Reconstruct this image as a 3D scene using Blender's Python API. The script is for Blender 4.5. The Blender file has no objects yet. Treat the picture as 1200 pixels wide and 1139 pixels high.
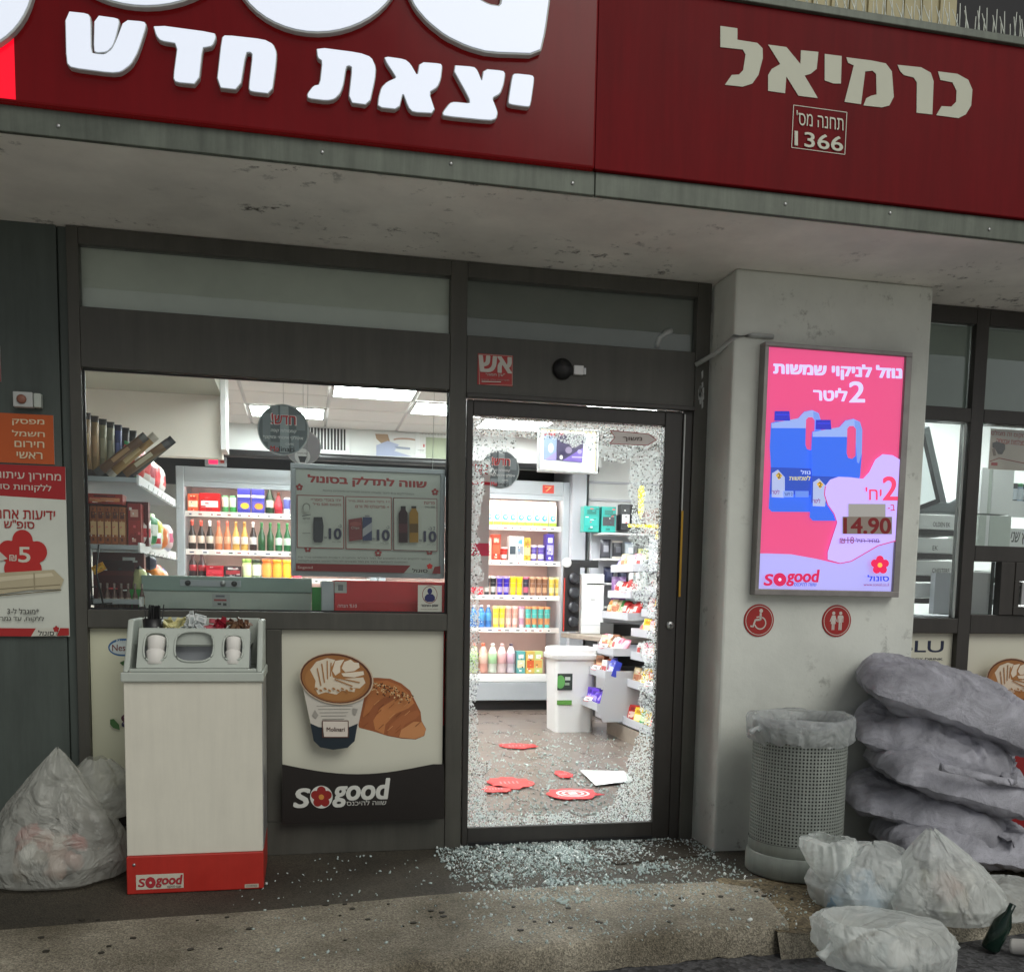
import bpy, math, random
import numpy as np
from mathutils import Vector, Matrix, noise
from mathutils.geometry import tessellate_polygon

R = math.radians
random.seed(7); rng = np.random.default_rng(7)
sc = bpy.context.scene
col = sc.collection

# ------------------------------------------------------------------ camera
cam = bpy.data.cameras.new('camera'); camo = bpy.data.objects.new('camera', cam); col.objects.link(camo)
def _axes(y, p, r):
    F = Vector((math.sin(y)*math.cos(p), math.cos(y)*math.cos(p), -math.sin(p)))
    X = Vector((math.cos(y), -math.sin(y), 0)); U = X.cross(F)
    return X*math.cos(r)+U*math.sin(r), -X*math.sin(r)+U*math.cos(r), F
CX, CU, CF = _axes(.2141, .0984, .0182)
M4 = Matrix(((CX.x, CU.x, -CF.x, -.7373), (CX.y, CU.y, -CF.y, -4.321), (CX.z, CU.z, -CF.z, 1.2366), (0, 0, 0, 1)))
camo.matrix_world = M4
cam.sensor_fit = 'HORIZONTAL'; cam.sensor_width = 36; cam.lens = 1129/1200*36
cam.shift_x = 0; cam.shift_y = (803-569.5)/1200
cam.clip_start = .05; cam.clip_end = 500
sc.camera = camo

# ------------------------------------------------------------------ light
SUN_EL, SUN_AZ = 42, 26            # the canopy lamps of the forecourt: high behind the camera, to the right
w = bpy.data.worlds.new('World'); sc.world = w; w.use_nodes = True
nt = w.node_tree; bg = nt.nodes['Background']
sky = nt.nodes.new('ShaderNodeTexSky'); sky.sky_type = 'NISHITA'; sky.sun_disc = False
sky.sun_elevation = R(SUN_EL); sky.sun_rotation = R(180-SUN_AZ)
hs = nt.nodes.new('ShaderNodeHueSaturation'); hs.inputs['Saturation'].default_value = .12
nt.links.new(sky.outputs[0], hs.inputs['Color']); nt.links.new(hs.outputs[0], bg.inputs[0])
bg.inputs[1].default_value = .046
sl = bpy.data.lights.new('sun', 'SUN'); sl.energy = 1.05; sl.angle = R(38); sl.color = (1, .985, .90)
so = bpy.data.objects.new('sun', sl); col.objects.link(so)
d = Vector((math.sin(R(SUN_AZ))*math.cos(R(SUN_EL)), -math.cos(R(SUN_AZ))*math.cos(R(SUN_EL)), math.sin(R(SUN_EL))))
so.rotation_euler = d.to_track_quat('Z', 'Y').to_euler(); so.location = (2, -6, 6)
vs = sc.view_settings; vs.view_transform = 'Standard'; vs.look = 'None'; vs.gamma = 1; vs.use_curve_mapping = False
vs.exposure = 0.2
sc.render.engine = 'CYCLES'
sc.cycles.use_denoising = True; sc.cycles.max_bounces = 8; sc.cycles.transparent_max_bounces = 16
sc.cycles.sample_clamp_indirect = 6
try: sc.cycles.denoiser = 'OPENIMAGEDENOISE'
except Exception: pass

# ------------------------------------------------------------------ materials
def s2l(c):
    if isinstance(c, str): c = [int(c[i:i+2], 16)/255 for i in (0, 2, 4)]
    return tuple(x/12.92 if x <= .04045 else ((x+.055)/1.055)**2.4 for x in c)
MATS = {}
def mat(name, base=(.5, .5, .5), rough=.5, metal=0, spec=.5, emit=0, ecol=None, attr=False, noise_s=0, noise_amt=.2, bump=0, bump_s=60, cols=None, trans=0, streak=0):
    m = bpy.data.materials.new(name); m.use_nodes = True; n = m.node_tree; b = n.nodes['Principled BSDF']
    b.inputs['Roughness'].default_value = rough; b.inputs['Metallic'].default_value = metal
    b.inputs['Specular IOR Level'].default_value = spec
    b.inputs['Base Color'].default_value = (*base, 1)
    src = None
    tc = n.nodes.new('ShaderNodeTexCoord')
    if attr:
        a = n.nodes.new('ShaderNodeAttribute'); a.attribute_name = 'Col'; src = a.outputs['Color']
        n.links.new(src, b.inputs['Base Color'])
    if noise_s:
        no = n.nodes.new('ShaderNodeTexNoise'); no.inputs['Scale'].default_value = noise_s; no.inputs['Detail'].default_value = 8
        no.inputs['Roughness'].default_value = .65
        n.links.new(tc.outputs['Object'], no.inputs['Vector'])
        mr = n.nodes.new('ShaderNodeMapRange'); mr.inputs[1].default_value = .3; mr.inputs[2].default_value = .7
        mr.inputs[3].default_value = 1-noise_amt; mr.inputs[4].default_value = 1+noise_amt
        n.links.new(no.outputs['Fac'], mr.inputs[0])
        mx = n.nodes.new('ShaderNodeVectorMath'); mx.operation = 'SCALE'
        if src: n.links.new(src, mx.inputs[0])
        else: mx.inputs[0].default_value = base
        if streak:
            mp = n.nodes.new('ShaderNodeMapping'); mp.inputs['Scale'].default_value = (11, 11, .9); n.links.new(tc.outputs['Object'], mp.inputs['Vector'])
            n5 = n.nodes.new('ShaderNodeTexNoise'); n5.inputs['Scale'].default_value = 2; n5.inputs['Detail'].default_value = 7; n5.inputs['Roughness'].default_value = .7; n.links.new(mp.outputs[0], n5.inputs['Vector'])
            m5 = n.nodes.new('ShaderNodeMapRange'); m5.inputs[1].default_value = .35; m5.inputs[2].default_value = .75; m5.inputs[3].default_value = 1+streak*.4; m5.inputs[4].default_value = 1-streak; n.links.new(n5.outputs['Fac'], m5.inputs[0])
            mu5 = n.nodes.new('ShaderNodeMath'); mu5.operation = 'MULTIPLY'; n.links.new(mr.outputs[0], mu5.inputs[0]); n.links.new(m5.outputs[0], mu5.inputs[1]); n.links.new(mu5.outputs[0], mx.inputs['Scale'])
        else: n.links.new(mr.outputs[0], mx.inputs['Scale'])
        n.links.new(mx.outputs[0], b.inputs['Base Color'])
        rr = n.nodes.new('ShaderNodeMapRange'); rr.inputs[3].default_value = max(0, rough-.12); rr.inputs[4].default_value = min(1, rough+.15)
        n.links.new(no.outputs['Fac'], rr.inputs[0]); n.links.new(rr.outputs[0], b.inputs['Roughness'])
    if bump:
        nb = n.nodes.new('ShaderNodeTexNoise'); nb.inputs['Scale'].default_value = bump_s; nb.inputs['Detail'].default_value = 6
        n.links.new(tc.outputs['Object'], nb.inputs['Vector'])
        bp = n.nodes.new('ShaderNodeBump'); bp.inputs['Strength'].default_value = bump; bp.inputs['Distance'].default_value = .01
        n.links.new(nb.outputs['Fac'], bp.inputs['Height']); n.links.new(bp.outputs[0], b.inputs['Normal'])
    if emit:
        b.inputs['Emission Strength'].default_value = emit
        if attr: n.links.new(src, b.inputs['Emission Color'])
        else: b.inputs['Emission Color'].default_value = (*(ecol or base), 1)
    if trans: b.inputs['Transmission Weight'].default_value = trans
    MATS[name] = m
    return m
def nd(m, t): return m.node_tree.nodes.new(t)

FRAME = mat('dark_aluminium', s2l('494842'), .45, .0, .5, noise_s=3, noise_amt=.14, streak=0.22)
FRAME2 = mat('door_aluminium', s2l('33302d'), .4, .0, .5, noise_s=4, noise_amt=.14, streak=0.22)
CLAD = mat('grey_green_cladding', s2l('4a524e'), .5, 0, .4, noise_s=2, noise_amt=.12, bump=.05, bump_s=20, streak=0.22)
FLASH = mat('grey_metal_flashing', s2l('5c6259'), .45, .3, .5, noise_s=5, noise_amt=.25, streak=0.35)
PRINT = mat('printed_film', rough=.35, attr=True)
MATT = mat('matt_print', rough=.6, attr=True, noise_s=6, noise_amt=.05)
PACK = mat('packaging', rough=.3, attr=True)
BACKLIT = mat('backlit_print', rough=.25, attr=True, emit=.66)
SIGNRED = mat('red_sign_film', s2l('6c0a12'), .5, 0, .1, noise_s=1.2, noise_amt=.12, streak=0.22)
REDLIT = mat('backlit_red_acrylic', s2l('5a040b'), .16, 0, .2, noise_s=1.5, noise_amt=.15, emit=.04, ecol=(.8, .03, .03), streak=0.2)
REDGLOW = mat('glowing_red_acrylic', s2l('d01020'), .2, emit=.75, ecol=(.9, .0, .02))
LETLIT = mat('lit_white_acrylic', (.45, .46, .5), .3, emit=.60, ecol=(.80, .87, 1.0))
LETRIM = mat('pale_letter_rim', s2l('b5b8b6'), .4)
WHITEWALL = mat('white_paint', (.72, .73, .72), .6, noise_s=3, noise_amt=.05)
PINKWALL = mat('warm_white_paint', s2l('eee6dc'), .7, noise_s=2, noise_amt=.05)
CEILT = mat('ceiling_tile', (.80, .77, .75), .8, bump=.1, bump_s=150)
GRID = mat('ceiling_grid_metal', (.55, .53, .52), .4)
LIGHT = mat('light_panel', (1, 1, 1), .5, emit=36, ecol=(.95, 1, .985))
LED = mat('fridge_tube', (1, 1, 1), .5, emit=16, ecol=(1, .84, .76))
FRIDGE = mat('fridge_grey', s2l('aeb3b8'), .35, .2, noise_s=2, noise_amt=.05)
FRIDGEIN = mat('fridge_liner', s2l('d8bdb6'), .5)
SHELFW = mat('white_shelf_enamel', (.75, .75, .75), .35)
DARK = mat('black_plastic', (.012, .012, .013), .4)
STEEL = mat('brushed_steel', (.45, .46, .46), .35, .8, noise_s=30, noise_amt=.1)
BRASS = mat('brass', s2l('b08a3c'), .35, .9)
CREAM = mat('cream_laminate', s2l('d9d6c8'), .55, noise_s=5, noise_amt=.04, streak=0.07)
REDP = mat('red_laminate', s2l('b02a20'), .4, noise_s=6, noise_amt=.08, streak=0.12)
GREYP = mat('pale_grey_plastic', s2l('b3bab2'), .45, noise_s=8, noise_amt=.06)
CUPW = mat('white_paper_cup', (.78, .76, .72), .6)
BINM = mat('bin_grey_enamel', s2l('8d938d'), .5, .1, noise_s=9, noise_amt=.12, streak=0.2)
TILE = mat('dark_floor_tile', s2l('6a5f58'), .28, 0, .5, noise_s=2.5, noise_amt=.25)
GROUT = mat('floor_grout', (.05, .045, .042), .8)
WOOD = mat('grey_wood_top', s2l('9a8f83'), .45, noise_s=12, noise_amt=.2)
TREAD = mat('interior_panel_grey', s2l('b9bbc2'), .5)
MATR = mat('brown_doormat', s2l('2f271b'), .9, noise_s=60, noise_amt=.4, bump=.6, bump_s=200)
CORR = mat('cream_corrugated_sheet', s2l('b9b08a'), .6, noise_s=4, noise_amt=.2)
SPIKE = mat('spike_plastic', (.8, .85, .78), .2)

def glass(name, tint=(.95, .98, .97), gl=.07, rough=.0):
    m = bpy.data.materials.new(name); m.use_nodes = True; n = m.node_tree
    n.nodes.remove(n.nodes['Principled BSDF']); out = n.nodes['Material Output']
    t = n.nodes.new('ShaderNodeBsdfTransparent'); t.inputs[0].default_value = (*tint, 1)
    g = n.nodes.new('ShaderNodeBsdfGlossy'); g.inputs['Roughness'].default_value = rough
    f = n.nodes.new('ShaderNodeFresnel'); f.inputs[0].default_value = 1.45
    mx = n.nodes.new('ShaderNodeMixShader')
    n.links.new(f.outputs[0], mx.inputs[0]); n.links.new(t.outputs[0], mx.inputs[1]); n.links.new(g.outputs[0], mx.inputs[2])
    n.links.new(mx.outputs[0], out.inputs[0]); return m
GLASS = glass('window_glass')
def crumb(name, c, tr, rough=.15):
    m = bpy.data.materials.new(name); m.use_nodes = True; n = m.node_tree; b = n.nodes['Principled BSDF']
    b.inputs['Base Color'].default_value = (*c, 1); b.inputs['Roughness'].default_value = rough; b.inputs['Specular IOR Level'].default_value = .8
    t = n.nodes.new('ShaderNodeBsdfTransparent'); t.inputs[0].default_value = (.9, .97, .95, 1)
    mx = n.nodes.new('ShaderNodeMixShader'); mx.inputs[0].default_value = tr
    n.links.new(b.outputs[0], mx.inputs[1]); n.links.new(t.outputs[0], mx.inputs[2])
    n.links.new(mx.outputs[0], n.nodes['Material Output'].inputs[0]); return m
CRUMB = crumb('crushed_glass', (.66, .77, .76), .30)
SPARK = crumb('sparkle_glass_chips', (.86, .92, .91), .10, .08)  # paler copy of the crushed glass; its sparkle is put into the colour
CRAZED = crumb('crazed_glass', (.86, .90, .90), .12, .2)
_n = CRAZED.node_tree; _tl = _n.nodes.new('ShaderNodeBsdfTranslucent'); _tl.inputs[0].default_value = (.86, .92, .92, 1)
_mx = [q for q in _n.nodes if q.type == 'MIX_SHADER'][0]; _m2 = _n.nodes.new('ShaderNodeMixShader'); _m2.inputs[0].default_value = .6
_n.links.new(_n.nodes['Principled BSDF'].outputs[0], _m2.inputs[1]); _n.links.new(_tl.outputs[0], _m2.inputs[2]); _n.links.new(_m2.outputs[0], _mx.inputs[1])
DIM = crumb('crazed_glass_backlit_dark', (.18, .20, .20), .35, .2)  # dark copy of the crazed glass; cracks dark against backlight put into colour

def film(name, c, alpha, seed=0):
    m = bpy.data.materials.new(name); m.use_nodes = True; n = m.node_tree; b = n.nodes['Principled BSDF']
    b.inputs['Base Color'].default_value = (*c, 1); b.inputs['Roughness'].default_value = .18
    tc = nd(m, 'ShaderNodeTexCoord'); no = nd(m, 'ShaderNodeTexNoise'); no.inputs['Scale'].default_value = 6; no.inputs['Detail'].default_value = 3; no.inputs['Distortion'].default_value = 2.5
    n.links.new(tc.outputs['Object'], no.inputs['Vector'])
    bp = nd(m, 'ShaderNodeBump'); bp.inputs['Strength'].default_value = .9; bp.inputs['Distance'].default_value = .02
    n.links.new(no.outputs['Fac'], bp.inputs['Height']); n.links.new(bp.outputs[0], b.inputs['Normal'])
    vo = nd(m, 'ShaderNodeTexVoronoi'); vo.feature = 'DISTANCE_TO_EDGE'; vo.inputs['Scale'].default_value = 11
    vm = nd(m, 'ShaderNodeMix'); vm.data_type = 'VECTOR'; vm.inputs[0].default_value = .12
    n.links.new(tc.outputs['Object'], vm.inputs[4]); n.links.new(no.outputs['Color'], vm.inputs[5]); n.links.new(vm.outputs[1], vo.inputs['Vector'])
    mxa = nd(m, 'ShaderNodeMath'); mxa.operation = 'MULTIPLY_ADD'; mxa.inputs[1].default_value = 1.1
    mn = nd(m, 'ShaderNodeMath'); mn.operation = 'MINIMUM'; mn.inputs[1].default_value = .35; n.links.new(vo.outputs['Distance'], mn.inputs[0])
    n.links.new(mn.outputs[0], mxa.inputs[0]); n.links.new(no.outputs['Fac'], mxa.inputs[2]); n.links.new(mxa.outputs[0], bp.inputs['Height'])
    tl = nd(m, 'ShaderNodeBsdfTranslucent'); tl.inputs[0].default_value = (*c, 1)
    m1 = nd(m, 'ShaderNodeMixShader'); m1.inputs[0].default_value = .35
    n.links.new(b.outputs[0], m1.inputs[1]); n.links.new(tl.outputs[0], m1.inputs[2])
    t = nd(m, 'ShaderNodeBsdfTransparent')
    m2 = nd(m, 'ShaderNodeMixShader')
    mr = nd(m, 'ShaderNodeMapRange'); mr.inputs[1].default_value = .3; mr.inputs[2].default_value = .7
    mr.inputs[3].default_value = min(1, 1-alpha+.15); mr.inputs[4].default_value = max(0, 1-alpha-.15)
    n.links.new(no.outputs['Fac'], mr.inputs[0]); n.links.new(mr.outputs[0], m2.inputs[0])
    n.links.new(m1.outputs[0], m2.inputs[1]); n.links.new(t.outputs[0], m2.inputs[2])
    n.links.new(m2.outputs[0], n.nodes['Material Output'].inputs[0]); return m
BAGW = film('white_bag_film', (.88, .92, .90), .56)
BAGG = film('grey_bag_film', (.66, .67, .62), .52)
LINER = film('clear_bin_liner', (.62, .65, .66), .55)

def plaster(name, base, speck=.0, dirt=.2, scratch=False):
    m = mat(name, base, .75, noise_s=0); n = m.node_tree; b = n.nodes['Principled BSDF']
    tc = nd(m, 'ShaderNodeTexCoord')
    n1 = nd(m, 'ShaderNodeTexNoise'); n1.inputs['Scale'].default_value = 1.3; n1.inputs['Detail'].default_value = 10; n1.inputs['Roughness'].default_value = .6
    n2 = nd(m, 'ShaderNodeTexNoise'); n2.inputs['Scale'].default_value = 14; n2.inputs['Detail'].default_value = 8; n2.inputs['Roughness'].default_value = .7
    n3 = nd(m, 'ShaderNodeTexNoise'); n3.inputs['Scale'].default_value = 2.2; n3.inputs['Detail'].default_value = 3
    for q in (n1, n2, n3): n.links.new(tc.outputs['Object'], q.inputs['Vector'])
    r1 = nd(m, 'ShaderNodeMapRange'); r1.inputs[1].default_value = .35; r1.inputs[2].default_value = .7; r1.inputs[3].default_value = 1.06; r1.inputs[4].default_value = 1-dirt
    n.links.new(n1.outputs['Fac'], r1.inputs[0])
    # mould specks: fine noise kept only inside large patches
    a = nd(m, 'ShaderNodeMapRange'); a.inputs[1].default_value = .56; a.inputs[2].default_value = .66
    bb = nd(m, 'ShaderNodeMapRange'); bb.inputs[1].default_value = .50; bb.inputs[2].default_value = .62
    n.links.new(n2.outputs['Fac'], a.inputs[0]); n.links.new(n3.outputs['Fac'], bb.inputs[0])
    mu = nd(m, 'ShaderNodeMath'); mu.operation = 'MULTIPLY'; n.links.new(a.outputs[0], mu.inputs[0]); n.links.new(bb.outputs[0], mu.inputs[1])
    mu2 = nd(m, 'ShaderNodeMath'); mu2.operation = 'MULTIPLY'; mu2.inputs[1].default_value = speck; n.links.new(mu.outputs[0], mu2.inputs[0])
    sc1 = nd(m, 'ShaderNodeVectorMath'); sc1.operation = 'SCALE'; sc1.inputs[0].default_value = base; n.links.new(r1.outputs[0], sc1.inputs['Scale'])
    mx = nd(m, 'ShaderNodeMix'); mx.data_type = 'RGBA'; mx.inputs[7].default_value = (.035, .03, .02, 1)
    n.links.new(mu2.outputs[0], mx.inputs[0]); n.links.new(sc1.outputs[0], mx.inputs[6]); n.links.new(mx.outputs[2], b.inputs['Base Color'])
    bp = nd(m, 'ShaderNodeBump'); bp.inputs['Strength'].default_value = .25; bp.inputs['Distance'].default_value = .01
    n.links.new(n2.outputs['Fac'], bp.inputs['Height']); n.links.new(bp.outputs[0], b.inputs['Normal'])
    return m
PLAS = plaster('pillar_plaster', s2l('d6d9d2'), .6, .26)
SOFF = plaster('soffit_plaster', s2l('f0ede5'), .95, .30)

def ground_mat(name, c1, c2, agg=.5, rough=.75, scale=210):
    m = mat(name, c1, rough); n = m.node_tree; b = n.nodes['Principled BSDF']
    tc = nd(m, 'ShaderNodeTexCoord')
    v = nd(m, 'ShaderNodeTexVoronoi'); v.inputs['Scale'].default_value = scale
    n1 = nd(m, 'ShaderNodeTexNoise'); n1.inputs['Scale'].default_value = 1.5; n1.inputs['Detail'].default_value = 10; n1.inputs['Roughness'].default_value = .62
    n2 = nd(m, 'ShaderNodeTexNoise'); n2.inputs['Scale'].default_value = 120; n2.inputs['Detail'].default_value = 3
    for q in (v, n1, n2): n.links.new(tc.outputs['Object'], q.inputs['Vector'])
    mx = nd(m, 'ShaderNodeMix'); mx.data_type = 'RGBA'; mx.inputs[6].default_value = (*c1, 1); mx.inputs[7].default_value = (*c2, 1)
    mr = nd(m, 'ShaderNodeMapRange'); mr.inputs[1].default_value = .35; mr.inputs[2].default_value = .65
    n.links.new(n1.outputs['Fac'], mr.inputs[0]); n.links.new(mr.outputs[0], mx.inputs[0])
    sep = nd(m, 'ShaderNodeSeparateColor'); n.links.new(v.outputs['Color'], sep.inputs[0])
    m2 = nd(m, 'ShaderNodeMapRange'); m2.inputs[3].default_value = 1-agg; m2.inputs[4].default_value = 1+agg
    n.links.new(sep.outputs[0], m2.inputs[0])
    m3 = nd(m, 'ShaderNodeMapRange'); m3.inputs[1].default_value = .3; m3.inputs[2].default_value = .7; m3.inputs[3].default_value = .75; m3.inputs[4].default_value = 1.25
    n.links.new(n2.outputs['Fac'], m3.inputs[0])
    mm = nd(m, 'ShaderNodeMath'); mm.operation = 'MULTIPLY'; n.links.new(m2.outputs[0], mm.inputs[0]); n.links.new(m3.outputs[0], mm.inputs[1])
    s = nd(m, 'ShaderNodeVectorMath'); s.operation = 'SCALE'; n.links.new(mx.outputs[2], s.inputs[0]); n.links.new(mm.outputs[0], s.inputs['Scale'])
    n.links.new(s.outputs[0], b.inputs['Base Color'])
    bp = nd(m, 'ShaderNodeBump'); bp.inputs['Strength'].default_value = .5; bp.inputs['Distance'].default_value = .006
    ad = nd(m, 'ShaderNodeMath'); ad.operation = 'ADD'; n.links.new(v.outputs['Distance'], ad.inputs[0]); n.links.new(n1.outputs['Fac'], ad.inputs[1])
    n.links.new(ad.outputs[0], bp.inputs['Height']); n.links.new(bp.outputs[0], b.inputs['Normal'])
    return m
DARKCON = ground_mat('dark_worn_concrete', s2l('36322a'), s2l('4c463b'), .5)
KERBCON = ground_mat('pale_kerb_concrete', s2l('615a4b'), s2l('a09989'), .46)
ROUGHCON = ground_mat('broken_brown_concrete', s2l('4d4332'), s2l('7d7058'), .5, .9, 90)
ASPH = ground_mat('forecourt_asphalt', s2l('47474a'), s2l('58585a'), .5, .7, 60)

def sackmat():
    m = mat('woven_grey_sack', s2l('85878f'), .7); n = m.node_tree; b = n.nodes['Principled BSDF']
    tc = nd(m, 'ShaderNodeTexCoord')
    w1 = nd(m, 'ShaderNodeTexNoise'); w1.inputs['Scale'].default_value = 260
    w2 = nd(m, 'ShaderNodeTexNoise'); w2.inputs['Scale'].default_value = 35; w2.inputs['Detail'].default_value = 6
    n1 = nd(m, 'ShaderNodeTexNoise'); n1.inputs['Scale'].default_value = 4; n1.inputs['Detail'].default_value = 5; n1.inputs['Roughness'].default_value = .55; n1.inputs['Distortion'].default_value = 1.2
    for q in (w1, w2, n1): n.links.new(tc.outputs['Object'], q.inputs['Vector'])
    mu = nd(m, 'ShaderNodeMath'); mu.operation = 'MULTIPLY'; n.links.new(w1.outputs['Fac'], mu.inputs[0]); n.links.new(w2.outputs['Fac'], mu.inputs[1])
    mr = nd(m, 'ShaderNodeMapRange'); mr.inputs[1].default_value = .3; mr.inputs[2].default_value = .7; mr.inputs[3].default_value = .45; mr.inputs[4].default_value = 1.15
    n.links.new(n1.outputs['Fac'], mr.inputs[0])
    ad = nd(m, 'ShaderNodeMath'); ad.operation = 'MULTIPLY_ADD'; ad.inputs[1].default_value = .5; n.links.new(mu.outputs[0], ad.inputs[0]); n.links.new(mr.outputs[0], ad.inputs[2])
    s = nd(m, 'ShaderNodeVectorMath'); s.operation = 'SCALE'; s.inputs[0].default_value = s2l('acacb6'); n.links.new(ad.outputs[0], s.inputs['Scale'])
    n.links.new(s.outputs[0], b.inputs['Base Color'])
    bp = nd(m, 'ShaderNodeBump'); bp.inputs['Strength'].default_value = .65; bp.inputs['Distance'].default_value = .012
    a2 = nd(m, 'ShaderNodeMath'); a2.operation = 'MULTIPLY_ADD'; a2.inputs[1].default_value = 5; n.links.new(n1.outputs['Fac'], a2.inputs[0]); n.links.new(mu.outputs[0], a2.inputs[2])
    n.links.new(a2.outputs[0], bp.inputs['Height']); n.links.new(bp.outputs[0], b.inputs['Normal'])
    return m
SACK = sackmat()

# ------------------------------------------------------------------ mesh building
class MB:
    def __init__(s): s.v = []; s.f = []; s.c = []; s.sm = []
    def add(s, vs, fs, c=None, smooth=False):
        o = len(s.v); s.v += [tuple(p) for p in vs]
        for i, f in enumerate(fs):
            s.f.append(tuple(o+k for k in f)); s.c.append((c[i] if isinstance(c, list) else c) or (.5, .5, .5)); s.sm.append(smooth)
        return s
    def box(s, x0, x1, y0, y1, z0, z1, c=None):
        return s.add([(x0,y0,z0),(x1,y0,z0),(x1,y1,z0),(x0,y1,z0),(x0,y0,z1),(x1,y0,z1),(x1,y1,z1),(x0,y1,z1)],
                     [(0,3,2,1),(4,5,6,7),(0,1,5,4),(1,2,6,5),(2,3,7,6),(3,0,4,7)], c)
    def bbox(s, x0, x1, y0, y1, z0, z1, b=.004, c=None):   # box with its vertical and front edges cut back
        P = [(x0+b,y0),(x1-b,y0),(x1,y0+b),(x1,y1-b),(x1-b,y1),(x0+b,y1),(x0,y1-b),(x0,y0+b)]
        Q = [(x0+2*b if x<=x0+b else x1-2*b if x>=x1-b else x, y0+2*b if y<=y0+b else y1-2*b if y>=y1-b else y) for x, y in P]
        n = 8; rings = [(Q, z0), (P, z0+b), (P, z1-b), (Q, z1)]
        vs = [(x, y, z) for ring, z in rings for x, y in ring]
        fs = [(k*n+i, k*n+(i+1) % n, (k+1)*n+(i+1) % n, (k+1)*n+i) for k in range(3) for i in range(n)]
        fs += [tuple(range(n-1, -1, -1)), tuple(range(3*n, 4*n))]
        return s.add(vs, fs, c)
    def lathe(s, prof, cx=0, cy=0, seg=16, cols=None, smooth=True, cap=True):
        vs = []; fs = []; cs = []
        for r, z in prof:
            for i in range(seg):
                a = 2*math.pi*i/seg; vs.append((cx+r*math.cos(a), cy+r*math.sin(a), z))
        for k in range(len(prof)-1):
            for i in range(seg):
                fs.append((k*seg+i, k*seg+(i+1) % seg, (k+1)*seg+(i+1) % seg, (k+1)*seg+i)); cs.append((cols[k] if cols else None))
        if cap:
            fs.append(tuple(range(seg-1, -1, -1))); cs.append(cols[0] if cols else None)
            k = len(prof)-1; fs.append(tuple(range(k*seg, (k+1)*seg))); cs.append(cols[-1] if cols else None)
        return s.add(vs, fs, cs, smooth)
    def tube(s, pts, r, seg=8, c=None):
        pts = [Vector(p) for p in pts]; vs = []; fs = []
        for i, p in enumerate(pts):
            t = (pts[min(i+1, len(pts)-1)]-pts[max(i-1, 0)]).normalized()
            a = t.orthogonal().normalized(); b = t.cross(a); rr = r[i] if isinstance(r, (list, tuple)) else r
            for k in range(seg):
                q = 2*math.pi*k/seg; vs.append(p+a*rr*math.cos(q)+b*rr*math.sin(q))
        for i in range(len(pts)-1):
            for k in range(seg): fs.append((i*seg+k, i*seg+(k+1) % seg, (i+1)*seg+(k+1) % seg, (i+1)*seg+k))
        fs += [tuple(range(seg-1, -1, -1)), tuple(range((len(pts)-1)*seg, len(pts)*seg))]
        return s.add(vs, fs, c, True)
    def prism(s, poly, y0, y1, c=None):     # polygon in x,z pushed from y0 (front) to y1
        if sum(poly[i][0]*poly[(i+1) % len(poly)][1]-poly[(i+1) % len(poly)][0]*poly[i][1] for i in range(len(poly))) < 0: poly = poly[::-1]
        n = len(poly); vs = [(x, y0, z) for x, z in poly]+[(x, y1, z) for x, z in poly]
        fs = [tuple(range(n)), tuple(range(2*n-1, n-1, -1))]+[(i, i+n, (i+1) % n+n, (i+1) % n) for i in range(n)]
        return s.add(vs, fs, c)
    def disc(s, cx, cz, rx, rz, y, c=None, seg=28, a0=0):
        return s.add([(cx+rx*math.cos(2*math.pi*i/seg+a0), y, cz+rz*math.sin(2*math.pi*i/seg+a0)) for i in range(seg)], [tuple(range(seg))], c)
    def mesh(s, name, m):
        me = bpy.data.meshes.new(name); me.from_pydata(s.v, [], s.f); me.materials.append(m)
        me.polygons.foreach_set('use_smooth', s.sm)
        at = me.color_attributes.new('Col', 'FLOAT_COLOR', 'CORNER')
        arr = []
        for f, c in zip(s.f, s.c): arr += [c[0], c[1], c[2], 1]*len(f)
        at.data.foreach_set('color', arr); me.update(); return me
    def build(s, name, m, parent=None, bev=0):
        o = bpy.data.objects.new(name, s.mesh(name, m)); col.objects.link(o)
        if parent: o.parent = parent
        if bev:
            b = o.modifiers.new('bevel', 'BEVEL'); b.width = bev; b.segments = 2; b.limit_method = 'ANGLE'
        return o
def T(o, label=None, cat=None, group=None, kind=None):
    if label: o['label'] = label
    if cat: o['category'] = cat
    if group: o['group'] = group
    if kind: o['kind'] = kind
    return o
def E(name, loc=(0, 0, 0), rz=0, label=None, cat=None, group=None):
    o = bpy.data.objects.new(name, None); col.objects.link(o); o.location = loc; o.rotation_euler = (0, 0, rz); o.empty_display_size = .05
    return T(o, label, cat, group)
def tree(o, parent=None):
    c = o.copy(); col.objects.link(c)
    if parent: c.parent = parent
    for ch in list(o.children): tree(ch, c)
    return c
def B(name, m, x0, x1, y0, y1, z0, z1, parent=None, bev=0, c=None): return MB().box(x0, x1, y0, y1, z0, z1, c).build(name, m, parent, bev)
def S(o): return T(o, kind='structure')
ORD = ['first','second','third','fourth','fifth','sixth','seventh','eighth','ninth','tenth','eleventh','twelfth','thirteenth','fourteenth','fifteenth','sixteenth','seventeenth','eighteenth','nineteenth','twentieth']

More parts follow.
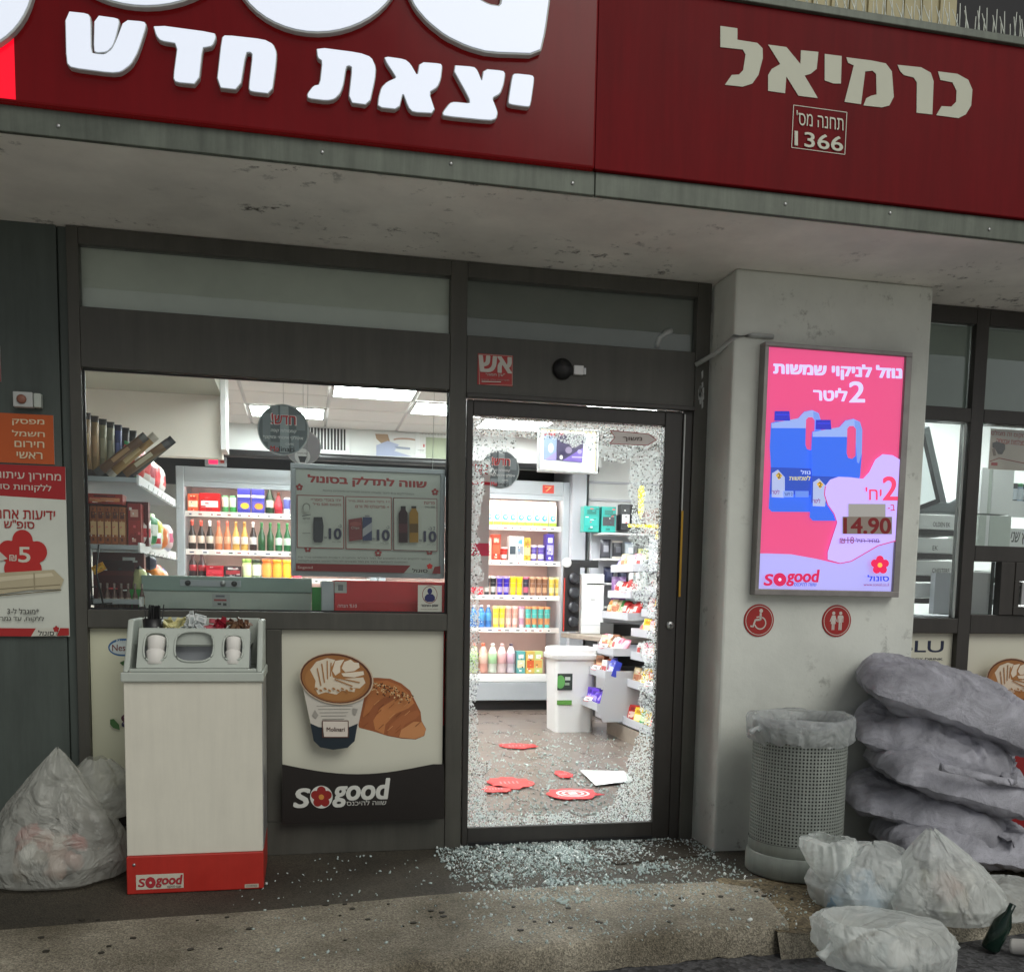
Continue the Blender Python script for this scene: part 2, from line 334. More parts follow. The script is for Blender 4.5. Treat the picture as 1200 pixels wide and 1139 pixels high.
# ------------------------------------------------------------------ lettering (Blender's own font)
def rtl(t):
    out = []; run = ''
    for ch in t[::-1]:
        if ch.isdigit() or ch in '.' and run or ch.isascii() and ch.isalpha(): run += ch
        else:
            out.append(run[::-1]); run = ''; out.append({'(': ')', ')': '('}.get(ch, ch))
    out.append(run[::-1]); return ''.join(out)
_tc = {}
def glyphs(t, bold=0, shear=0):
    k = (t, bold, shear)
    if k in _tc: return _tc[k]
    cu = bpy.data.curves.new('t', 'FONT'); cu.body = t; cu.size = 1; cu.offset = bold; cu.shear = shear; cu.resolution_u = 4
    try: cu.fill_mode = 'NONE'
    except Exception: pass
    o = bpy.data.objects.new('t', cu); col.objects.link(o)
    dg = bpy.context.evaluated_depsgraph_get(); me = bpy.data.meshes.new_from_object(o.evaluated_get(dg))
    co = [(p.co.x, p.co.y) for p in me.vertices]; nx = {}
    for ed in me.edges: nx.setdefault(ed.vertices[0], []).append(ed.vertices[1]); nx.setdefault(ed.vertices[1], []).append(ed.vertices[0])
    seen = set(); loops = []
    for st_v in range(len(co)):
        if st_v in seen or st_v not in nx: continue
        lp_ = [st_v]; seen.add(st_v); cur = st_v; seq = True
        while True:
            cand = [q for q in sorted(nx[cur], key=lambda q: (q != cur+1, q)) if q not in seen]
            if not cand: break
            cur = cand[0]; seen.add(cur); lp_.append(cur)
        if len(lp_) > 2: loops.append(lp_)
    ar = [sum(co[l[i-1]][0]*co[l[i]][1]-co[l[i]][0]*co[l[i-1]][1] for i in range(len(l)))/2 for l in loops]
    def inp(p, l):
        c = False
        for i in range(len(l)):
            (x1, y1), (x2, y2) = co[l[i-1]], co[l[i]]
            if (y1 > p[1]) != (y2 > p[1]) and p[0] < (x2-x1)*(p[1]-y1)/(y2-y1)+x1: c = not c
        return c
    v = []; f = []; outs = []; kids = {i: [] for i in range(len(loops))}
    for i in range(len(loops)):
        own = [o_ for o_ in range(len(loops)) if o_ != i and ar[o_]*ar[i] < 0 and abs(ar[o_]) > abs(ar[i]) and all(inp(co[q], loops[o_]) for q in loops[i][::3])]
        if own: kids[min(own, key=lambda q: abs(ar[q]))].append(i)
        else: outs.append(i)
    for i in outs:
        ls_ = [loops[i]]+[loops[k_] for k_ in kids[i]]; flat = [k_ for l in ls_ for k_ in l]; b0 = len(v)
        v += [co[k_] for k_ in flat]
        for tr in tessellate_polygon([[Vector((*co[k_], 0)) for k_ in l] for l in ls_]):
            a_, b_, c_ = tr; (x1, y1), (x2, y2), (x3, y3) = v[b0+a_], v[b0+b_], v[b0+c_]
            f.append((b0+a_, b0+b_, b0+c_) if (x2-x1)*(y3-y1)-(x3-x1)*(y2-y1) > 0 else (b0+a_, b0+c_, b0+b_))
    bpy.data.objects.remove(o); bpy.data.curves.remove(cu); bpy.data.meshes.remove(me)
    if v:
        xs = [p[0] for p in v]; ys = [p[1] for p in v]; x0, x1, y0, y1 = min(xs), max(xs), min(ys), max(ys)
        v = [((x-x0)/max(x1-x0, 1e-6), (y-y0)/max(y1-y0, 1e-6)) for x, y in v]
    _tc[k] = (v, f); return _tc[k]
def homog(src, dst):
    A = []; b = []
    for (x, y), (u, v) in zip(src, dst):
        A += [[x, y, 1, 0, 0, 0, -u*x, -u*y], [0, 0, 0, x, y, 1, -v*x, -v*y]]; b += [u, v]
    h = np.linalg.lstsq(np.array(A, float), np.array(b, float), rcond=None)[0]
    def f(x, y):
        k = h[6]*x+h[7]*y+1
        return float((h[0]*x+h[1]*y+h[2])/k), float((h[3]*x+h[4]*y+h[5])/k)
    return f
HE = lambda t: any('\u0590' <= c <= '\u05ff' for c in t)
class Sheet:
    """flat print on a vertical plane facing the street; drawn in the traced picture's own units"""
    def __init__(s, corners, x0, x1, z0, z1, y, step=.0005):
        s.H = homog(corners, [(x0, z1), (x1, z1), (x1, z0), (x0, z0)]); s.y = y; s.k = 0; s.mb = MB(); s.step = step
        s.q = (x0, x1, z0, z1)
    def lay(s): s.k += 1; return s.y-s.step*s.k
    def poly(s, pts, c): 
        y = s.lay(); P = s.clip([s.H(*p) for p in pts])
        if len(P) < 3: return s
        if sum(P[i][0]*P[(i+1) % len(P)][1]-P[(i+1) % len(P)][0]*P[i][1] for i in range(len(P))) < 0: P = P[::-1]
        s.mb.add([(x, y, z) for x, z in P], [tuple(range(len(P)))], s2l(c)); return s
    def rect(s, x0, y0, x1, y1, c, sl=0): return s.poly([(x0, y0), (x1, y0+sl*(x1-x0)), (x1, y1+sl*(x1-x0)), (x0, y1)], c)
    def sep(s, P, f, c):      # every glyph face a hair apart: this font's strokes overlap
        vs = []; fs = []
        for i, q in enumerate(f):
            fs.append(tuple(range(len(vs), len(vs)+len(q)))); vs += [(P[k][0], P[k][1]-1.5e-6*(i % 60), P[k][2]) for k in q]
        s.mb.add(vs, fs, s2l(c))
    def clip(s, P):
        if not s.q or s.q[1]-s.q[0] == 1: return P
        for ax, lim, sg in ((0, s.q[0], 1), (0, s.q[1], -1), (1, s.q[2], 1), (1, s.q[3], -1)):
            out = []
            for i in range(len(P)):
                a, b = P[i-1], P[i]; da, db = (a[ax]-lim)*sg, (b[ax]-lim)*sg
                if (da >= 0) != (db >= 0):
                    t = da/(da-db); out.append((a[0]+t*(b[0]-a[0]), a[1]+t*(b[1]-a[1])))
                if db >= 0: out.append(b)
            P = out
            if not P: return P
        return P
    def full(s, c): x0, x1, z0, z1 = s.q; s.mb.add([(x0, s.y, z0), (x1, s.y, z0), (x1, s.y, z1), (x0, s.y, z1)], [(0, 1, 2, 3)], s2l(c)); return s
    def ell(s, cx, cy, rx, ry, c, rot=0, n=32):
        ca, sa = math.cos(rot), math.sin(rot)
        return s.poly([(cx+rx*math.cos(t)*ca-ry*math.sin(t)*sa, cy+rx*math.cos(t)*sa+ry*math.sin(t)*ca) for t in [2*math.pi*i/n for i in range(n)]], c)
    def line(s, x0, y0, x1, y1, w_, c):
        L = math.hypot(x1-x0, y1-y0) or 1; nx, ny = -(y1-y0)/L*w_/2, (x1-x0)/L*w_/2
        return s.poly([(x0+nx, y0+ny), (x1+nx, y1+ny), (x1-nx, y1-ny), (x0-nx, y0-ny)], c)
    def frame(s, x0, y0, x1, y1, w_, c, sl=0):
        d = sl*(x1-x0)
        for a in ((x0, y0, x1, y0+d), (x1, y0+d, x1, y1+d), (x1, y1+d, x0, y1), (x0, y1, x0, y0)): s.line(*a, w_, c)
        return s
    def flower(s, cx, cy, r, c, mid=None, rot=-1.57):
        pts = []
        for i in range(90):
            t = 2*math.pi*i/90; k = .66+.34*abs(math.cos(2.5*(t-rot)))**.7; pts.append((cx+r*k*math.cos(t), cy+r*k*math.sin(t)))
        s.poly(pts, c)
        if mid: s.ell(cx, cy, r*.25, r*.25, mid)
        return s
    def text(s, t, x0, y0, x1, y1, c, sl=0, bold=None, shear=0):
        """x0,y0 top left .. x1,y1 bottom right, sl = slope of the baseline"""
        if HE(t): t = rtl(t)
        bo = .02 if bold is None else bold
        v, f = glyphs(t, 0, shear)
        if bo > .015:
            e = bo*(.85 if HE(t) else .55)*abs(y1-y0)
            for dx, dy in ((-e, 0), (e, 0), (-e*.7, -e*.6), (e*.7, e*.6), (-e*.7, e*.6), (e*.7, -e*.6)):
                y = s.y-s.step*s.k-.00006; s.k += .12/ (s.step/.0005); P = []
                for a, b in v:
                    X = x0+a*(x1-x0)+dx; Y = y1-b*(y1-y0)+sl*(X-x0)+dy; q = s.H(X, Y); P.append((q[0], y, q[1]))
                s.sep(P, f, c)
        y = s.lay(); P = []
        for a, b in v:
            X = x0+a*(x1-x0); Y = y1-b*(y1-y0)+sl*(X-x0); q = s.H(X, Y); P.append((q[0], y, q[1]))
        s.sep(P, f, c); return s
    def build(s, name, m, parent=None): return s.mb.build(name, m, parent)

# ================================================================== SETTING
G = .05
# ground: forecourt, dark pavement, kerb slab, rough patch
S(MB().add([(-60, -80, -.06), (60, -80, -.06), (60, 30, -.06), (-60, 30, -.06)], [(0, 1, 2, 3)]).build('forecourt_ground', ASPH))
jt = [(-4, -.95), (-1.753, -.838), (-1.348, -.80), (-.91, -.778), (-.101, -.672), (.431, -.65), (.771, -.70), (1.093, -.69)]
ke = [(-4, -1.75), (-1.2, -1.47), (-.356, -1.365), (.242, -1.266), (.571, -1.235), (.90, -1.22), (.99, -1.20)]
def resample(p, n):
    p = np.array(p); t = np.r_[0, np.cumsum(np.hypot(*np.diff(p, axis=0).T))]; q = np.linspace(0, t[-1], n)
    return np.c_[np.interp(q, t, p[:, 0]), np.interp(q, t, p[:, 1])]
def strip(A, Bp, z0, z1, rows, amp, seed, name, m):
    n = len(A); vs = []; fs = []
    for j in range(rows+1):
        for i in range(n):
            p = A[i]*(1-j/rows)+Bp[i]*j/rows
            vs.append((p[0], p[1], z0+(z1-z0)*j/rows+amp*noise.noise(Vector((p[0]*9+seed, p[1]*9, 0)))))
    for j in range(rows):
        for i in range(n-1): fs.append((j*n+i+1, j*n+i, (j+1)*n+i, (j+1)*n+i+1))
    return MB().add(vs, [f[::-1] for f in fs], smooth=True).build(name, m)
N = 160
J = resample(jt+[(4.5, -.69)], N)
S(strip(np.c_[J[:, 0], np.full(N, .30)], J, G, G, 24, .002, 3, 'pavement', DARKCON))
J2 = resample(jt, N); K2 = resample(ke, N); K2[:, 1] += [.012*noise.noise(Vector((x*14, 0, 0))) for x in K2[:, 0]]
kerb = MB(); n = N; vs = []; fs = []
rows = [(0, 0)]+[(j/10, 0) for j in range(1, 10)]+[(.985, -.004), (1.0, -.022), (1.004, -.06), (1.0, -.11)]
for (t, dz) in rows:
    for i in range(n):
        p = J2[i]*(1-t)+K2[i]*t
        e = .006*noise.noise(Vector((p[0]*22, p[1]*22, dz*40))) if t > .95 else .0015*noise.noise(Vector((p[0]*12, p[1]*12, 0)))
        vs.append((p[0], p[1]+(e*2 if t > .95 else 0), G+.002+dz+e))
for j in range(len(rows)-1):
    for i in range(n-1): fs.append((j*n+i, (j+1)*n+i, (j+1)*n+i+1, j*n+i+1))
S(kerb.add(vs, fs, smooth=True).build('kerb', KERBCON))
# rough brown patch beside the kerb end
A = resample([(.93, -.69), (4.5, -.69)], 120); Bq = resample([(.93, -1.235), (1.3, -1.25), (2.0, -1.15), (4.5, -1.1)], 120)
rp = strip(A, Bq, G+.004, .018, 60, .020, 8, 'broken_ground', ROUGHCON); S(rp)
S(strip(Bq+[0, .004], Bq+[0, -.035], .020, -.07, 6, .012, 8, 'broken_kerb_face', KERBCON))

S(MB().add([(-60, -80, -.056), (60, -80, -.056), (60, -1.68, -.056), (-60, -1.68, -.056)], [(0, 1, 2, 3)]).build('bounce_slab', ground_mat('pale_bounce_slab', (.52, .51, .47), (.58, .56, .52), .2)))  # unseen pale slab, added to bounce light up onto the soffit
# soffit, walls, pillar
S(B('soffit', SOFF, -4, 4.6, -.81, .0, 2.655, 2.72))
S(MB().box(-4, -1.70, -.012, .16, G-.04, 2.655).box(-1.698, -1.662, .0, .15, G-.04, 2.655).build('side_wall', CLAD, bev=.003))
pil = B('pillar', PLAS, 1.118, 2.093, -.252, .18, G-.03, 2.654, bev=.012); S(pil)
# building body behind the sign
S(B('fascia_wall', CORR, -4, 4.6, -.80, -.35, 2.722, 3.0))
cw = MB()
for i in range(70):
    x = -4+i*.087
    if x > 2.04: break
    cw.box(x, x+.045, -.31, -.28, 3.0, 4.6).box(x+.045, x+.087, -.30, -.27, 3.0, 4.6)
S(cw.build('upper_corrugated_wall', CORR))
S(B('upper_dark_wall', mat('dark_upper_wall', (.012, .012, .016), .7), 2.08, 4.6, -.10, .0, 3.0, 4.6))
# ------------------------------------------------------------------ shop interior shell
floor = S(B('shop_floor', GROUT, -2.6, 4.4, .10, 5.9, G-.05, G-.006))
tm = MB().bbox(-.2985, .2985, -.2985, .2985, -.005, 0, .001).mesh('floor_tile', TILE)
for i in range(-4, 8):
    for j in range(10):
        x = .13+i*.6; y = .42+j*.6
        if x > 4.1 or y > 5.7: continue
        o = bpy.data.objects.new('floor_tile', tm); col.objects.link(o); o.parent = floor; o.location = (x, y, G)
S(B('back_wall', WHITEWALL, -2.6, 4.4, 5.75, 5.85, G, 2.9))
S(B('back_bulkhead_wall', WHITEWALL, -2.6, 2.06, 4.70, 4.80, 2.42, 2.9))
S(B('gap_shade_sheet', DARK, -2.6, 1.96, 5.60, 5.66, 2.2, 2.9))  # black sheet stands in for the shade in the gap over the fridges
S(B('interior_side_wall', PINKWALL, -2.7, -2.6, .16, 5.9, G, 2.9))
S(B('right_side_wall', WHITEWALL, 4.4, 4.5, .1, 5.9, G, 2.9))
S(B('fridge_end_wall', TREAD, 1.83, 1.97, 4.86, 5.7, G, 2.66))
ceil = S(B('shop_ceiling', GRID, -2.7, 4.5, .12, 5.9, 2.672, 2.75))
tw, td = .635, .52
ct = MB().bbox(-tw/2+.012, tw/2-.012, -td/2+.012, td/2-.012, 0, .012, .003).mesh('ceiling_tile', CEILT)
lp = MB().box(-tw/2+.03, tw/2-.03, -td/2+.03, td/2-.03, -.004, .008).mesh('diffuser', LIGHT)
lf = MB()
for a in ((-tw/2+.005, tw/2-.005, -td/2+.005, -td/2+.03), (-tw/2+.005, tw/2-.005, td/2-.03, td/2-.005), (-tw/2+.005, -tw/2+.03, -td/2+.03, td/2-.03), (tw/2-.03, tw/2-.005, -td/2+.03, td/2-.03)): lf.box(*a, -.007, .006)
lf = lf.mesh('trim', GRID)
lights = {(5, 1): 'added fill light behind the narrow service pane', (6, 2): 'added fill light behind the service window drawer', (7, 1): 'added fill light at the far right of the service room', (1, 5): 'square white ceiling light above the hanging promotion poster', (2, 6): 'square ceiling light nearest the window corner behind the mullion', (0, 7): 'square ceiling light behind the round coffee sign',  # service room lights are unseen, added to brighten that room
          (2, 3): 'square ceiling light just inside the door head', (4, 5): 'square ceiling light over the snack stand', (4, 2): 'square ceiling light over the till side', (0, 2): 'square ceiling light over the left shelving', (6, 4): 'square ceiling light at the right end of the shop', (3, 7): 'square ceiling light before the dairy fridge'}
for i in range(-2, 9):
    for j in range(0, 11):
        x = -.225+ (i-1)*tw; y = .35+j*td
        if x > 4.1 or y > 5.6 or x < -2.4: continue
        if (i, j) in lights:
            e = E('ceiling_light', (x, y, 2.658), 0, lights[(i, j)], 'ceiling light', 'square panel lights in the shop ceiling')
            for me in (lp, lf):
                o = bpy.data.objects.new(me.name.split('.')[0], me); col.objects.link(o); o.parent = e
        else:
            o = bpy.data.objects.new('ceiling_tile', ct); col.objects.link(o); o.parent = ceil; o.location = (x, y, 2.66)
# left dropped bulkhead over the shelving
S(MB().box(-2.6, -1.27, 2.6, 2.7, 2.09, 2.66).build('left_partition_wall', PINKWALL))
S(MB().box(-2.6, -1.27, .9, 2.598, 2.50, 2.658).build('left_dropped_ceiling', mat('olive_grey_soffit', s2l('a3a192'), .5)))
S(MB().box(-1.268, -1.235, 2.45, 2.72, 2.13, 2.655).build('white_trim_board', SHELFW))

# ================================================================== SHOPFRONT
sf = E('shopfront', (-.28, 0, G), 0, 'dark grey aluminium shopfront with transoms, big window and printed lower panels', 'shopfront')
def P(o, parent=sf):
    o.parent = parent; o.matrix_parent_inverse = Matrix.Translation(-Vector(parent.location)); return o
Z0, Z1 = G, 2.652
def bar(x0, x1, z0, z1, y0=-.03, y1=.05, m=FRAME, name='frame_bar', par=sf): return P(B(name, m, x0, x1, y0, y1, z0, z1, bev=.0025), par)
bar(-1.660, -1.615, Z0, Z1); bar(-.107, -.034, Z0, Z1); bar(1.035, 1.103, Z0, Z1)
bar(-1.614, -.108, 2.587, Z1); bar(-.033, 1.034, 2.587, Z1)
bar(-1.614, -.108, 2.105, 2.343); bar(-1.614, -.108, 1.05, 1.125); bar(-1.614, -.108, Z0, .201, -.026)
bar(-.895, -.832, .202, 1.049)
bar(-.033, 1.034, 2.085, 2.343, -.028); 
P(MB().box(-.033, 1.034, -.05, -.0285, 2.075, 2.095).build('track_cover', FRAME2, bev=.003))
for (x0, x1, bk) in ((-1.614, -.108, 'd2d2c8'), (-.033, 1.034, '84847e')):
    tp = P(B('transom_reflection_panel', mat('transom_reflection_panel', s2l(bk), .5, noise_s=2.5, noise_amt=.10), x0, x1, .018, .028, 2.344, 2.586))  # grey panel added; its colour stands in for the reflected canopy
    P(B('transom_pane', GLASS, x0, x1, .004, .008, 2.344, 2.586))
P(B('window_pane', GLASS, -1.614, -.108, .006, .012, 1.126, 2.104))
for (x0, x1, z0, z1) in ((-1.614, -.108, 1.126, 2.104),):
    g = .008
    for a in ((x0, x1, z1-g, z1), (x0, x1, z0, z0+g), (x0, x0+g, z0+g, z1-g), (x1-g, x1, z0+g, z1-g)): P(B('gasket', DARK, a[0], a[1], -.004, .005, a[2]+.0005, a[3]-.0005))
# bright reflection in the right transom, shaped as a pale tube behind the pane
P(MB().tube([(.86, .016, 2.36), (.87, .014, 2.40), (.90, .013, 2.43), (.93, .013, 2.44)], .014, c=None).build('reflection_tube', LETRIM))

# lower printed panels ------------------------------------------------
def coffee_art(s, ox=0, oy=0, k=1, croissant=True, logo=True):
    X = lambda x: ox+x*k
    Y = lambda y: oy+y*k
    def e(cx, cy, rx, ry, c, rot=0): s.ell(X(cx), Y(cy), rx*k, ry*k, c, rot)
    def p(pts, c): s.poly([(X(a), Y(b)) for a, b in pts], c)
    if croissant:
        p([(545,300),(590,300),(660,305),(720,330),(770,370),(800,430),(830,490),(835,540),(860,585),(850,625),(800,645),(720,640),(640,625),(560,600),(480,580),(470,540),(500,450),(520,380)], '9c5a32')
        p([(560,320),(640,315),(715,345),(765,390),(700,395),(620,410),(560,460),(520,520),(500,520),(520,430)], 'b5713f')
        p([(570,590),(560,540),(600,470),(680,420),(770,400),(795,440),(760,470),(690,500),(630,560),(620,615)], 'c07c48')
        p([(640,620),(650,570),(720,510),(810,480),(830,500),(800,530),(740,560),(700,630)], 'a9653a')
        p([(705,632),(720,590),(790,545),(835,545),(860,590),(845,625),(795,642)], 'c98a58')
        for i in range(16):
            a = rng.random(2); x0 = 500+a[0]*300; y0 = 420+a[1]*190
            s.line(X(x0), Y(y0), X(x0+30), Y(y0-26), 3*k, ('8a4a28', 'd59a66', '74401f')[i % 3])
        for i in range(110):
            t = rng.random(); x0 = 550+220*t+rng.normal()*14; y0 = 325+75*t*t+abs(rng.normal())*30
            e(x0, y0, 6, 3.5, ('5a3018', 'caa070', '3a2010', 'e0c090')[i % 4], rng.random()*3)
    # cup
    p([(165,350),(200,520),(225,640),(260,675),(330,690),(410,678),(450,640),(470,560),(510,380),(545,330)], 'c9c4ba')
    p([(205,545),(222,640),(258,676),(330,690),(410,679),(450,642),(468,545),(420,565),(330,575),(250,565)], '152530')
    for i in range(5): s.line(X(240+i*8), Y(450+i*18), X(440-i*12), Y(448+i*18), 3*k, '8a8880')
    p([(230,470),(250,500),(235,520),(215,500)], '9a968e'); p([(440,460),(470,465),(455,500),(440,490)], '9a968e')
    p([(272,530),(418,528),(410,622),(280,618)], 'd8cfc4'); s.frame(X(272), Y(530), X(415), Y(620), 5*k, '5a3a30')
    s.text('Molinari', X(295), Y(565), X(395), Y(588), '40201a')
    e(352, 298, 206, 142, 'c7b39b', .12); e(350, 297, 200, 136, '5a2f18', .12); e(348, 299, 190, 128, '9a6636', .12)
    e(344, 312, 168, 106, 'a87440', .12)
    # latte leaf
    CR = 'd9cdb8'
    p([(205,250),(240,205),(300,185),(345,195),(320,240),(330,290),(360,300),(500,290),(512,320),(480,350),(400,345),(455,352),(450,370),(380,362),(350,385),(290,372),(250,385),(230,350),(235,310)], CR)
    p([(345,200),(395,192),(372,230),(372,262),(345,280),(328,255)], 'e2d6c2'); p([(395,205),(430,192),(450,208),(475,210),(480,235),(450,255),(400,262),(380,240)], 'e2d6c2')
    p([(378,268),(440,262),(500,255),(505,275),(450,290),(390,285)], 'e2d6c2')
    for (a, b, c_, d_) in ((322,210,318,285),(300,200,302,300),(270,215,285,320),(245,240,265,335),(345,290,480,318),(340,300,440,338)): s.line(X(a), Y(b), X(c_), Y(d_), 6*k, 'a87440')
    for i in range(9): e(240+i*24, 352+(i % 2)*10, 10, 5, 'a87440', .6)
def sogood(s, x0, y0, x1, y1, c, fc, hole, sub=None, sl=0):
    W, Hh = x1-x0, y1-y0
    yy = lambda x, t: y0+t*Hh+sl*(x-x0)
    s.text('S', x0, yy(x0, .28), x0+.16*W, yy(x0, 1.0), c, sl, .10, .15)
    cx = x0+.285*W; s.ell(cx, yy(cx, .62), .118*W, .118*W, c); s.flower(cx, yy(cx, .62), .112*W, fc, hole)
    s.text('good', x0+.41*W, yy(x0+.41*W, -.02), x1, yy(x0+.41*W, 1.02), c, sl, .07, .15)
CP = [(48, 36), (964, 36), (946, 1068), (46, 1094)]
s = Sheet(CP, -.830, -.118, .203, 1.047, .004)
s.full('d3d2c2').rect(40, 30, 970, 1100, 'd3d2c2'); coffee_art(s)
s.poly([(46, 765)]+[(46+i*60, 765+55*math.sin(math.pi*min(1, i/15*1.08))) for i in range(16)]+[(946, 742), (950, 1100), (40, 1100)], '1a1513')
sogood(s, 112, 862, 640, 1003, 'cfd0ca', '8c1f1c', 'c98a40', sl=-.03)
s.text('שווה להיכנס', 402, 965, 622, 992, 'c0c0ba', -.02)
P(s.build('coffee_poster_panel', PRINT))
P(B('panel_backing', FRAME, -.831, -.116, .006, .02, .2015, 1.0485))
# left printed panel: blank cream print with green lettering
s = Sheet([(38, 165), (520, 175), (520, 830), (46, 830)], -1.613, -.897, .203, 1.047, .004)
s.full('cccdb4').ell(127, 231, 40, 30, '2f5d8c').ell(127, 232, 36, 23, 'b9c4c4').text('Nestlé', 98, 221, 157, 243, '6a2a24')
s.text('Nestlé', 110, 205, 145, 214, 'c8d0d0')
s.poly([(118, 282), (128, 276), (185, 274), (180, 288), (155, 290), (150, 305), (168, 306), (166, 314), (148, 315), (143, 334), (132, 334), (138, 292), (126, 292)], '2c5a24')
s.text('resh', 168, 292, 290, 332, '2c5a24', 0, .03, .2).poly([(175, 270), (183, 225), (190, 222), (184, 270)], '3c6a2c')
for i, (a, b, r) in enumerate([(135,470,14),(150,455,13),(160,475,16),(150,495,15),(132,490,10),(165,505,12),(172,455,13),(175,485,14),(146,512,10)]):
    s.ell(a, b, r, r, ('4a1a2c', '2f2a48', '6a2430')[i % 3]); s.ell(a-3, b-4, r*.3, r*.3, '8a7a94')
s.poly([(92, 472), (102, 470), (116, 490), (118, 508), (100, 500), (92, 488)], '3b6a32')
s.poly([(40, 740), (120, 690), (230, 665), (400, 650), (530, 645), (530, 840), (40, 840)], '1c1715')
P(s.build('printed_lower_panel', PRINT)); P(B('panel_backing', FRAME, -1.614, -.896, .006, .02, .2015, 1.0485))
# small crest sign: fire-protection sticker and camera over the door
s = Sheet([(78, 433), (224, 437), (220, 577), (74, 570)], .015, .173, 2.135, 2.268, -.031)
s.full('a8201c').frame(82, 438, 219, 572, 1.5, 'c8b8a8').text('אש', 84, 443, 215, 512, 'c6c2b8', .03, .07).text('"עין חמה"', 108, 520, 188, 535, 'c6c2b8').text('מערכות גילוי וכיבוי', 90, 545, 205, 553, 'b09890').rect(90, 556, 170, 560, 'c6c2b8')
o = s.build('fire_sticker', PRINT); T(o, 'small red square sticker with white Hebrew letters over the door', 'sticker')
dc = E('dome_camera', (.40, -.028, 2.225), 0, 'small black dome camera on the header above the door', 'camera')
o = MB().lathe([(.045, 0), (.047, .008), (.04, .022), (.024, .036), (.004, .042)], seg=20).build('dome', DARK, dc); o.rotation_euler = (R(90), 0, 0)
B('bracket', SHELFW, .05, .095, -.02, .0, -.022, .018, dc, .003); B('screw_cap', STEEL, .098, .108, -.012, 0, -.018, .010, dc)

# ------------------------------------------------------------------ door
dr = E('broken_glass_door', (.48, 0, G), 0, 'dark aluminium shop door whose glass is smashed out, crazed rim left', 'door')
D0, D1 = -.032, 1.0
def dbar(n, x0, x1, z0, z1, y0=-.022, y1=.03): return P(B(n, FRAME2, x0, x1, y0, y1, z0, z1, bev=.004), dr)
dbar('stile', D0+.004, .0, .06, 2.072); dbar('stile', .90, .985, .06, 2.072); dbar('top_rail', .0, .90, 2.005, 2.072); dbar('bottom_rail', .0, .90, .062, .143)
P(MB().box(.0, .90, -.03, -.0225, .060, .075).build('brush_strip', DARK), dr)
lk = MB().lathe([(.019, 0), (.019, .006), (.015, .010), (.0, .011)], seg=20).build('lock', STEEL); lk.rotation_euler = (R(90), 0, 0); lk.location = (.955, -.0225, 1.085); P(lk, dr)
lk2 = MB().box(-.002, .002, -.001, .0, -.009, .009).box(-.009, .009, -.001, 0, -.002, .002).build('keyhole', DARK); lk2.location = (.955, -.0345, 1.085); lk2.parent = dr; lk2.matrix_parent_inverse = Matrix.Translation(-Vector(dr.location))
P(B('edge_strip', LETRIM, .990, .996, -.030, -.024, 1.55, 2.06), sf); P(B('hinge_strip', BRASS, .990, 1.0, -.032, -.024, 1.22, 1.62), sf)
P(B('jamb_cover', FRAME2, .987, 1.034, -.022, .05, Z0, 2.084, bev=.003), sf)
# chipped paint on the jamb
ch = MB()
for i in range(16):
    x = 1.05+rng.random()*.03; z = 2.08+rng.random()*.15; h = .01+rng.random()*.035
    ch.prism([(x, z), (x+.006, z+h*.3), (x+.005, z+h), (x-.003, z+h*.8)], -.0315, -.030)
P(ch.build('chipped_paint', LETRIM), sf)
# crazed glass left round the rim of the door pane
def hn(x, z, s=3, o=0): return noise.noise(Vector((x*s+o, z*s, o)))
cg = MB(); cd = MB(); cells = 0; st = .0060
def rim_w(x, z):
    L = x; Rr = .9-x; Tt = 2.005-z; Bb = z-.143
    w1 = .042+.05*(z > 1.75)+.035*hn(0, z, 5, 3)+(.05 if z < .45 else 0)
    w2 = .098+.05*hn(5, z, 6, 9)+(.055 if z > 1.45 else 0)+(.10*max(0, 1-(z-.143)/.40))-(.03 if .6 < z < 1.2 else 0)
    w3 = .085+.05*hn(x, 3, 6, 5)+(.10*math.exp(-((x-.68)/.15)**2))+(.06 if x < .2 else 0)
    w4 = .045+.17*max(0, (x-.62)/.28)+.07*max(0, 1-x/.2)+.03*hn(x, 0, 8, 2)
    e = .02*hn(x, z, 25, 7)
    return L < w1+e or Rr < w2+e or Tt < w3+e or Bb < w4+e
for i in range(int(.9/st)):
    for j in range(int(1.862/st)):
        x = (i+.5)*st; z = .143+(j+.5)*st
        if not rim_w(x, z): continue
        if hn(x, z, 60, 1) > .42: continue
        rot = rng.random()*1.2; k = rng.integers(4, 7); rr = st*.62*(.55+.75*rng.random()); tx, tz = rng.normal(size=2)*.22
        jx, jz = (rng.random(2)-.5)*st*1.3
        pts = []
        for q in range(k):
            a = rot+2*math.pi*q/k; dx, dz = rr*math.cos(a), rr*math.sin(a)
            pts.append((x+jx+dx, -.004-.004*((i*5+j*3) % 4)/4+dx*tx+dz*tz, z+jz+dz))
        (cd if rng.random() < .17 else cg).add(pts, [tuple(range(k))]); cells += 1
o = P(cg.build('crazed_glass', CRAZED), dr); o['kind'] = 'stuff'; o = P(cd.build('crazed_glass', DIM), dr); o['kind'] = 'stuff'
# arrow sticker held on the crazed pane
s = Sheet([(720, 120), (1110, 130), (1110, 280), (720, 270)], .635, .865, 1.905, 1.985, -.010)
s.poly([(725, 145), (1040, 165), (1105, 212), (1035, 262), (722, 256), (765, 205)], 'd8d0cc')
for a in ((725,145,1040,165),(1040,165,1105,212),(1105,212,1035,262),(1035,262,722,256),(722,256,765,205),(765,205,725,145)): s.line(*a, 6, '9a3030')
s.text('משוך', 830, 195, 985, 235, '5a4a48')
T(s.build('arrow_sticker', PRINT), 'arrow shaped pale sticker with red outline on the smashed door glass', 'sticker')

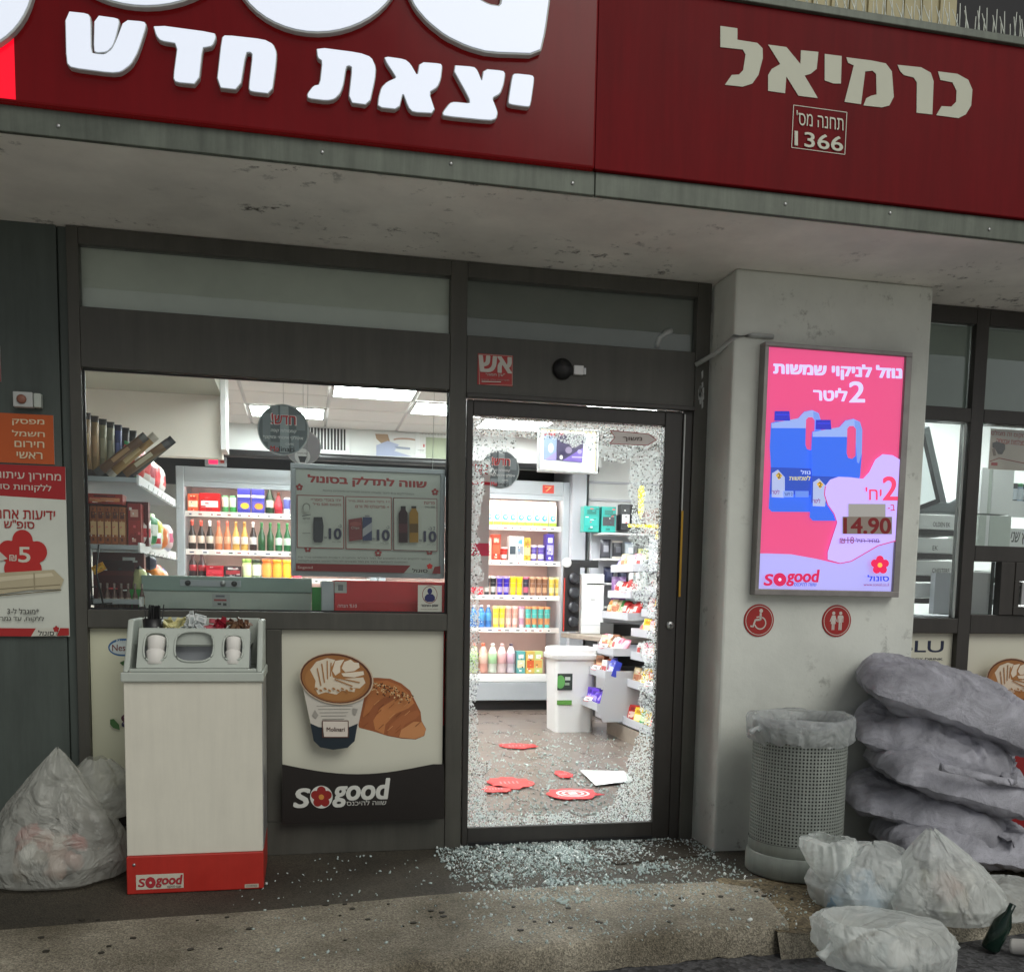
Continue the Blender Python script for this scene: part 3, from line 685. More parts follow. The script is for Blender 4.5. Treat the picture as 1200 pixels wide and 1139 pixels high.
# ------------------------------------------------------------------ right hand shopfront
rf = E('counter_window', (2.7, 0, G), 0, 'dark framed service window beside the plaster pillar with a cash drawer', 'window')
def rb(x0, x1, z0, z1, y0=-.03, y1=.05, m=FRAME2, n='frame_bar'): return P(B(n, m, x0, x1, y0, y1, z0, z1, bev=.0025), rf)
rb(2.095, 2.18, Z0, 2.652); rb(2.497, 2.568, Z0, 2.652); rb(2.181, 2.496, 2.575, 2.652); rb(2.569, 3.8, 2.575, 2.652)
rb(2.181, 2.496, 2.105, 2.172); rb(2.569, 3.8, 2.105, 2.172); rb(2.569, 3.8, 1.425, 1.503); rb(2.181, 2.496, 1.06, 1.135); rb(2.569, 3.8, 1.06, 1.155)
rb(2.181, 2.496, Z0, .2); rb(2.569, 3.8, Z0, .2); rb(2.72, 2.80, 1.156, 1.424, -.04, .04); rb(2.80, 3.5, 1.33, 1.424, -.045, .03, n='drawer_rail'); rb(2.80, 3.5, 1.156, 1.20, -.045, .03, n='drawer_rail')
rb(2.80, 2.83, 1.20, 1.33, -.045, .03, n='drawer_rail')
P(B('drawer_handle', STEEL, 2.835, 2.92, -.055, -.03, 1.21, 1.325, bev=.004), rf)
for (x0, x1) in ((2.181, 2.496), (2.569, 3.8)):
    P(B('upper_pane', GLASS, x0, x1, .004, .009, 2.173, 2.574), rf)
    P(B('frosted_film', mat('frosted_film', s2l('98a098'), .6, noise_s=3, noise_amt=.08), x0, x1, .012, .014, 2.173, 2.574), rf)
P(B('tall_pane', GLASS, 2.181, 2.496, .004, .009, 1.136, 2.104), rf); P(B('wide_pane', GLASS, 2.569, 3.8, .004, .009, 1.504, 2.104), rf); P(B('drawer_pane', GLASS, 2.569, 2.719, .004, .009, 1.156, 1.424), rf)
P(B('edge_strip', LETRIM, 2.482, 2.492, -.006, .003, 1.14, 2.10), rf)
s = Sheet([(512, 155), (630, 155), (625, 300), (510, 300)], 2.10, 2.470, .95, 1.058, .004)
s.mb.box(2.181, 2.496, .004, .01, .2, 1.0595, s2l('d0cfbe'))
s.text('BLU', 2.2, 0, 2.3, 1, '14244a') if 0 else None
s = Sheet([(0, 0), (100, 0), (100, 300), (0, 300)], 2.181, 2.496, .2, 1.0595, .0035)
s.full('d0cfbe').text('BLU', 5, 14, 84, 34, '15203f', 0, .05).text('ENERGY DRINK', 8, 44, 84, 48, '22283a').text('ש״ח ביריבוע', 30, 60, 78, 70, '22283a')
P(s.build('printed_lower_panel', PRINT), rf)
s = Sheet([(48, 36), (964, 36), (946, 1068), (46, 1094)], 2.62, 3.33, .203, 1.0595, .0035)
x0 = s; s.mb.add([(2.569, .0036, .2), (3.8, .0036, .2), (3.8, .0036, 1.0595), (2.569, .0036, 1.0595)], [(0, 1, 2, 3)], s2l('d3d2c2')); coffee_art(s, -60, 30)
P(s.build('coffee_poster_panel', PRINT), rf)
P(B('panel_backing', FRAME, 2.181, 2.496, .012, .02, .2005, 1.0595), rf); P(B('panel_backing', FRAME, 2.569, 3.8, .012, .02, .2005, 1.0595), rf)

# ================================================================== SIGNS ON THE FASCIA
FZ = homog([(0, 130), (700, 205), (1200, 50), (165, 30)], [(-1.67, 2.715), (.300, 2.727), (2.019, 3.399), (-1.244, 3.026)])
def zm(pts, ox, oy, k): return [FZ(ox+x/k, oy+y/k) for x, y in pts]
def rnd(poly, it=1):
    for _ in range(it):
        q = []
        for i in range(len(poly)):
            a, b = poly[i], poly[(i+1) % len(poly)]
            q += [(a[0]*.82+b[0]*.18, a[1]*.82+b[1]*.18), (a[0]*.18+b[0]*.82, a[1]*.18+b[1]*.82)]
        poly = q
    return poly
def grow(poly, k):
    cx = sum(p[0] for p in poly)/len(poly); cy = sum(p[1] for p in poly)/len(poly)
    n = len(poly); out = []
    A = sum(poly[i][0]*poly[(i+1) % n][1]-poly[(i+1) % n][0]*poly[i][1] for i in range(n)); sg = 1 if A > 0 else -1
    for i in range(n):
        a, b, c = Vector(poly[i-1]), Vector(poly[i]), Vector(poly[(i+1) % n])
        n1 = Vector(((b-a).y, -(b-a).x)); n2 = Vector(((c-b).y, -(c-b).x))
        v = (n1.normalized()+n2.normalized()); v = v.normalized() if v.length > 1e-6 else n1.normalized()
        out.append(tuple(b+v*k*sg))
    return out
S(MB().box(-4, .292, -.832, -.812, 2.656, 2.738).box(.294, 4.6, -.832, -.812, 2.656, 2.738).build('fascia_flashing', FLASH, bev=.003))
fsc = MB()
for i in range(7):
    x = -1.5+i*.57+.13*((i*5) % 3); fsc.lathe([(.006, -.0005), (.006, .002), (.002, .003)], seg=10)
    for q in range(len(fsc.v)-30, len(fsc.v)): a_ = fsc.v[q]; fsc.v[q] = (x+a_[0], -.8325-a_[2], 2.70+.02*((i*7) % 3-1)/2+a_[1])
fsc = fsc.build('screw_heads', STEEL); fsc['kind'] = 'stuff'; fsc.parent = bpy.data.objects['fascia_flashing']
ls = E('lit_sign', (-1.2, -.83, 2.74), 0, 'glossy dark red illuminated shop sign with white raised Hebrew letters', 'sign')
P(B('sign_face', REDLIT, -4, .285, -.855, -.60, 2.739, 3.9, bev=.008), ls)
P(B('bright_end_panel', REDGLOW, -4, -1.618, -.857, -.853, 2.745, 3.2), ls)
LW = [([(443,130),(580,145),(597,170),(600,390),(640,400),(690,402),(735,370),(765,310),(812,185),(935,195),(948,215),(905,350),(885,400),(850,460),(790,505),(730,512),(480,480),(450,450)], 0, 0, 5.4545),
 ([(627,155),(770,175),(778,195),(755,290),(735,345),(700,380),(640,385),(622,375)], 0, 0, 5.4545),
 ([(525,125),(825,165),(832,185),(815,225),(785,232),(765,235),(745,415),(635,405),(625,385),(648,215),(560,200),(540,175)], 60, 10, 4.2857),
 ([(865,190),(880,176),(1070,197),(1115,220),(1132,260),(1128,320),(1108,462),(1005,450),(998,435),(1018,270),(1005,255),(980,258),(950,442),(838,430)], 60, 10, 4.2857),
 ([(85,100),(280,125),(335,145),(355,190),(352,240),(325,362),(232,350),(250,190),(235,180),(218,185),(205,270),(190,310),(165,335),(130,342),(45,332),(42,315),(70,278),(100,272),(112,160),(90,145)], 350, 40, 4),
 ([(397,142),(490,155),(515,175),(550,235),(562,168),(655,175),(662,185),(655,245),(640,280),(600,305),(632,400),(530,395),(510,375),(482,300),(462,382),(368,372),(372,330),(385,285),(410,260),(455,240),(440,215),(410,170)], 350, 40, 4),
 ([(707,182),(810,190),(825,205),(848,262),(858,200),(945,208),(953,220),(945,270),(930,310),(892,330),(912,380),(918,400),(912,425),(885,433),(672,412),(668,400),(700,358),(720,352),(795,360),(790,330)], 350, 40, 4),
 ([(1000,220),(1080,228),(1088,240),(1070,365),(1060,370),(975,358),(972,345),(990,230)], 350, 40, 4)]
def lit_letter(poly, rim):
    l = P(MB().prism(grow(poly, rim), -.880, -.8555).build('raised_letter', LETRIM, bev=.002), ls)
    f = MB().prism(poly, -.884, -.8805).build('lit_face', LETLIT, l); f.matrix_parent_inverse = l.matrix_parent_inverse.copy()
    f.matrix_parent_inverse = Matrix.Identity(4)
for pts, ox, oy, k in LW: lit_letter(rnd(zm(pts, ox, oy, k)), .0035)
def ellp(cx, cy, a, b): return [FZ(cx+a*math.cos(t), cy+b*math.sin(t)) for t in [2*math.pi*i/48 for i in range(48)]]
lit_letter(ellp(-37, -15, 80, 84), .007); lit_letter(ellp(174, -60, 105, 76), .007); lit_letter(ellp(372, -36, 98, 82), .007)
lit_letter(rnd(zm([(455,-60),(462,-35),(477,0),(486,18),(500,34),(520,50),(545,62),(570,69),(628,71),(634,45),(640,0),(648,-60),(594,-60),(587,0),(584,18),(570,16),(555,8),(547,0),(535,-60)], 0, 0, 1)), .007)
rs = E('unlit_sign', (1.2, -.83, 2.74), 0, 'matt red unlit sign panel with pale Hebrew town name and boxed number', 'sign')
P(B('sign_face', SIGNRED, .296, 4.6, -.848, -.60, 2.739, 3.372, bev=.004), rs)
P(B('cap_strip', FLASH, .296, 4.6, -.862, -.62, 3.3725, 3.402, bev=.003), rs)
P(B('joint_strip', SIGNRED, .286, .300, -.852, -.84, 2.74, 3.9), rs)
RW = [[(78,48),(148,58),(148,105),(230,118),(252,140),(253,180),(235,250),(210,285),(170,298),(97,290),(125,250),(155,248),(172,230),(182,165),(170,145),(78,135)],
 [(275,125),(350,135),(408,205),(410,148),(482,155),(475,225),(450,245),(425,252),(480,345),(400,335),(350,255),(345,325),(275,315),(275,250),(290,225),(325,205)],
 [(508,163),(578,172),(575,285),(545,285),(508,272)],
 [(597,177),(700,190),(760,202),(785,235),(793,340),(775,375),(745,383),(668,375),(680,345),(700,335),(722,330),(720,245),(705,232),(675,235),(658,370),(590,360),(628,210),(605,200)],
 [(808,208),(905,218),(945,240),(957,275),(952,412),(887,405),(888,280),(875,260),(835,250),(820,235)],
 [(975,235),(1055,245),(1100,270),(1117,310),(1112,375),(1090,412),(1060,427),(968,415),(990,378),(1030,380),(1050,360),(1052,315),(1035,280),(985,270)]]
LP = mat('pale_sign_film', s2l('c4c6b4'), .5, noise_s=5, noise_amt=.06)
for pts in RW: P(MB().prism(zm(pts, 820, 20, 3.5294), -.8505, -.8485).build('letter', LP), rs)
s = Sheet([(0, 0), (1, 0), (1, 1), (0, 1)], 0, 1, 0, 1, -.849)
s.H = lambda x, y: FZ(820+x/3.5294, 20+y/3.5294)
for a in ((380,373,600,403),(600,403,592,577),(592,577,372,548),(372,548,380,373)): s.line(*a, 3, 'c4c0b0')
s.text("תחנה מס'", 392, 395, 585, 455, 'c4c6b4', .13, .01).text('1366', 385, 480, 582, 540, 'c4c6b4', .13, .05)
P(s.build('station_number', PRINT), rs)
# bird spikes on the cap
bs = E('bird_spikes', (1.6, -.74, 3.402), 0, 'row of thin upright bird spikes on top of the red sign', 'bird spikes')
P(B('spike_base', SPIKE, .5, 3.6, -.80, -.77, 3.4025, 3.408), bs)
sp = MB().tube([(0, 0, 0), (0, 0, .115)], [.0024, .0016], 6).mesh('spike', SPIKE)
k = 0
for i in range(130):
    x = .62+i*.0135
    o = bpy.data.objects.new('spike', sp); col.objects.link(o); o.location = (x, -.785, 3.406); o.rotation_euler = (R((-18, 16, -6)[i % 3]+rng.normal()*3), R(-16+rng.normal()*4 if i % 3 else 12), 0)
    P(o, bs)
# ================================================================== LIGHTBOX AND PILLAR SIGNS
lb = E('poster_lightbox', (1.6, -.253, 1.24), 0, 'glowing pink poster lightbox on the pillar advertising blue fluid cans', 'lightbox')
x0, x1, z0, z1 = 1.243, 1.968, 1.236, 2.340; ix0, ix1, iz0, iz1 = 1.262, 1.936, 1.262, 2.322
fb = MB(); fb.box(x0, x1, -.305, -.2525, z0, iz0).box(x0, x1, -.305, -.2525, iz1, z1).box(x0, ix0, -.305, -.2525, iz0, iz1).box(ix1, x1, -.305, -.2525, iz0, iz1)
P(fb.build('frame', mat('lightbox_frame', s2l('8b8785'), .4, .5, noise_s=8, noise_amt=.2), bev=.002), lb)
P(B('box_back', DARK, ix0, ix1, -.27, -.2526, iz0, iz1), lb)
PK, BL, WH = 'f2488a', '2a6cf0', 'beb4fb'
s = Sheet([(140, 85), (693, 125), (640, 1055), (90, 1048)], ix0+.001, ix1-.001, iz0+.001, iz1-.001, -.29, .0003)
s.full(PK)
s.poly([(60, 906), (130, 905), (230, 908), (330, 925), (400, 940), (425, 945), (470, 935), (520, 905), (580, 872), (660, 850), (700, 845), (650, 1075), (60, 1065)], WH)
for (dx, dy) in ((0, 0), (165, 35)):
    q = lambda pts: [(x+dx, y+dy) for x, y in pts]
    s.poly(q([(150,385),(170,378),(230,378),(262,365),(285,340),(318,333),(345,345),(354,375),(352,480),(345,560),(335,600),(325,738),(150,738),(138,725),(148,560),(144,480)]), BL)
    s.poly(q([(152,386),(262,366),(286,341),(318,334),(345,346),(353,378),(352,405),(152,405)]), '9fb4f4')
    s.poly(q([(322,340),(345,346),(354,376),(352,470),(340,510),(332,505)]), '7fa0f0')
    s.poly(q([(293,372),(302,362),(318,362),(328,374),(326,480),(312,492),(296,488),(290,470)]), PK)
    s.poly(q([(165,338),(225,338),(228,376),(163,376)]), '1c22c8'); s.poly(q([(170,350),(222,350),(222,354),(170,354)]), '3038e8')
    s.poly(q([(147,560),(332,565),(328,672),(143,668)]), '1648c0'); s.poly(q([(152,585),(176,570),(204,600),(204,650),(200,682),(150,680)]), 'b9c0ea')
    s.poly(q([(166,592),(180,580),(194,594),(180,612)]), 'e0b040').text('2', 174+dx, 586+dy, 187+dx, 604+dy, '202020')
    if not dx:
        s.text('נוזל', 270, 572, 308, 588, 'd8e0f8').text('לשמשות', 222, 594, 308, 612, 'e8d890')
        s.rect(196, 655, 238, 680, '8fa8ee').rect(245, 655, 300, 680, '6a90ee').text('2 ליטר', 200, 660, 234, 674, '20308a')
    s.text('ליטר', 150+dx, 650+dy, 180+dx, 668+dy, '8a3a8a')
s.poly([(372, 930), (372, 900), (385, 860), (400, 820), (412, 780), (400, 745), (375, 710), (362, 670), (366, 635), (385, 610), (420, 598), (470, 600), (520, 606), (545, 580), (570, 530), (600, 508), (640, 512), (672, 530), (690, 560), (700, 845), (660, 850), (580, 872), (520, 905), (470, 935), (425, 944)], 'c8b4f6')
for a in ((366,635,362,670),(362,670,375,710),(375,710,400,745),(400,745,412,780),(412,780,385,860),(385,860,372,900),(372,900,372,930),(372,930,425,944),(425,944,470,935),(470,935,580,872),(580,872,660,850)): s.line(*a, 4, 'c2457a')
s.text('נוזל לניקוי שמשות', 158, 146, 674, 205, 'd6cdfa', .035, .075)
s.text('2', 464, 224, 524, 304, 'd6cdfa', 0, .06).text('ליטר', 318, 248, 452, 297, 'd6cdfa', .03, .07)
s.text('2', 600, 598, 656, 690, 'e0406a', 0, .06).text("יח'", 528, 640, 592, 690, 'e0406a').text('ב-', 618, 708, 646, 732, 'c04060')
s.rect(456, 706, 608, 826, '8c8a86').rect(432, 757, 634, 826, '6a6058').text('14.90', 438, 762, 628, 824, '5a0c10', .0, .08)
s.text('₪18', 420, 838, 478, 864, '8a3a6a').text('מחיר רגיל', 486, 842, 580, 860, '6a4a8a').line(425, 850, 585, 856, 3, '5a3a6a')
sogood(s, 108, 972, 334, 1034, 'c41c50', 'c41c50', 'd6cdfa', sl=0); s.text('שווה להיכנס', 230, 1020, 322, 1036, '2a50c0')
s.flower(582, 950, 38, 'd81c50', 'f0b050').text('סונול', 532, 990, 618, 1014, '2440d0', 0, .05).text('www.sonol.co.il', 514, 1022, 618, 1034, '8a4a7a')
P(s.build('backlit_poster', BACKLIT), lb)
P(B('cover_pane', GLASS, ix0, ix1, -.3015, -.2995, iz0, iz1), lb)
def round_sign(cx, cz, lab, kind):
    e = E('pictogram_sign', (cx, -.2525, cz), 0, lab, 'sign', 'round red signs under the lightbox')
    d = MB().lathe([(.074, 0), (.0745, .002), (.073, .004)], seg=40, smooth=False).build('disc', mat('sign_red', s2l('9e1f1c'), .4), e); d.rotation_euler = (R(90), 0, 0)
    m = MB(); W_ = s2l('c9c2ba'); y = -.0045
    for i in range(40):
        a, b = 2*math.pi*i/40, 2*math.pi*(i+1)/40
        m.add([(.067*math.cos(a), y, .067*math.sin(a)), (.067*math.cos(b), y, .067*math.sin(b)), (.064*math.cos(b), y, .064*math.sin(b)), (.064*math.cos(a), y, .064*math.sin(a))], [(0, 1, 2, 3)], W_)
    if kind == 'wc':
        for dx, f in ((-.018, 1), (.018, 0)):
            m.disc(dx, .036, .008, .008, y, W_, 16)
            if f: m.add([(dx+a, y, b) for a, b in ((-.008, .026), (.008, .026), (.019, -.002), (.014, -.004), (.009, .010), (.013, -.014), (.007, -.014), (.007, -.042), (.001, -.042), (.001, -.014), (-.001, -.014), (-.001, -.042), (-.007, -.042), (-.007, -.014), (-.013, -.014), (-.009, .010), (-.014, -.004), (-.019, -.002))], [tuple(range(18))], W_)
            else: m.add([(dx+a, y, b) for a, b in ((-.011, .026), (.011, .026), (.015, .020), (.015, -.006), (.010, -.006), (.010, .012), (.008, .012), (.008, -.042), (.001, -.042), (.001, -.008), (-.001, -.008), (-.001, -.042), (-.008, -.042), (-.008, .012), (-.010, .012), (-.010, -.006), (-.015, -.006), (-.015, .020))], [tuple(range(18))], W_)
    else:
        m.disc(.008, .044, .009, .009, y, W_, 16)
        def seg(a, b, w_): 
            L = math.hypot(b[0]-a[0], b[1]-a[1]); nx, nz = -(b[1]-a[1])/L*w_/2, (b[0]-a[0])/L*w_/2
            m.add([(a[0]+nx, y-.0003, a[1]+nz), (b[0]+nx, y-.0003, b[1]+nz), (b[0]-nx, y-.0003, b[1]-nz), (a[0]-nx, y-.0003, a[1]-nz)], [(0, 1, 2, 3)], W_)
        seg((.006, .034), (.006, .002), .010); seg((.006, .018), (-.014, .014), .006); seg((.006, .004), (-.018, .002), .009); seg((-.018, .004), (-.030, -.030), .008); seg((-.030, -.028), (-.042, -.026), .007)
        for i in range(26):
            a, b = R(-165+i*9.2), R(-165+(i+1)*9.2); r = .027
            seg((.006+r*math.cos(a), -.012+r*math.sin(a)), (.006+r*math.cos(b), -.012+r*math.sin(b)), .006)
    m.build('pictogram', PRINT, e)
round_sign(1.294, 1.120, 'round red wheelchair user sign below the lightbox', 'w')
round_sign(1.685, 1.122, 'round red toilet sign with white woman and man', 'wc')
T(MB().tube([(1.035, -.034, 2.285), (1.10, -.12, 2.325), (1.116, -.262, 2.36), (1.20, -.262, 2.372), (1.30, -.262, 2.374)], .011).build('wall_conduit', LETRIM), 'thin pale conduit running from the door frame round the pillar corner', 'conduit')

# ================================================================== LEFT WALL SIGNS
def board(name, x0, x1, z0, z1, y0, corners, fn, label, cat, m=MATT):
    e = E(name, ((x0+x1)/2, y0, z0), 0, label, cat)
    P(B('board', SHELFW, x0, x1, y0-.004, y0, z0, z1), e)
    s = Sheet(corners, x0, x1, z0, z1, y0-.0042); fn(s); P(s.build('print', m), e); return e
def f1(s):
    s.full('b5521e')
    for i, t in enumerate(('מפסק', 'חשמל', 'חירום', 'ראשי')):
        a = ((38, 280, 168, 305), (36, 325, 170, 348), (46, 368, 168, 392), (54, 412, 160, 438))[i]; s.text(t, *a, 'd8c8a8', .0, .04)
board('breaker_sign', -1.98, -1.727, 1.712, 1.908, -.013, [(-75, 255), (205, 262), (210, 458), (-75, 458)], f1, 'orange sign with pale Hebrew words below the grey switch', 'sign')
def f2(s):
    s.full('ccd0c6').poly([(-120, 440), (245, 455), (247, 575), (-120, 565)], '9c1c20')
    s.text('מחירון עיתונים', -60, 480, 228, 512, 'c8c0b4', .01).text('ללקוחות סונול', -60, 520, 190, 550, 'c8c0b4', .01)
    s.text('ידיעות אחרונות', -110, 618, 204, 650, '9a2420', .0, .03).text('סופ"ש', 4, 655, 122, 685, '9a2420', 0, .03)
    s.flower(75, 790, 100, 'b02422').text('5', 58, 755, 104, 812, 'c8c6b8', 0, .05).text('₪', 22, 785, 50, 808, 'c8c6b8').poly([(-20, 770), (15, 800), (-20, 812)], 'c0bcb0')
    s.poly([(-120, 862), (200, 838), (240, 875), (225, 912), (100, 918), (-120, 950)], 'b0a68a').poly([(-120, 880), (190, 850), (200, 862), (-120, 900)], 'c8bfa4').line(-120, 925, 225, 895, 3, '7a7058').line(-120, 952, 230, 916, 4, '6a6048').line(120, 852, 122, 915, 5, '948a70')
    s.text('*מוגבל ל-3', 10, 990, 138, 1012, '3a3a38').text('ללקוח, עד גמר', -20, 1020, 158, 1044, '3a3a38')
    s.poly([(-120, 1068), (140, 1068), (110, 1100), (-120, 1100)], 'a42020').poly([(225, 1066), (262, 1066), (262, 1095), (212, 1098)], 'a42020').poly([(125, 1068), (220, 1066), (205, 1096), (105, 1100)], 'c6c6ba')
    s.text('סונול', 135, 1076, 200, 1096, '2a2a2c', 0, .04, .1).flower(209, 1070, 13, 'a42020')
board('newspaper_price_board', -2.06, -1.687, 1.012, 1.705, -.013, [(-140, 455), (245, 455), (262, 1100), (-140, 1100)], f2, 'white and red Hebrew newspaper price board on dark wall', 'sign')
def f3(s): s.full('8c2020').frame(4, 4, 96, 96, 2, 'b8a8a0').text('גז', 55, 30, 92, 60, 'c0b0a8')
board('red_wall_sticker', -2.02, -1.918, 2.03, 2.17, -.013, [(0, 0), (100, 0), (100, 100), (0, 100)], f3, 'small red sticker high on the dark wall at the edge', 'sticker')
sw = E('switch_box', (-1.82, -.013, 1.93), 0, 'small grey switch box with reddish button above the orange sign', 'switch')
P(B('box', LETRIM, -1.868, -1.795, -.05, -.0125, 1.930, 1.990, bev=.004), sw); P(B('box_side', GREYP, -1.793, -1.765, -.045, -.0125, 1.932, 1.988, bev=.004), sw)
o = MB().lathe([(.018, 0), (.018, .006), (.012, .010), (0, .011)], seg=20).build('button', mat('faded_red', s2l('8a5a4a'), .5)); o.rotation_euler = (R(90), 0, 0); o.location = (-1.835, -.05, 1.96); P(o, sw)
#PART2
# ================================================================== BEHIND THE BIG WINDOW
def C_(h): return s2l(h)
# hanging promotion poster in its metal frame
pp = E('hanging_promotion_poster', (-.45, .045, 1.28), 0, 'silver framed Hebrew promotion poster with three product boxes hanging inside the window', 'poster')
cr = [(140, 118), (1045, 162), (1030, 822), (120, 800)]
fx0, fx1, fz0, fz1 = -.790, -.113, 1.282, 1.768
m = MB(); t = .022
m.box(fx0, fx1, .035, .055, fz0, fz0+t).box(fx0, fx1, .035, .055, fz1-t, fz1).box(fx0, fx0+t, .035, .055, fz0+t, fz1-t).box(fx1-t, fx1, .035, .055, fz0+t, fz1-t)
P(m.build('frame', FRIDGE, bev=.003), pp); P(B('back_sheet', GREYP, fx0+t, fx1-t, .045, .052, fz0+t, fz1-t), pp)
s = Sheet([(128, 142), (1008, 185), (1000, 798), (128, 775)], fx0+t, fx1-t, fz0+t, fz1-t, .0448)
RD = 'a8302a'
s.full('ccd0c8').text('שווה לתדלק בסונול', 204, 180, 922, 240, RD, .055, .08).text('המתדלקים ב-9 ליטר ומעלה נהנים ממחירים מיוחדים בחנות', 292, 272, 846, 288, '4a4a46', .047, 0)
for (a, b) in ((150, 258), (975, 292), (200, 640), (628, 668), (940, 660)): s.flower(a, b, 22, RD, 'ccd0c8')
for (a, b, c, d_) in ((136, 308, 418, 630), (432, 318, 708, 640), (722, 328, 985, 650)): s.frame(a, b, c, d_, 4, 'a8302a' if a != 722 else '803a3a', .03); s.rect(a+3, b+4, c-3, d_-2, 'd3d5cb', .03)
s.text('יח׳ בונד׳ ספריי', 220, 330, 402, 345, RD, .03, .01).text('מיטוס 500 מ״ל', 232, 355, 402, 372, RD, .03, .01)
s.text('11 בקל נשיים 355 מ״ל', 448, 338, 695, 355, RD, .03, .01).text('+ פרינגלס 70 גרם', 490, 368, 695, 388, RD, .03, .01)
s.text('פריגת', 905, 352, 972, 370, RD, .03, .01).text('500 מ״ל', 912, 380, 972, 392, '5a5a54')
for x, y in ((330, 515), (622, 525), (905, 535)): s.text('10', x, y, x+72, y+64, '22264a', .03, .10).text('₪', x-30, y+50, x-14, y+62, '4a4c60', 0, .0).text('מחיר רגיל', x+18, y+78, x+70, y+86, '5a5a54')
s.text("ב-", 385, 492, 405, 508, '22264a').text("ב-", 675, 502, 695, 518, '22264a').text("2 ב-", 930, 508, 972, 528, '22264a')
s.poly([(236, 446), (288, 446), (296, 500), (292, 590), (284, 602), (240, 600), (233, 585), (233, 500)], '2a2f38').rect(240, 448, 284, 470, '1c2026').ell(192, 385, 24, 26, '9a9a90').ell(192, 392, 18, 26, 'd3d5cb').line(165, 440, 218, 430, 4, '4a4a48').line(168, 545, 216, 545, 3, '5a5a58').text('spray', 170, 450, 215, 462, '5a5a58')
s.poly([(446, 462), (528, 450), (530, 585), (450, 596)], '8a2a2c').ell(488, 490, 34, 14, 'a85048').text('Chips', 462, 505, 512, 525, 'c8b8b0').poly([(532, 448), (588, 450), (588, 592), (532, 592)], '2b3a6a').poly([(532, 520), (588, 480), (588, 530), (532, 570)], 'b0b4b8').rect(545, 436, 574, 448, '9a9c9e')
for x, c1, c2 in ((748, '33161c', '5a2a30'), (812, 'a8822a', '6a5018')): s.poly([(x+14, 384), (x+44, 386), (x+44, 405), (x+56, 425), (x+56, 605), (x+2, 605), (x+2, 425), (x+14, 405)], c1).rect(x+3, 490, x+55, 545, c2).rect(x+14, 382, x+44, 396, '2a2a28')
s.text('בכפוף לתקנון ט.ל.ח המבצע עד גמר המלאי והחברה רשאית להפסיקו בכל עת', 140, 684, 945, 700, '5a5a52', .02, .0).text('התמונות להמחשה בלבד אין כפל מבצעים לא כולל מבצעי מועדון לקוחות', 142, 706, 800, 722, '5a5a52', .02, .0)
s.poly([(128, 730), (820, 746), (780, 792), (128, 775)], '8f2626').poly([(965, 755), (1000, 750), (1000, 798), (950, 796)], '8f2626').text('Sogood', 138, 746, 228, 766, 'c0a8a0', .02)
s.text('סונול', 830, 765, 922, 788, '2a2428', .02, .04, .1).flower(935, 752, 18, RD)
P(s.build('print', PRINT), pp)
for x in (-.72, -.17): P(MB().tube([(x, .045, 1.768), (x+.005, .048, 2.1), (x, .05, 2.65)], .0012, 5).build('hanging_wire', STEEL), pp)
# trust sticker on the glass
s = Sheet([(828, 842), (998, 846), (995, 1016), (826, 1014)], -.236, -.128, 1.128, 1.252, .003)
s.full('b9bbb0').ell(912, 902, 54, 54, '7a2430').ell(912, 902, 50, 50, 'b9bbb0').ell(912, 880, 17, 18, '23265a').poly([(876, 935), (876, 915), (890, 900), (912, 896), (934, 900), (948, 915), (948, 935), (930, 946), (894, 946)], '23265a').text('אמון הציבור', 850, 962, 970, 980, '2a2a3a', 0, .03).text('רוכשים ישראל בביטחון', 848, 988, 970, 994, '7a5a5a')
T(s.build('trust_sticker', PRINT), 'white square sticker with dark blue person symbol in the window corner', 'sticker')
# round coffee signs hanging
def molinari(name, x, y, z, r, lab, rich=True):
    e = E(name, (x, y, z), 0, lab, 'sign')
    d = MB().lathe([(r, 0), (r, .004)], seg=48, smooth=False).build('disc', GREYP if not rich else MATT, e); d.rotation_euler = (R(90), 0, 0)
    s = Sheet([(0, 0), (200, 0), (200, 200), (0, 200)], -r, r, -r, r, -.0045)
    if rich:
        s.ell(100, 100, 99, 99, 'aab4b8').ell(100, 100, 95, 95, '6d777c')
        for a in ((20, 40, 50, 150), (55, 10, 80, 80), (130, 120, 160, 180), (150, 40, 185, 100), (40, 150, 90, 180)): s.rect(*a, '8b969b')
        s.poly([(88, 8), (120, 8), (122, 190), (86, 190)], 'aab6bb').text('חדש!', 52, 38, 150, 82, 'f2e8e8', 0, .05).text('חדש!', 55, 40, 147, 80, 'd0242c', 0, .02)
        s.text('קפסולות קפה', 52, 98, 150, 114, 'e4e8ea', 0, .03).text('איטלקי איכותי ומוקצף', 22, 124, 176, 140, 'e4e8ea', 0, .03).text('CAFFE', 108, 152, 140, 160, 'e4e8ea').text('Mo', 50, 166, 82, 186, 'd0242c', 0, .03).text('linari', 83, 166, 142, 186, '1c1c20', 0, .03)
    else:
        s.ell(100, 100, 99, 99, '9c9ca0').ell(95, 150, 44, 44, 'dcdedf').poly([(70, 150), (120, 150), (108, 185), (82, 185)], '2c3434').text('קפה איכותי', 65, 130, 125, 140, '4a4a4a')
    s.build('print', MATT, e)
    MB().tube([(0, .002, r), (0, .002, 2.66-z)], .0012, 5).build('string', STEEL, e)
molinari('round_coffee_sign', -.826, .42, 1.965, .118, 'round grey hanging sign with red Hebrew heading, in the big window')
molinari('round_coffee_sign', .452, 1.6, 1.975, .118, 'round grey hanging sign with red Hebrew heading, behind the smashed door')
molinari('round_coffee_sign', -.735, .62, 1.915, .085, 'paler round hanging sign partly hidden behind the other coffee sign', False)
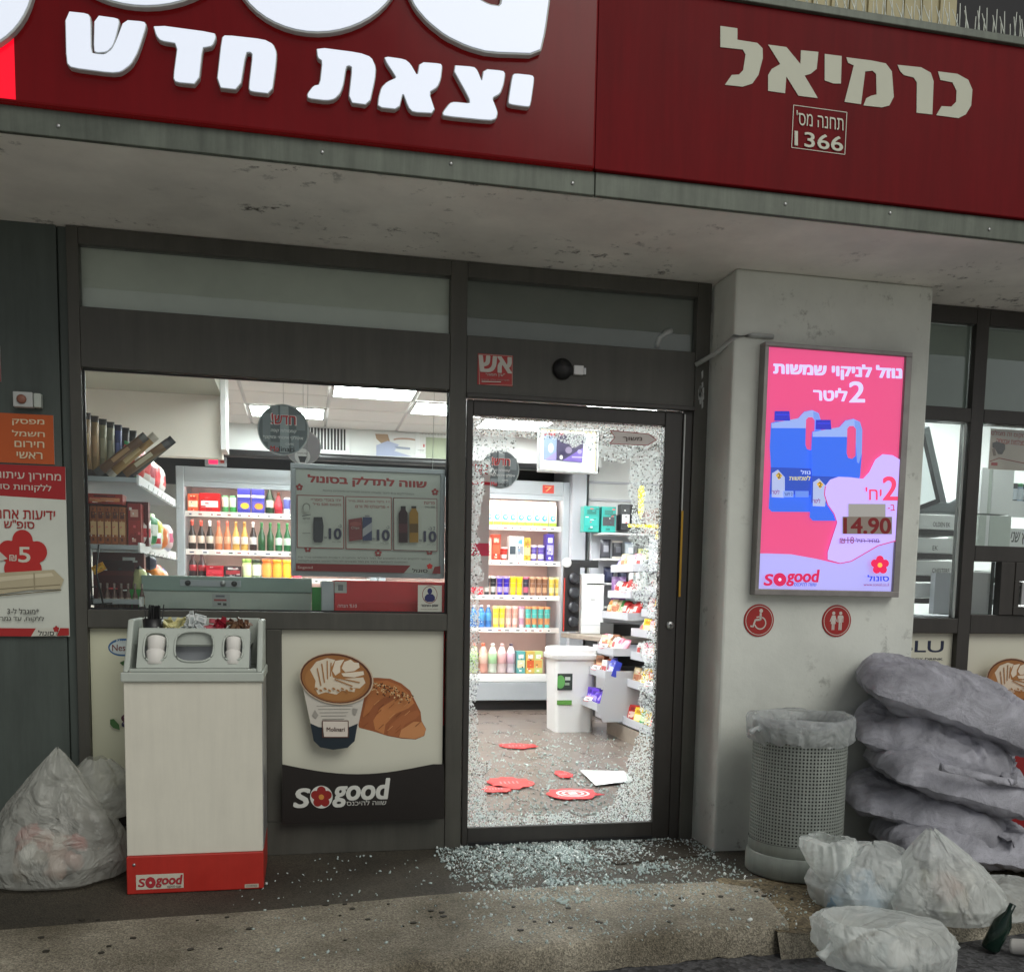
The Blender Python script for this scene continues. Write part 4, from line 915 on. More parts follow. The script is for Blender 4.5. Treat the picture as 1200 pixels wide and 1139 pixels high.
# machine by the window
cm = E('chest_cooler', (-1.08, .35, G), 0, 'pale green grey chest cooler with knobs along its top strip', 'cooler')
P(B('body', GREYP, -1.455, -.70, .352, .80, .10, 1.205, bev=.004), cm); P(B('control_strip', mat('cooler_strip', s2l('8fa39b'), .4), -1.458, -.697, .345, .802, 1.2055, 1.275, bev=.004), cm)
m = MB(); P(B('oval_plate', FRIDGE, -1.29, -1.02, .341, .3449, 1.228, 1.258, bev=.0015), cm)
for x in (-1.255, -1.10, -1.05): o = MB().lathe([(.013, 0), (.013, .006), (.008, .010), (0, .0105)], seg=16).build('knob', DARK if x != -1.10 else STEEL); o.rotation_euler = (R(90), 0, 0); o.location = (x, .3408, 1.243); P(o, cm)
P(B('green_side', mat('green_side', s2l('2a9a38'), .45), -1.512, -1.46, .35, .6, .9, 1.21), cm); P(B('green_side', MATS['green_side'], -.697, -.655, .35, .6, .9, 1.235), cm)
s = Sheet([(0, 0), (10, 0), (10, 10), (0, 10)], -1.15, -1.07, 1.135, 1.195, .3505); s.full('a8aaa8').rect(1, 4, 8, 5.5, 'a04040').rect(2, 1, 7, 2.5, '6a6a70').rect(3, 7, 5, 8.5, '3a3a3a').rect(6, 7, 8, 9, '4a4a4a'); P(s.build('rating_label', PRINT), cm)
# red promotional box beside cooler
rb_ = E('red_display_box', (-.40, .12, G), 0, 'bright red display box below the hanging poster with a small white tag', 'display box')
P(B('box', mat('display_red', s2l('cc2026'), .35, noise_s=4, noise_amt=.1), -.60, -.09, .12, .5, .6, 1.268, bev=.004), rb_); P(B('grey_edge', FRIDGE, -.655, -.603, .12, .5, .6, 1.262), rb_)
s = Sheet([(0, 0), (10, 0), (10, 10), (0, 10)], -.60, -.545, 1.21, 1.262, .1195); s.full('b0b2ae').rect(3, 3, 7, 8, '6a6e70'); P(s.build('tag', PRINT), rb_)
s = Sheet([(0, 0), (10, 0), (10, 2), (0, 2)], -.585, -.50, 1.145, 1.160, .1195); s.text('10% הנחה', 0, 0, 10, 2, 'e8d0d0'); P(s.build('slogan', PRINT), rb_)
P(B('plinth', DARK, -.60, -.09, .13, .5, G, .598), rb_)
P(B('table_legs', DARK, -1.45, -.71, .36, .78, G, .099), cm)

# ------------------------------------------------------------------ product makers (each a mesh of its own, shared by alike pieces)
_pm = {}
def pmesh(kind, *c):
    k = (kind,)+c
    if k in _pm: return _pm[k]
    a = [s2l(x) for x in c]; m = MB(); L = lambda p, cc, sg=14: m.lathe(p, seg=sg, cols=cc)
    if kind == 'bottle': L([(.030,0),(.033,.01),(.033,.055),(.0335,.056),(.0335,.115),(.033,.116),(.032,.13),(.016,.175),(.013,.20),(.0135,.225),(.014,.226),(.014,.245)], [a[0],a[0],a[0],a[1],a[1],a[0],a[0],a[0],a[2],a[2],a[2],a[2]])
    elif kind == 'can': L([(.026,0),(.032,.008),(.032,.05),(.0322,.051),(.0322,.10),(.032,.135),(.026,.150),(.025,.151)], [a[0],a[0],a[0],a[1],a[1],a[0],s2l('c8c8c8'),s2l('c8c8c8')])
    elif kind == 'pet': L([(.030,0),(.035,.012),(.034,.07),(.035,.071),(.035,.13),(.034,.15),(.020,.19),(.013,.205),(.015,.206),(.015,.228)], [a[0],a[0],a[0],a[1],a[1],a[0],a[0],a[2],a[2],a[2]])
    elif kind == 'bigpet': L([(.040,0),(.045,.015),(.044,.10),(.0455,.101),(.0455,.18),(.044,.21),(.022,.27),(.015,.285),(.018,.286),(.018,.31)], [a[0],a[0],a[0],a[1],a[1],a[0],a[0],a[2],a[2],a[2]])
    elif kind == 'cup': L([(.028,0),(.0295,.010),(.0300,.0105),(.0325,.030),(.033,.0305),(.034,.044),(.0343,.0445),(.036,.06),(.038,.062),(.038,.068)], [a[0],a[0],a[1],a[1],a[0],(.8,.8,.78),a[0],a[1],a[1]], 14)
    elif kind == 'carton':
        m.box(-.037,.037,-.037,.037,0,.17,a[0]); m.add([(-.037,-.037,.17),(.037,-.037,.17),(.037,.037,.17),(-.037,.037,.17),(-.037,-.002,.21),(.037,-.002,.21),(.037,.002,.21),(-.037,.002,.21)], [(0,1,5,4),(1,2,6,5),(2,3,7,6),(3,0,4,7),(4,5,6,7)], a[0])
        m.box(-.037,.037,-.003,.003,.21,.228,a[0]); m.box(-.0372,.0372,-.0378,-.0371,.0,.035,a[2]); m.disc(.0,.075,.027,.027,-.0382,a[1],18); m.disc(.004,.078,.012,.012,-.0388,s2l('e8e8e8'),12); m.box(-.025,.025,-.0376,-.0371,.12,.15,a[3])
        m.lathe([(.011,.185),(.011,.205)], 0, -.02, 10, [s2l('d0d0d0')]*2)
    elif kind == 'tallcarton':
        m.box(-.037,.037,-.037,.037,0,.22,a[0]); m.box(-.0375,.0375,-.038,-.0371,.03,.10,a[1]); m.disc(.005,.06,.025,.025,-.0384,a[2],16); m.box(-.0375,.0375,-.038,-.0371,.13,.15,s2l('d8d4e0')); m.box(-.034,.034,-.034,.034,.2205,.235,s2l('d8d8d8'))
    elif kind == 'box':
        m.box(-.5,.5,-.5,.5,0,1,a[0]); m.box(-.42,.42,-.506,-.501,.25,.60,a[1]); m.box(-.3,.3,-.51,-.507,.68,.86,a[2]); m.box(-.2,.1,-.51,-.507,.08,.16,a[2])
        g2 = np.random.default_rng(abs(hash(c)) % 9999 if 0 else sum(ord(q) for q in ''.join(c)))
        for q in range(9):
            x_, z_ = g2.random()*.7-.42, .05+g2.random()*.85; m.box(x_, x_+.06+.2*g2.random(), -.516-.001*q, -.5105-.001*q, z_, z_+.02+.05*g2.random(), [a[0], a[1], a[2], (.85, .85, .82), (.03, .03, .04), (.7, .1, .1)][g2.integers(6)])
    elif kind == 'bag':      # crimped snack bag
        nx, nz = 8, 9; vs = []; fs = []
        for sgn in (-1, 1):
            for j in range(nz+1):
                for i in range(nx+1):
                    u = i/nx*2-1; v = j/nz*2-1; th = (1-u**4)*(1-v**4); vs.append((u*.5*(1-.06*(1-v*v)), sgn*.5*th*(1+.25*noise.noise(Vector((u*3, v*3, sgn+len(_pm)))))+0.001*sgn, j/nz))
        W = nx+1; o = W*(nz+1)
        cs = []
        for q in (0, o):
            for j in range(nz):
                for i in range(nx):
                    f = (q+j*W+i, q+j*W+i+1, q+(j+1)*W+i+1, q+(j+1)*W+i); fs.append(f if q == 0 else f[::-1]); cs.append(a[1] if (2 < j < 6 and 1 < i < 6) else a[2] if j in (0, nz-1) else a[0])
        m.add(vs, fs, cs, True)
    elif kind == 'jar': L([(.035,0),(.037,.01),(.037,.07),(.034,.08),(.034,.081),(.036,.082),(.036,.10)], [a[0],a[1],a[0],a[0],a[2],a[2],a[2]])
    _pm[k] = m.mesh({'pet': 'bottle', 'bigpet': 'bottle', 'tallcarton': 'carton', 'bag': 'snack_bag', 'box': 'packet'}.get(kind, kind), PACK); return _pm[k]
def put(me, loc, rz=0, sc_=(1, 1, 1), name=None, label='', cat='', group='', rx=0, ry=0):
    o = bpy.data.objects.new(name or me.name.split('.')[0], me); col.objects.link(o); o.location = loc; o.rotation_euler = (rx, ry, rz); o.scale = sc_
    T(o, label, cat, group); return o
# ------------------------------------------------------------------ the two open fridges
def fridge(x0, x1, zs, label, tag):
    e = E('display_fridge', ((x0+x1)/2, 4.96, G), 0, label, 'fridge', 'open display fridges along the back wall')
    y0, y1 = 4.96, 5.58; zt = 2.30
    P(B('side_panel', FRIDGE, x0, x0+.07, y0, y1, .14, zt-.001, bev=.006), e); P(B('side_panel', FRIDGE, x1-.07, x1, y0, y1, .14, zt-.001, bev=.006), e)
    P(B('top_canopy', FRIDGE, x0+.071, x1-.071, y0, y1, 2.165, zt-.001, bev=.006), e)
    P(B('front_base', FRIDGE, x0+.071, x1-.071, y0-.015, y1, .15, .335, bev=.008), e); P(B('base_lip', SHELFW, x0+.071, x1-.071, y0-.02, y0+.03, .338, .41, bev=.004), e)
    P(B('kick_plate', DARK, x0, x1, y0+.05, y1, G, .139), e)
    P(B('back_panel', FRIDGEIN, x0+.071, x1-.071, y1-.05, y1, .336, 2.164), e)
    for i in range(12): P(B('back_rib', FRIDGEIN, x0+.072, x1-.072, y1-.056, y1-.0505, .45+i*.145, .455+i*.145), e)
    P(B('light_tube', LED, x0+.09, x1-.09, y0+.03, y0+.07, 2.145, 2.163), e); P(B('canopy_lip', FRIDGE, x0+.071, x1-.071, y0+.002, y0+.018, 2.118, 2.1645), e)
    for z in zs:
        sh = P(B('shelf', SHELFW, x0+.072, x1-.072, y0+.06, y1-.057, z-.018, z), e)
        P(B('price_rail', mat('price_rail', s2l('e8ded8'), .4), x0+.072, x1-.072, y0+.045, y0+.0595, z-.045, z+.004), e)
        P(B('light_tube', LED, x0+.09, x1-.09, y0+.075, y0+.095, z-.030, z-.0185), e)
        mt = MB(); x = x0+.1
        while x < x1-.15:
            wd = .03+rng.random()*.04; mt.box(x, x+wd, y0+.0435, y0+.0449, z-.04, z-.008, s2l(('f4f0ec', 'f4f0ec', 'e8d8d0')[rng.integers(3)])); mt.box(x+.006, x+wd*.7, y0+.0428, y0+.0434, z-.03, z-.018, s2l(('505050', 'a04040', '404060')[rng.integers(3)])); x += wd+.012+rng.random()*.05
        P(mt.build('price_labels', PRINT), e)['kind'] = 'stuff'
    return e
fr1 = fridge(-1.86, -.045, [1.90, 1.555, 1.31, .80], 'left open drinks fridge behind the big window, beer bottles on its shelf', 'l')
fr2 = fridge(-.04, 1.83, [1.865, 1.525, 1.185, .865], 'right open dairy fridge seen through the smashed door', 'r')
dsp = E('fridge_thermometer', (-1.52, 4.94, 2.305), 0, 'small grey digital thermometer with red digits on the left fridge', 'thermometer')
B('case', FRIDGE, -.085, .105, 0, .06, 0, .085, dsp, .006); B('red_display', mat('red_digits', (.5, 0, .02), .3, emit=1.5, ecol=(1, .02, .1)), -.05, .03, -.004, -.0005, .02, .06, dsp); B('key_pad', REDP, .05, .085, -.004, -.0005, .03, .055, dsp)
s = Sheet([(0, 0), (10, 0), (10, 10), (0, 10)], 1.55, 1.665, 2.185, 2.265, 4.957); s.full('e2402c').text('7', 2, 2, 8, 8, 'f0a060'); T(s.build('fridge_sticker', PRINT), 'small orange sticker on the top right corner of the dairy fridge', 'sticker')
# left fridge contents, visible part only
YF = 5.09
def fput(kind, cols_, x, z, nm, desc, cnt, shelf, fri, sc_=(1, 1, 1), y=None, grp=None):
    put(pmesh(kind, *cols_), (x, (y or YF)+rng.normal()*.008, z), rng.normal()*.15 if kind not in ('box', 'carton', 'tallcarton') else rng.normal()*.03, sc_, nm, f'{desc} on the {shelf} of the {fri}', nm.replace('_', ' '), grp or f'drinks on the {shelf} of the {fri}')
def row(specs, x0, z, shelf, fri, back=True):
    """specs: (kind, colours, width, name, description, scale) — one entry per piece, left to right"""
    x = x0; seen = {}
    tot = {}
    for sp_ in specs: tot[sp_[4]] = tot.get(sp_[4], 0)+1
    for kind, cc, wd, nm, ds, sc_ in specs:
        seen[ds] = seen.get(ds, 0)+1
        lab = f'{ORD[seen[ds]-1]} {ds}' if tot[ds] > 1 else ds
        fput(kind, cc, x+wd/2, z+.001, nm, lab, 0, shelf, fri, sc_); x += wd
LF, RF_ = 'left fridge', 'right fridge'
can = lambda a, b, d_: ('can', (a, b), .073, 'drink_can', d_, (1, 1, 1.05))
row([('box', ('e0603a','f0e0c0','c83020'), .10, 'drink_pack', 'orange drink pack', (.095,.12,.16)), ('box', ('cc1c20','f0e0e0','cc1c20'), .19, 'drink_pack', 'red six pack with round logo', (.18,.12,.17)),
     can('4a9a5a','e0ead8','pale green can'), can('3a9a4a','d8e8d0','dark green can'), ('tallcarton', ('3a3a9a','5a50b0','f0c040'), .125, 'juice_carton', 'purple juice carton with yellow fruit', (1.55,1,1.12)), ('tallcarton', ('3a3a9a','5a50b0','f09030'), .125, 'juice_carton', 'purple juice carton with orange fruit', (1.55,1,1.12)),
     ('bottle', ('1c3a20','d8d0c0','2a2a20'), .082, 'drink_bottle', 'green wine bottle with white label', (1.2,1.2,1.1)), ('bottle', ('a02030','d03040','6a3020'), .08, 'drink_bottle', 'red bottle', (1.15,1.15,.85)), can('c8ccd8','5a60a8','silver blue can'), can('d0d0d4','a03040','silver red can'), can('c0c4cc','4a4a50','silver grey can'), can('b8c8b8','3a8a4a','silver green can')], -1.77, 1.90, 'top shelf', LF)
bt = lambda a, b, c_, d_: ('bottle', (a, b, c_), .0775, 'beer_bottle', d_, (1, 1, 1.1))
row([bt('2a1c18','e0c8b8','d05040','brown beer bottle with red neck')]*2+[bt('2a1c18','d8c8b8','e8e8e8','brown beer bottle with white neck')]+[bt('c87850','e0a888','c86050','amber beer bottle with orange label')]*2+[bt('d0a050','e8dcd0','b08040','golden beer bottle with pale label')]*2+[bt('2a1818','d8d0d0','d8d0d0','dark beer bottle with round white label')]+[bt('1c4a28','28502c','2c6a38','green beer bottle without label')]*2+[bt('1c5a30','c8d8c8','2a7a40','green beer bottle with white label')]*2+[bt('d8c0b8','f0e8e8','e05040','white beer bottle with red cap')], -1.775, 1.555, 'middle shelf', LF)
pj = lambda a, b, c_, d_: ('jar', (a, b, c_), .092, 'juice_jar', d_, (1.2, 1.2, 1.7))
row([('bottle', ('2a1418','a02830','301820'), .08, 'cola_bottle', 'dark cola bottle', (1.1,1.1,.9))]*2+[('box', ('c02030','d84050','a01828'), .16, 'drink_pack', 'red can multipack', (.155,.12,.10)), ('box', ('38282c','a03038','d0c8c8'), .155, 'drink_pack', 'dark can multipack', (.15,.12,.10))]+[pj('c8d890','e8ecc0','88b050','pale green juice jar'), pj('708060','e8e8d8','2a3a2a','olive juice jar'), pj('f09040','f8a850','f07020','orange juice jar'), pj('e8a030','f0b040','f0a020','yellow orange juice jar'), pj('f0b020','f8c840','f0c030','bright yellow juice jar'), pj('e85060','f07080','e03040','pink juice jar')], -1.775, 1.311, 'third shelf', LF)
# right fridge
mc = ('carton', ('e9dfcf','3f9fd8','9cc840','e8dcb0'), .0805, 'milk_carton', 'milk carton with round blue logo', (1, 1, 1.08))
row([mc]*12, .76, 1.866, 'top shelf', RF_)
row([('box', ('e0c0b0','d88060','f0e0d8'), .11, 'dairy_pack', 'pink stack of dairy packs', (.105,.12,0.270)), ('box', ('d8a898','e0b0a0','f0e0d8'), .10, 'dairy_pack', 'pale pink dairy pack', (.095,.12,0.213)),
     ('box', ('a83820','c85838','e8b098'), .09, 'dairy_pack', 'rust red dairy pack', (.085,.12,0.250)), ('cup', ('c83830','f0e8e0'), .078, 'yoghurt_cup', 'red yoghurt cup', (1,1,1.9)), ('box', ('e8e8e4','404850','c8c8c8'), .075, 'dairy_pack', 'white dairy pack with black ring', (.07,.12,0.237)), ('box', ('e8e8e8','909098','60a0c0'), .075, 'dairy_pack', 'plain white dairy pack', (.07,.12,0.237)), ('box', ('c8a840','e8d890','a08020'), .075, 'dairy_pack', 'golden dairy pack', (.07,.12,0.225)),
     ('cup', ('6a58a8','e8e4f0'), .078, 'yoghurt_cup', 'violet yoghurt cup', (1,1,2.3)), ('cup', ('6a58a8','e8e4f0'), .078, 'yoghurt_cup', 'violet yoghurt cup', (1,1,2.3)), ('box', ('4a3a98','b0a8e0','e8e4f4'), .08, 'dairy_pack', 'violet yoghurt multipack', (.078,.12,0.270))], .86, 1.526, 'second shelf', RF_)
cp = lambda a, b, d_, h=2.7: ('cup', (a, b), .066, 'dessert_cup', d_, (.85, .85, h))
row([cp('c82030','e84858','red dessert cup')]*2+[cp('2a2a2c','c0c0b8','black and white dessert cup')]*2+[cp('3a28a0','a898e0','violet dessert cup')]*2+[cp('e8c820','f0d840','yellow dessert cup')]*2+[cp('3a3a48','c06078','dark dessert cup')]+[cp('8a6048','c8a080','brown dessert cup')]*3+[cp('d8b850','f0e0a0','cream yellow dessert cup')]*2, .87, 1.186, 'third shelf', RF_)
row([('pet', ('3a78c0','5aa0d8','c8d8f0'), .075, 'water_bottle', 'small blue water bottle', (1,1,.95))]*3+[cp('e8dc40','f0e890','lemon drink cup', 3.1)]*2+[cp('e8a898','f0d0c8','peach drink cup', 3.1)]*2+[cp('d8c8d0','c090a8','rose drink cup', 3.1)]+[cp('58b8b0','d89060','teal and orange drink cup', 3.1)]*4, .87, .866, 'fourth shelf', RF_)
row([('bigpet', ('d8e8b0','b8d890','e88060'), .094, 'drink_bottle', 'pale green large bottle', (1,1,.95))]+[('bigpet', ('f0b0a0','f0c8b8','f07050'), .094, 'drink_bottle', 'peach large bottle', (1,1,.95)), ('bigpet', ('e0e8d8','a8d0a0','e0e0e0'), .094, 'drink_bottle', 'milky green large bottle', (1,1,.95)), ('bigpet', ('f0d8d8','e0b0b0','e8c0c0'), .094, 'drink_bottle', 'rosy large bottle', (1,1,.95)), ('bigpet', ('e8dce4','d0b0c0','584858'), .094, 'drink_bottle', 'lilac large bottle with dark cap', (1,1,.95))]+[('box', ('60a8a8','e8d8b0','f0f0e8'), .09, 'juice_pack', 'teal juice pack', (.085,.12,.22)), ('box', ('d8b860','d06038','f0f0e8'), .09, 'juice_pack', 'golden juice pack', (.085,.12,.22)), ('box', ('c8d888','e0a860','f0f0e8'), .09, 'juice_pack', 'lime juice pack', (.085,.12,.22))], .87, .411, 'bottom shelf', RF_)
row([('bigpet', ('d8e0e8','b0c0d8','5080c0'), .094, 'drink_bottle', 'clear bottle behind the door stile', (1,1,.9))], .77, .411, 'bottom shelf', RF_)

# ------------------------------------------------------------------ vents, pictures on the bulkhead wall
for (x, lab) in ((-.61, 'white air vent with dark bars on the wall left of the hanging poster'), (.56, 'white air vent with dark bars seen through the smashed door')):
    e = E('air_vent', (x, 4.695, 2.56), 0, lab, 'vent', 'air vents on the back bulkhead')
    MB().box(-.29, .29, -.012, 0, -.13, -.095).box(-.29, .29, -.012, 0, .095, .13).box(-.29, -.25, -.012, 0, -.095, .095).box(.25, .29, -.012, 0, -.095, .095).build('frame', SHELFW, e, .002)
    B('dark_back', DARK, -.25, .25, -.004, -.001, -.095, .095, e)
    for i in range(17): B('slat', SHELFW, -.24+i*.029, -.231+i*.029, -.011, -.0045, -.094, .094, e)
s = Sheet([(785, 285), (1120, 285), (1120, 440), (785, 440)], -.115, .565, 2.44, 2.705, 4.69)
def fpic(s):
    s.full('dcdcda').poly([(795,300),(850,300),(860,340),(840,365),(820,355),(800,330)], 'a08468').poly([(800,370),(850,340),(900,360),(880,400),(960,430),(800,435)], 'a8b0cc').ell(930, 330, 55, 14, 'b09080').ell(930, 337, 50, 10, 'dcdcda').poly([(880,370),(950,375),(950,388),(890,386)], '9098a8').rect(1020, 305, 1115, 435, 'a0a890').text('קפה', 985, 385, 1012, 393, '606060').rect(1008, 350, 1014, 368, 'c04040')
board('wall_picture', -.115, .575, 2.425, 2.65, 4.69, [(785, 285), (1120, 285), (1120, 440), (785, 440)], fpic, 'pale advertising picture high on the back bulkhead wall', 'picture')
T(MB().tube([(-2.5, 4.60, 2.385), (2.0, 4.60, 2.385)], .035, 10).build('dark_pipe', DARK), 'dark horizontal pipe under the back bulkhead', 'pipe')
# lit hanging display with poster
hd = E('hanging_light_frame', (1.05, 2.2, 2.05), 0, 'silver framed lit display with purple poster hanging over the shop floor', 'display')
m = MB(); a0, a1, b0, b1 = .832, 1.262, 2.045, 2.352
m.box(a0, a1, 2.19, 2.23, b0, b0+.02).box(a0, a1, 2.19, 2.23, b1-.02, b1).box(a0, a0+.02, 2.19, 2.23, b0+.02, b1-.02).box(a1-.02, a1, 2.19, 2.23, b0+.02, b1-.02); P(m.build('frame', STEEL, bev=.006), hd)
P(B('glow_border', mat('warm_glow', (1, .9, .6), .5, emit=.9, ecol=(1, .82, .5)), a0+.02, a1-.02, 2.205, 2.225, b0+.02, b1-.02), hd)
s = Sheet([(395, 150), (668, 160), (664, 350), (395, 345)], a0+.035, a1-.035, b0+.035, b1-.035, 2.203, .0008)
s.full('cfd6dc').poly([(400, 155), (470, 160), (468, 306), (400, 304)], '7f90a8').rect(402, 158, 468, 172, 'a04048').ell(438, 240, 14, 26, 'c8d4dc').poly([(405,305),(468,260),(468,306)], '8a80c0')
s.poly([(470, 158), (615, 162), (606, 316), (468, 306)], '3a3450').poly([(500,308),(610,235),(606,316)], '6a58a0').poly([(515,162),(610,165),(600,215),(565,240),(540,225)], '8c8c90')
for i in range(50): s.ell(520+rng.random()*80, 165+rng.random()*55, 2.5, 2.5, ('d0d0d0', '303038')[i % 2], 0, 8)
s.ell(525, 255, 18, 18, '7a7088').ell(583, 262, 12, 12, '9a90c0').rect(542, 288, 598, 296, 'a8a0d8').ell(485, 295, 9, 12, 'b8b8b0').ell(630, 240, 5, 6, '404448').rect(475, 165, 500, 172, 'c03040')
P(s.build('poster', BACKLIT if 0 else PRINT), hd)
for x in (.88, 1.21): P(MB().tube([(x, 2.21, 2.352), (x, 2.21, 2.66)], .002, 5).build('cable', STEEL), hd)
# ------------------------------------------------------------------ left shelving by the window
sh = E('left_shelving', (-1.9, .9, G), 0, 'white shelf rack along the left side of the window piled with snacks and bottles', 'shelf rack')
XS = -1.455
for z, xe in ((1.70, XS), (1.405, XS), (1.165, XS)):
    P(B('shelf', FRIDGE, -2.45, xe, .25, 1.50, z-.022, z, bev=.002), sh)
    P(B('price_rail', SHELFW, xe+.001, xe+.010, .25, 1.50, z-.032, z+.012), sh)
    for i in range(9): P(MB().tube([(xe+.012, .3+i*.14, z-.03), (xe+.04, .3+i*.14, z-.045), (xe+.045, .3+i*.14, z-.025)], .002, 5).build('hook', STEEL), sh)
P(B('rack_back', mat('dark_rack_board', s2l('3a302c'), .6), -1.98, -1.95, .28, 1.50, .3, 1.95), sh)
for y in (.29, 1.47): P(B('post', SHELFW, -2.0, -1.96, y-.02, y+.02, G, 1.98), sh)
P(B('bottom_deck', SHELFW, -2.45, XS, .25, 1.5, .78, .80), sh); P(B('base_panel', FRIDGE, -2.4, -1.5, .3, 1.45, G, .779), sh)
WG = 'goods on the left shelf rack'
# tall sleeves of charcoal bags / foil roasting rolls: upright then leaning
tallc = [('8a6a40','c0a070','3a2a20'), ('9a7a48','b89060','4a3a28'), ('807a58','a09878','302c24'), ('8a8a70','a8a890','3c3a30'), ('2c3a7a','5868b0','1c2040'), ('3a2a28','584038','201818'), ('2c2826','4a403a','201c1a')]
for i, c in enumerate(tallc):
    put(pmesh('bag', *c), (-1.665+i*.026, .30+i*.035, 1.702), R(5), (.037, .045, .275-.006*i), 'tall_packet', f'{ORD[i]} upright tall packet from the frame on the top shelf of the left rack', 'packet', WG)
for i, (x, z, a, c) in enumerate([(-1.625, 1.71, 50, ('6a4a30','b08a60','54504c')), (-1.58, 1.708, 47, ('a88450','d8c090','c8c0b0')), (-1.545, 1.705, 52, ('7a5a3a','d0c8b0','4c484a')), (-1.52, 1.71, 48, ('5a5048','a8a498','30343a'))]):
    put(pmesh('bag', *c), (x, .27+i*.04, z), 0, (.040, .034, .275), 'leaning_packet', f'{ORD[i]} leaning long packet from the left on the top shelf of the left rack', 'packet', WG, 0, R(a))
for i, (y, c) in enumerate([(.42, ('c83028','e8e0d0','208a48')), (.62, ('d8d0c8','c82828','e8c8b0')), (.80, ('e8e0e0','a02838','60a860')), (1.0, ('c02028','e83840','d8d0d0')), (1.22, ('d8d4d0','c03030','c8b890'))]):
    put(pmesh('bag', *c), (-1.50, y, 1.704), R(60+i*7), (.14, .07, .165), 'snack_bag', f'{ORD[i]} red and white snack bag from the window on the top shelf end', 'snack bag', WG, 0, R(8))
put(pmesh('box', 'a03020', 'd89060', '602018'), (-1.60, .36, 1.585), 0, (.15, .10, .045), 'flat_box', 'flat brown carton lying under the top shelf of the left rack', 'box', WG)
for i in range(5):
    put(pmesh('box', '9a5428', 'd8b080', '5a2414'), (-1.645+i*.030, .33, 1.408), 0, (.028, .08, .165), 'coffee_box', f'{ORD[i]} narrow brown coffee box from the left on the second shelf', 'box', 'brown coffee boxes on the second shelf')
put(pmesh('box', '5a1c1c', '5a1c1c', '481414'), (-1.60, .43, 1.407), 0, (.34, .06, .20), 'dark_red_box', 'wide dark red box behind the brown coffee boxes', 'box', WG)
put(pmesh('box', '8a2420', 'a03028', 'd8a898'), (-1.478, .36, 1.407), 0, (.055, .08, .185), 'red_box', 'slim red box beside the brown coffee boxes', 'box', WG)
for i, (x, y, z, c, sc2) in enumerate([(-1.46, .42, 1.408, ('e8e0e0','c83038','e0e0e0'), (.10,.06,.12)), (-1.455, .56, 1.408, ('20884a','e8e8e0','a0d080'), (.11,.07,.16)), (-1.45, .74, 1.408, ('d8d040','d8e8b0','50a060'), (.11,.07,.15)), (-1.45, .92, 1.408, ('e87830','f0e0d0','e8a060'), (.10,.07,.13)), (-1.44, .60, 1.400, ('d8d4e0','c02830','f0e0e0'), (.12,.05,.08)), (-1.45, 1.1, 1.408, ('e8c8c8','d06080','c0c0d8'), (.11,.07,.14)),
                                    (-1.47, .40, 1.168, ('d8d8a0','508a40','303030'), (.07,.06,.15)), (-1.46, .55, 1.168, ('28883c','40a050','e8e0d0'), (.08,.06,.12)), (-1.455, .72, 1.168, ('f08820','f0a850','d85020'), (.12,.08,.16)), (-1.455, .95, 1.168, ('e8c0b0','c87060','7050a0'), (.11,.07,.15)), (-1.46, .62, 1.30, ('201c38','403860','201c28'), (.10,.06,.07))]):
    put(pmesh('bag', *c), (x, y, z), R(50+17*i % 60), sc2, 'snack_bag', f"{ORD[i % 6]} colourful snack bag from the window on the {'second' if z > 1.35 else 'third'} shelf end", 'snack bag', 'colourful snack bags on the shelf ends')
for i in range(7):
    put(pmesh('bottle', '6a5048', 'b0a090', '9a8a84'), (-1.63+i*.0295, .33, 1.168-.235+.18), 0, (.36, .36, .5), 'small_bottle', f'{ORD[i]} small brown bottle from the left on the third shelf', 'bottle', 'small brown bottles on the third shelf')
put(pmesh('box', '5c1e1c', '481818', '381010'), (-1.56, .41, 1.115), 0, (.22, .05, .26), 'dark_red_carton', 'dark red carton standing behind the small brown bottles', 'box', WG)
put(pmesh('box', 'e0a020', 'e8b840', 'c08010'), (-1.615, .27, 1.285), 0, (.055, .01, .035), 'yellow_tag', 'yellow price flag hanging over the brown bottles', 'tag', WG, 0, R(-28))
T(MB().tube([(-1.60, .16, 1.40), (-1.61, .15, 1.28), (-1.585, .15, 1.14)], .004, 6).tube([(-1.612, .15, 1.22), (-1.655, .15, 1.215)], .003, 6).tube([(-1.63, .15, 1.14), (-1.635, .15, 1.42)], .004, 6).tube([(-1.655, .15, 1.14), (-1.55, .16, 1.15)], .003, 6).build('wire_stand', DARK), 'thin black wire stand in the lower left window corner', 'wire stand')

# ------------------------------------------------------------------ right of the door: wall, rack, till furniture, snack stand
S(B('shop_divider_wall', WHITEWALL, 2.02, 4.4, 4.95, 5.05, G, 2.66))
for z in (2.13, 2.30): S(B('wall_trim', TREAD, 2.02, 4.3, 4.93, 4.949, z, z+.02))
for (x, y, z, c, wd, nm, lab) in ((1.93, 4.6, 1.80, ('1a9a90','2aa8a0','107068'), .15, 'teal_pack', 'left teal pack on the high back shelf'), (2.10, 4.6, 1.80, ('1a9a90','3a3a40','107068'), .14, 'teal_pack', 'right teal pack with dark stripe on the high back shelf'), (2.27, 4.6, 1.83, ('202226','d8d8d8','303034'), .09, 'black_pack', 'left black and white pack beside the teal packs'), (2.37, 4.6, 1.83, ('202226','b8bcc0','303034'), .09, 'black_pack', 'right black and white pack beside the teal packs'), (2.50, 4.55, 1.78, ('a89088','d8d0c8','887068'), .11, 'carton_box', 'pinkish box on the high back shelf'), (2.63, 4.55, 1.80, ('b8a898','e0e0d8','8898b0'), .11, 'carton_box', 'beige box with white label on the high back shelf')):
    put(pmesh('box', *c), (x, y, z), 0, (wd, .12, .24), nm, lab, 'packet', 'packs on the high back shelf')
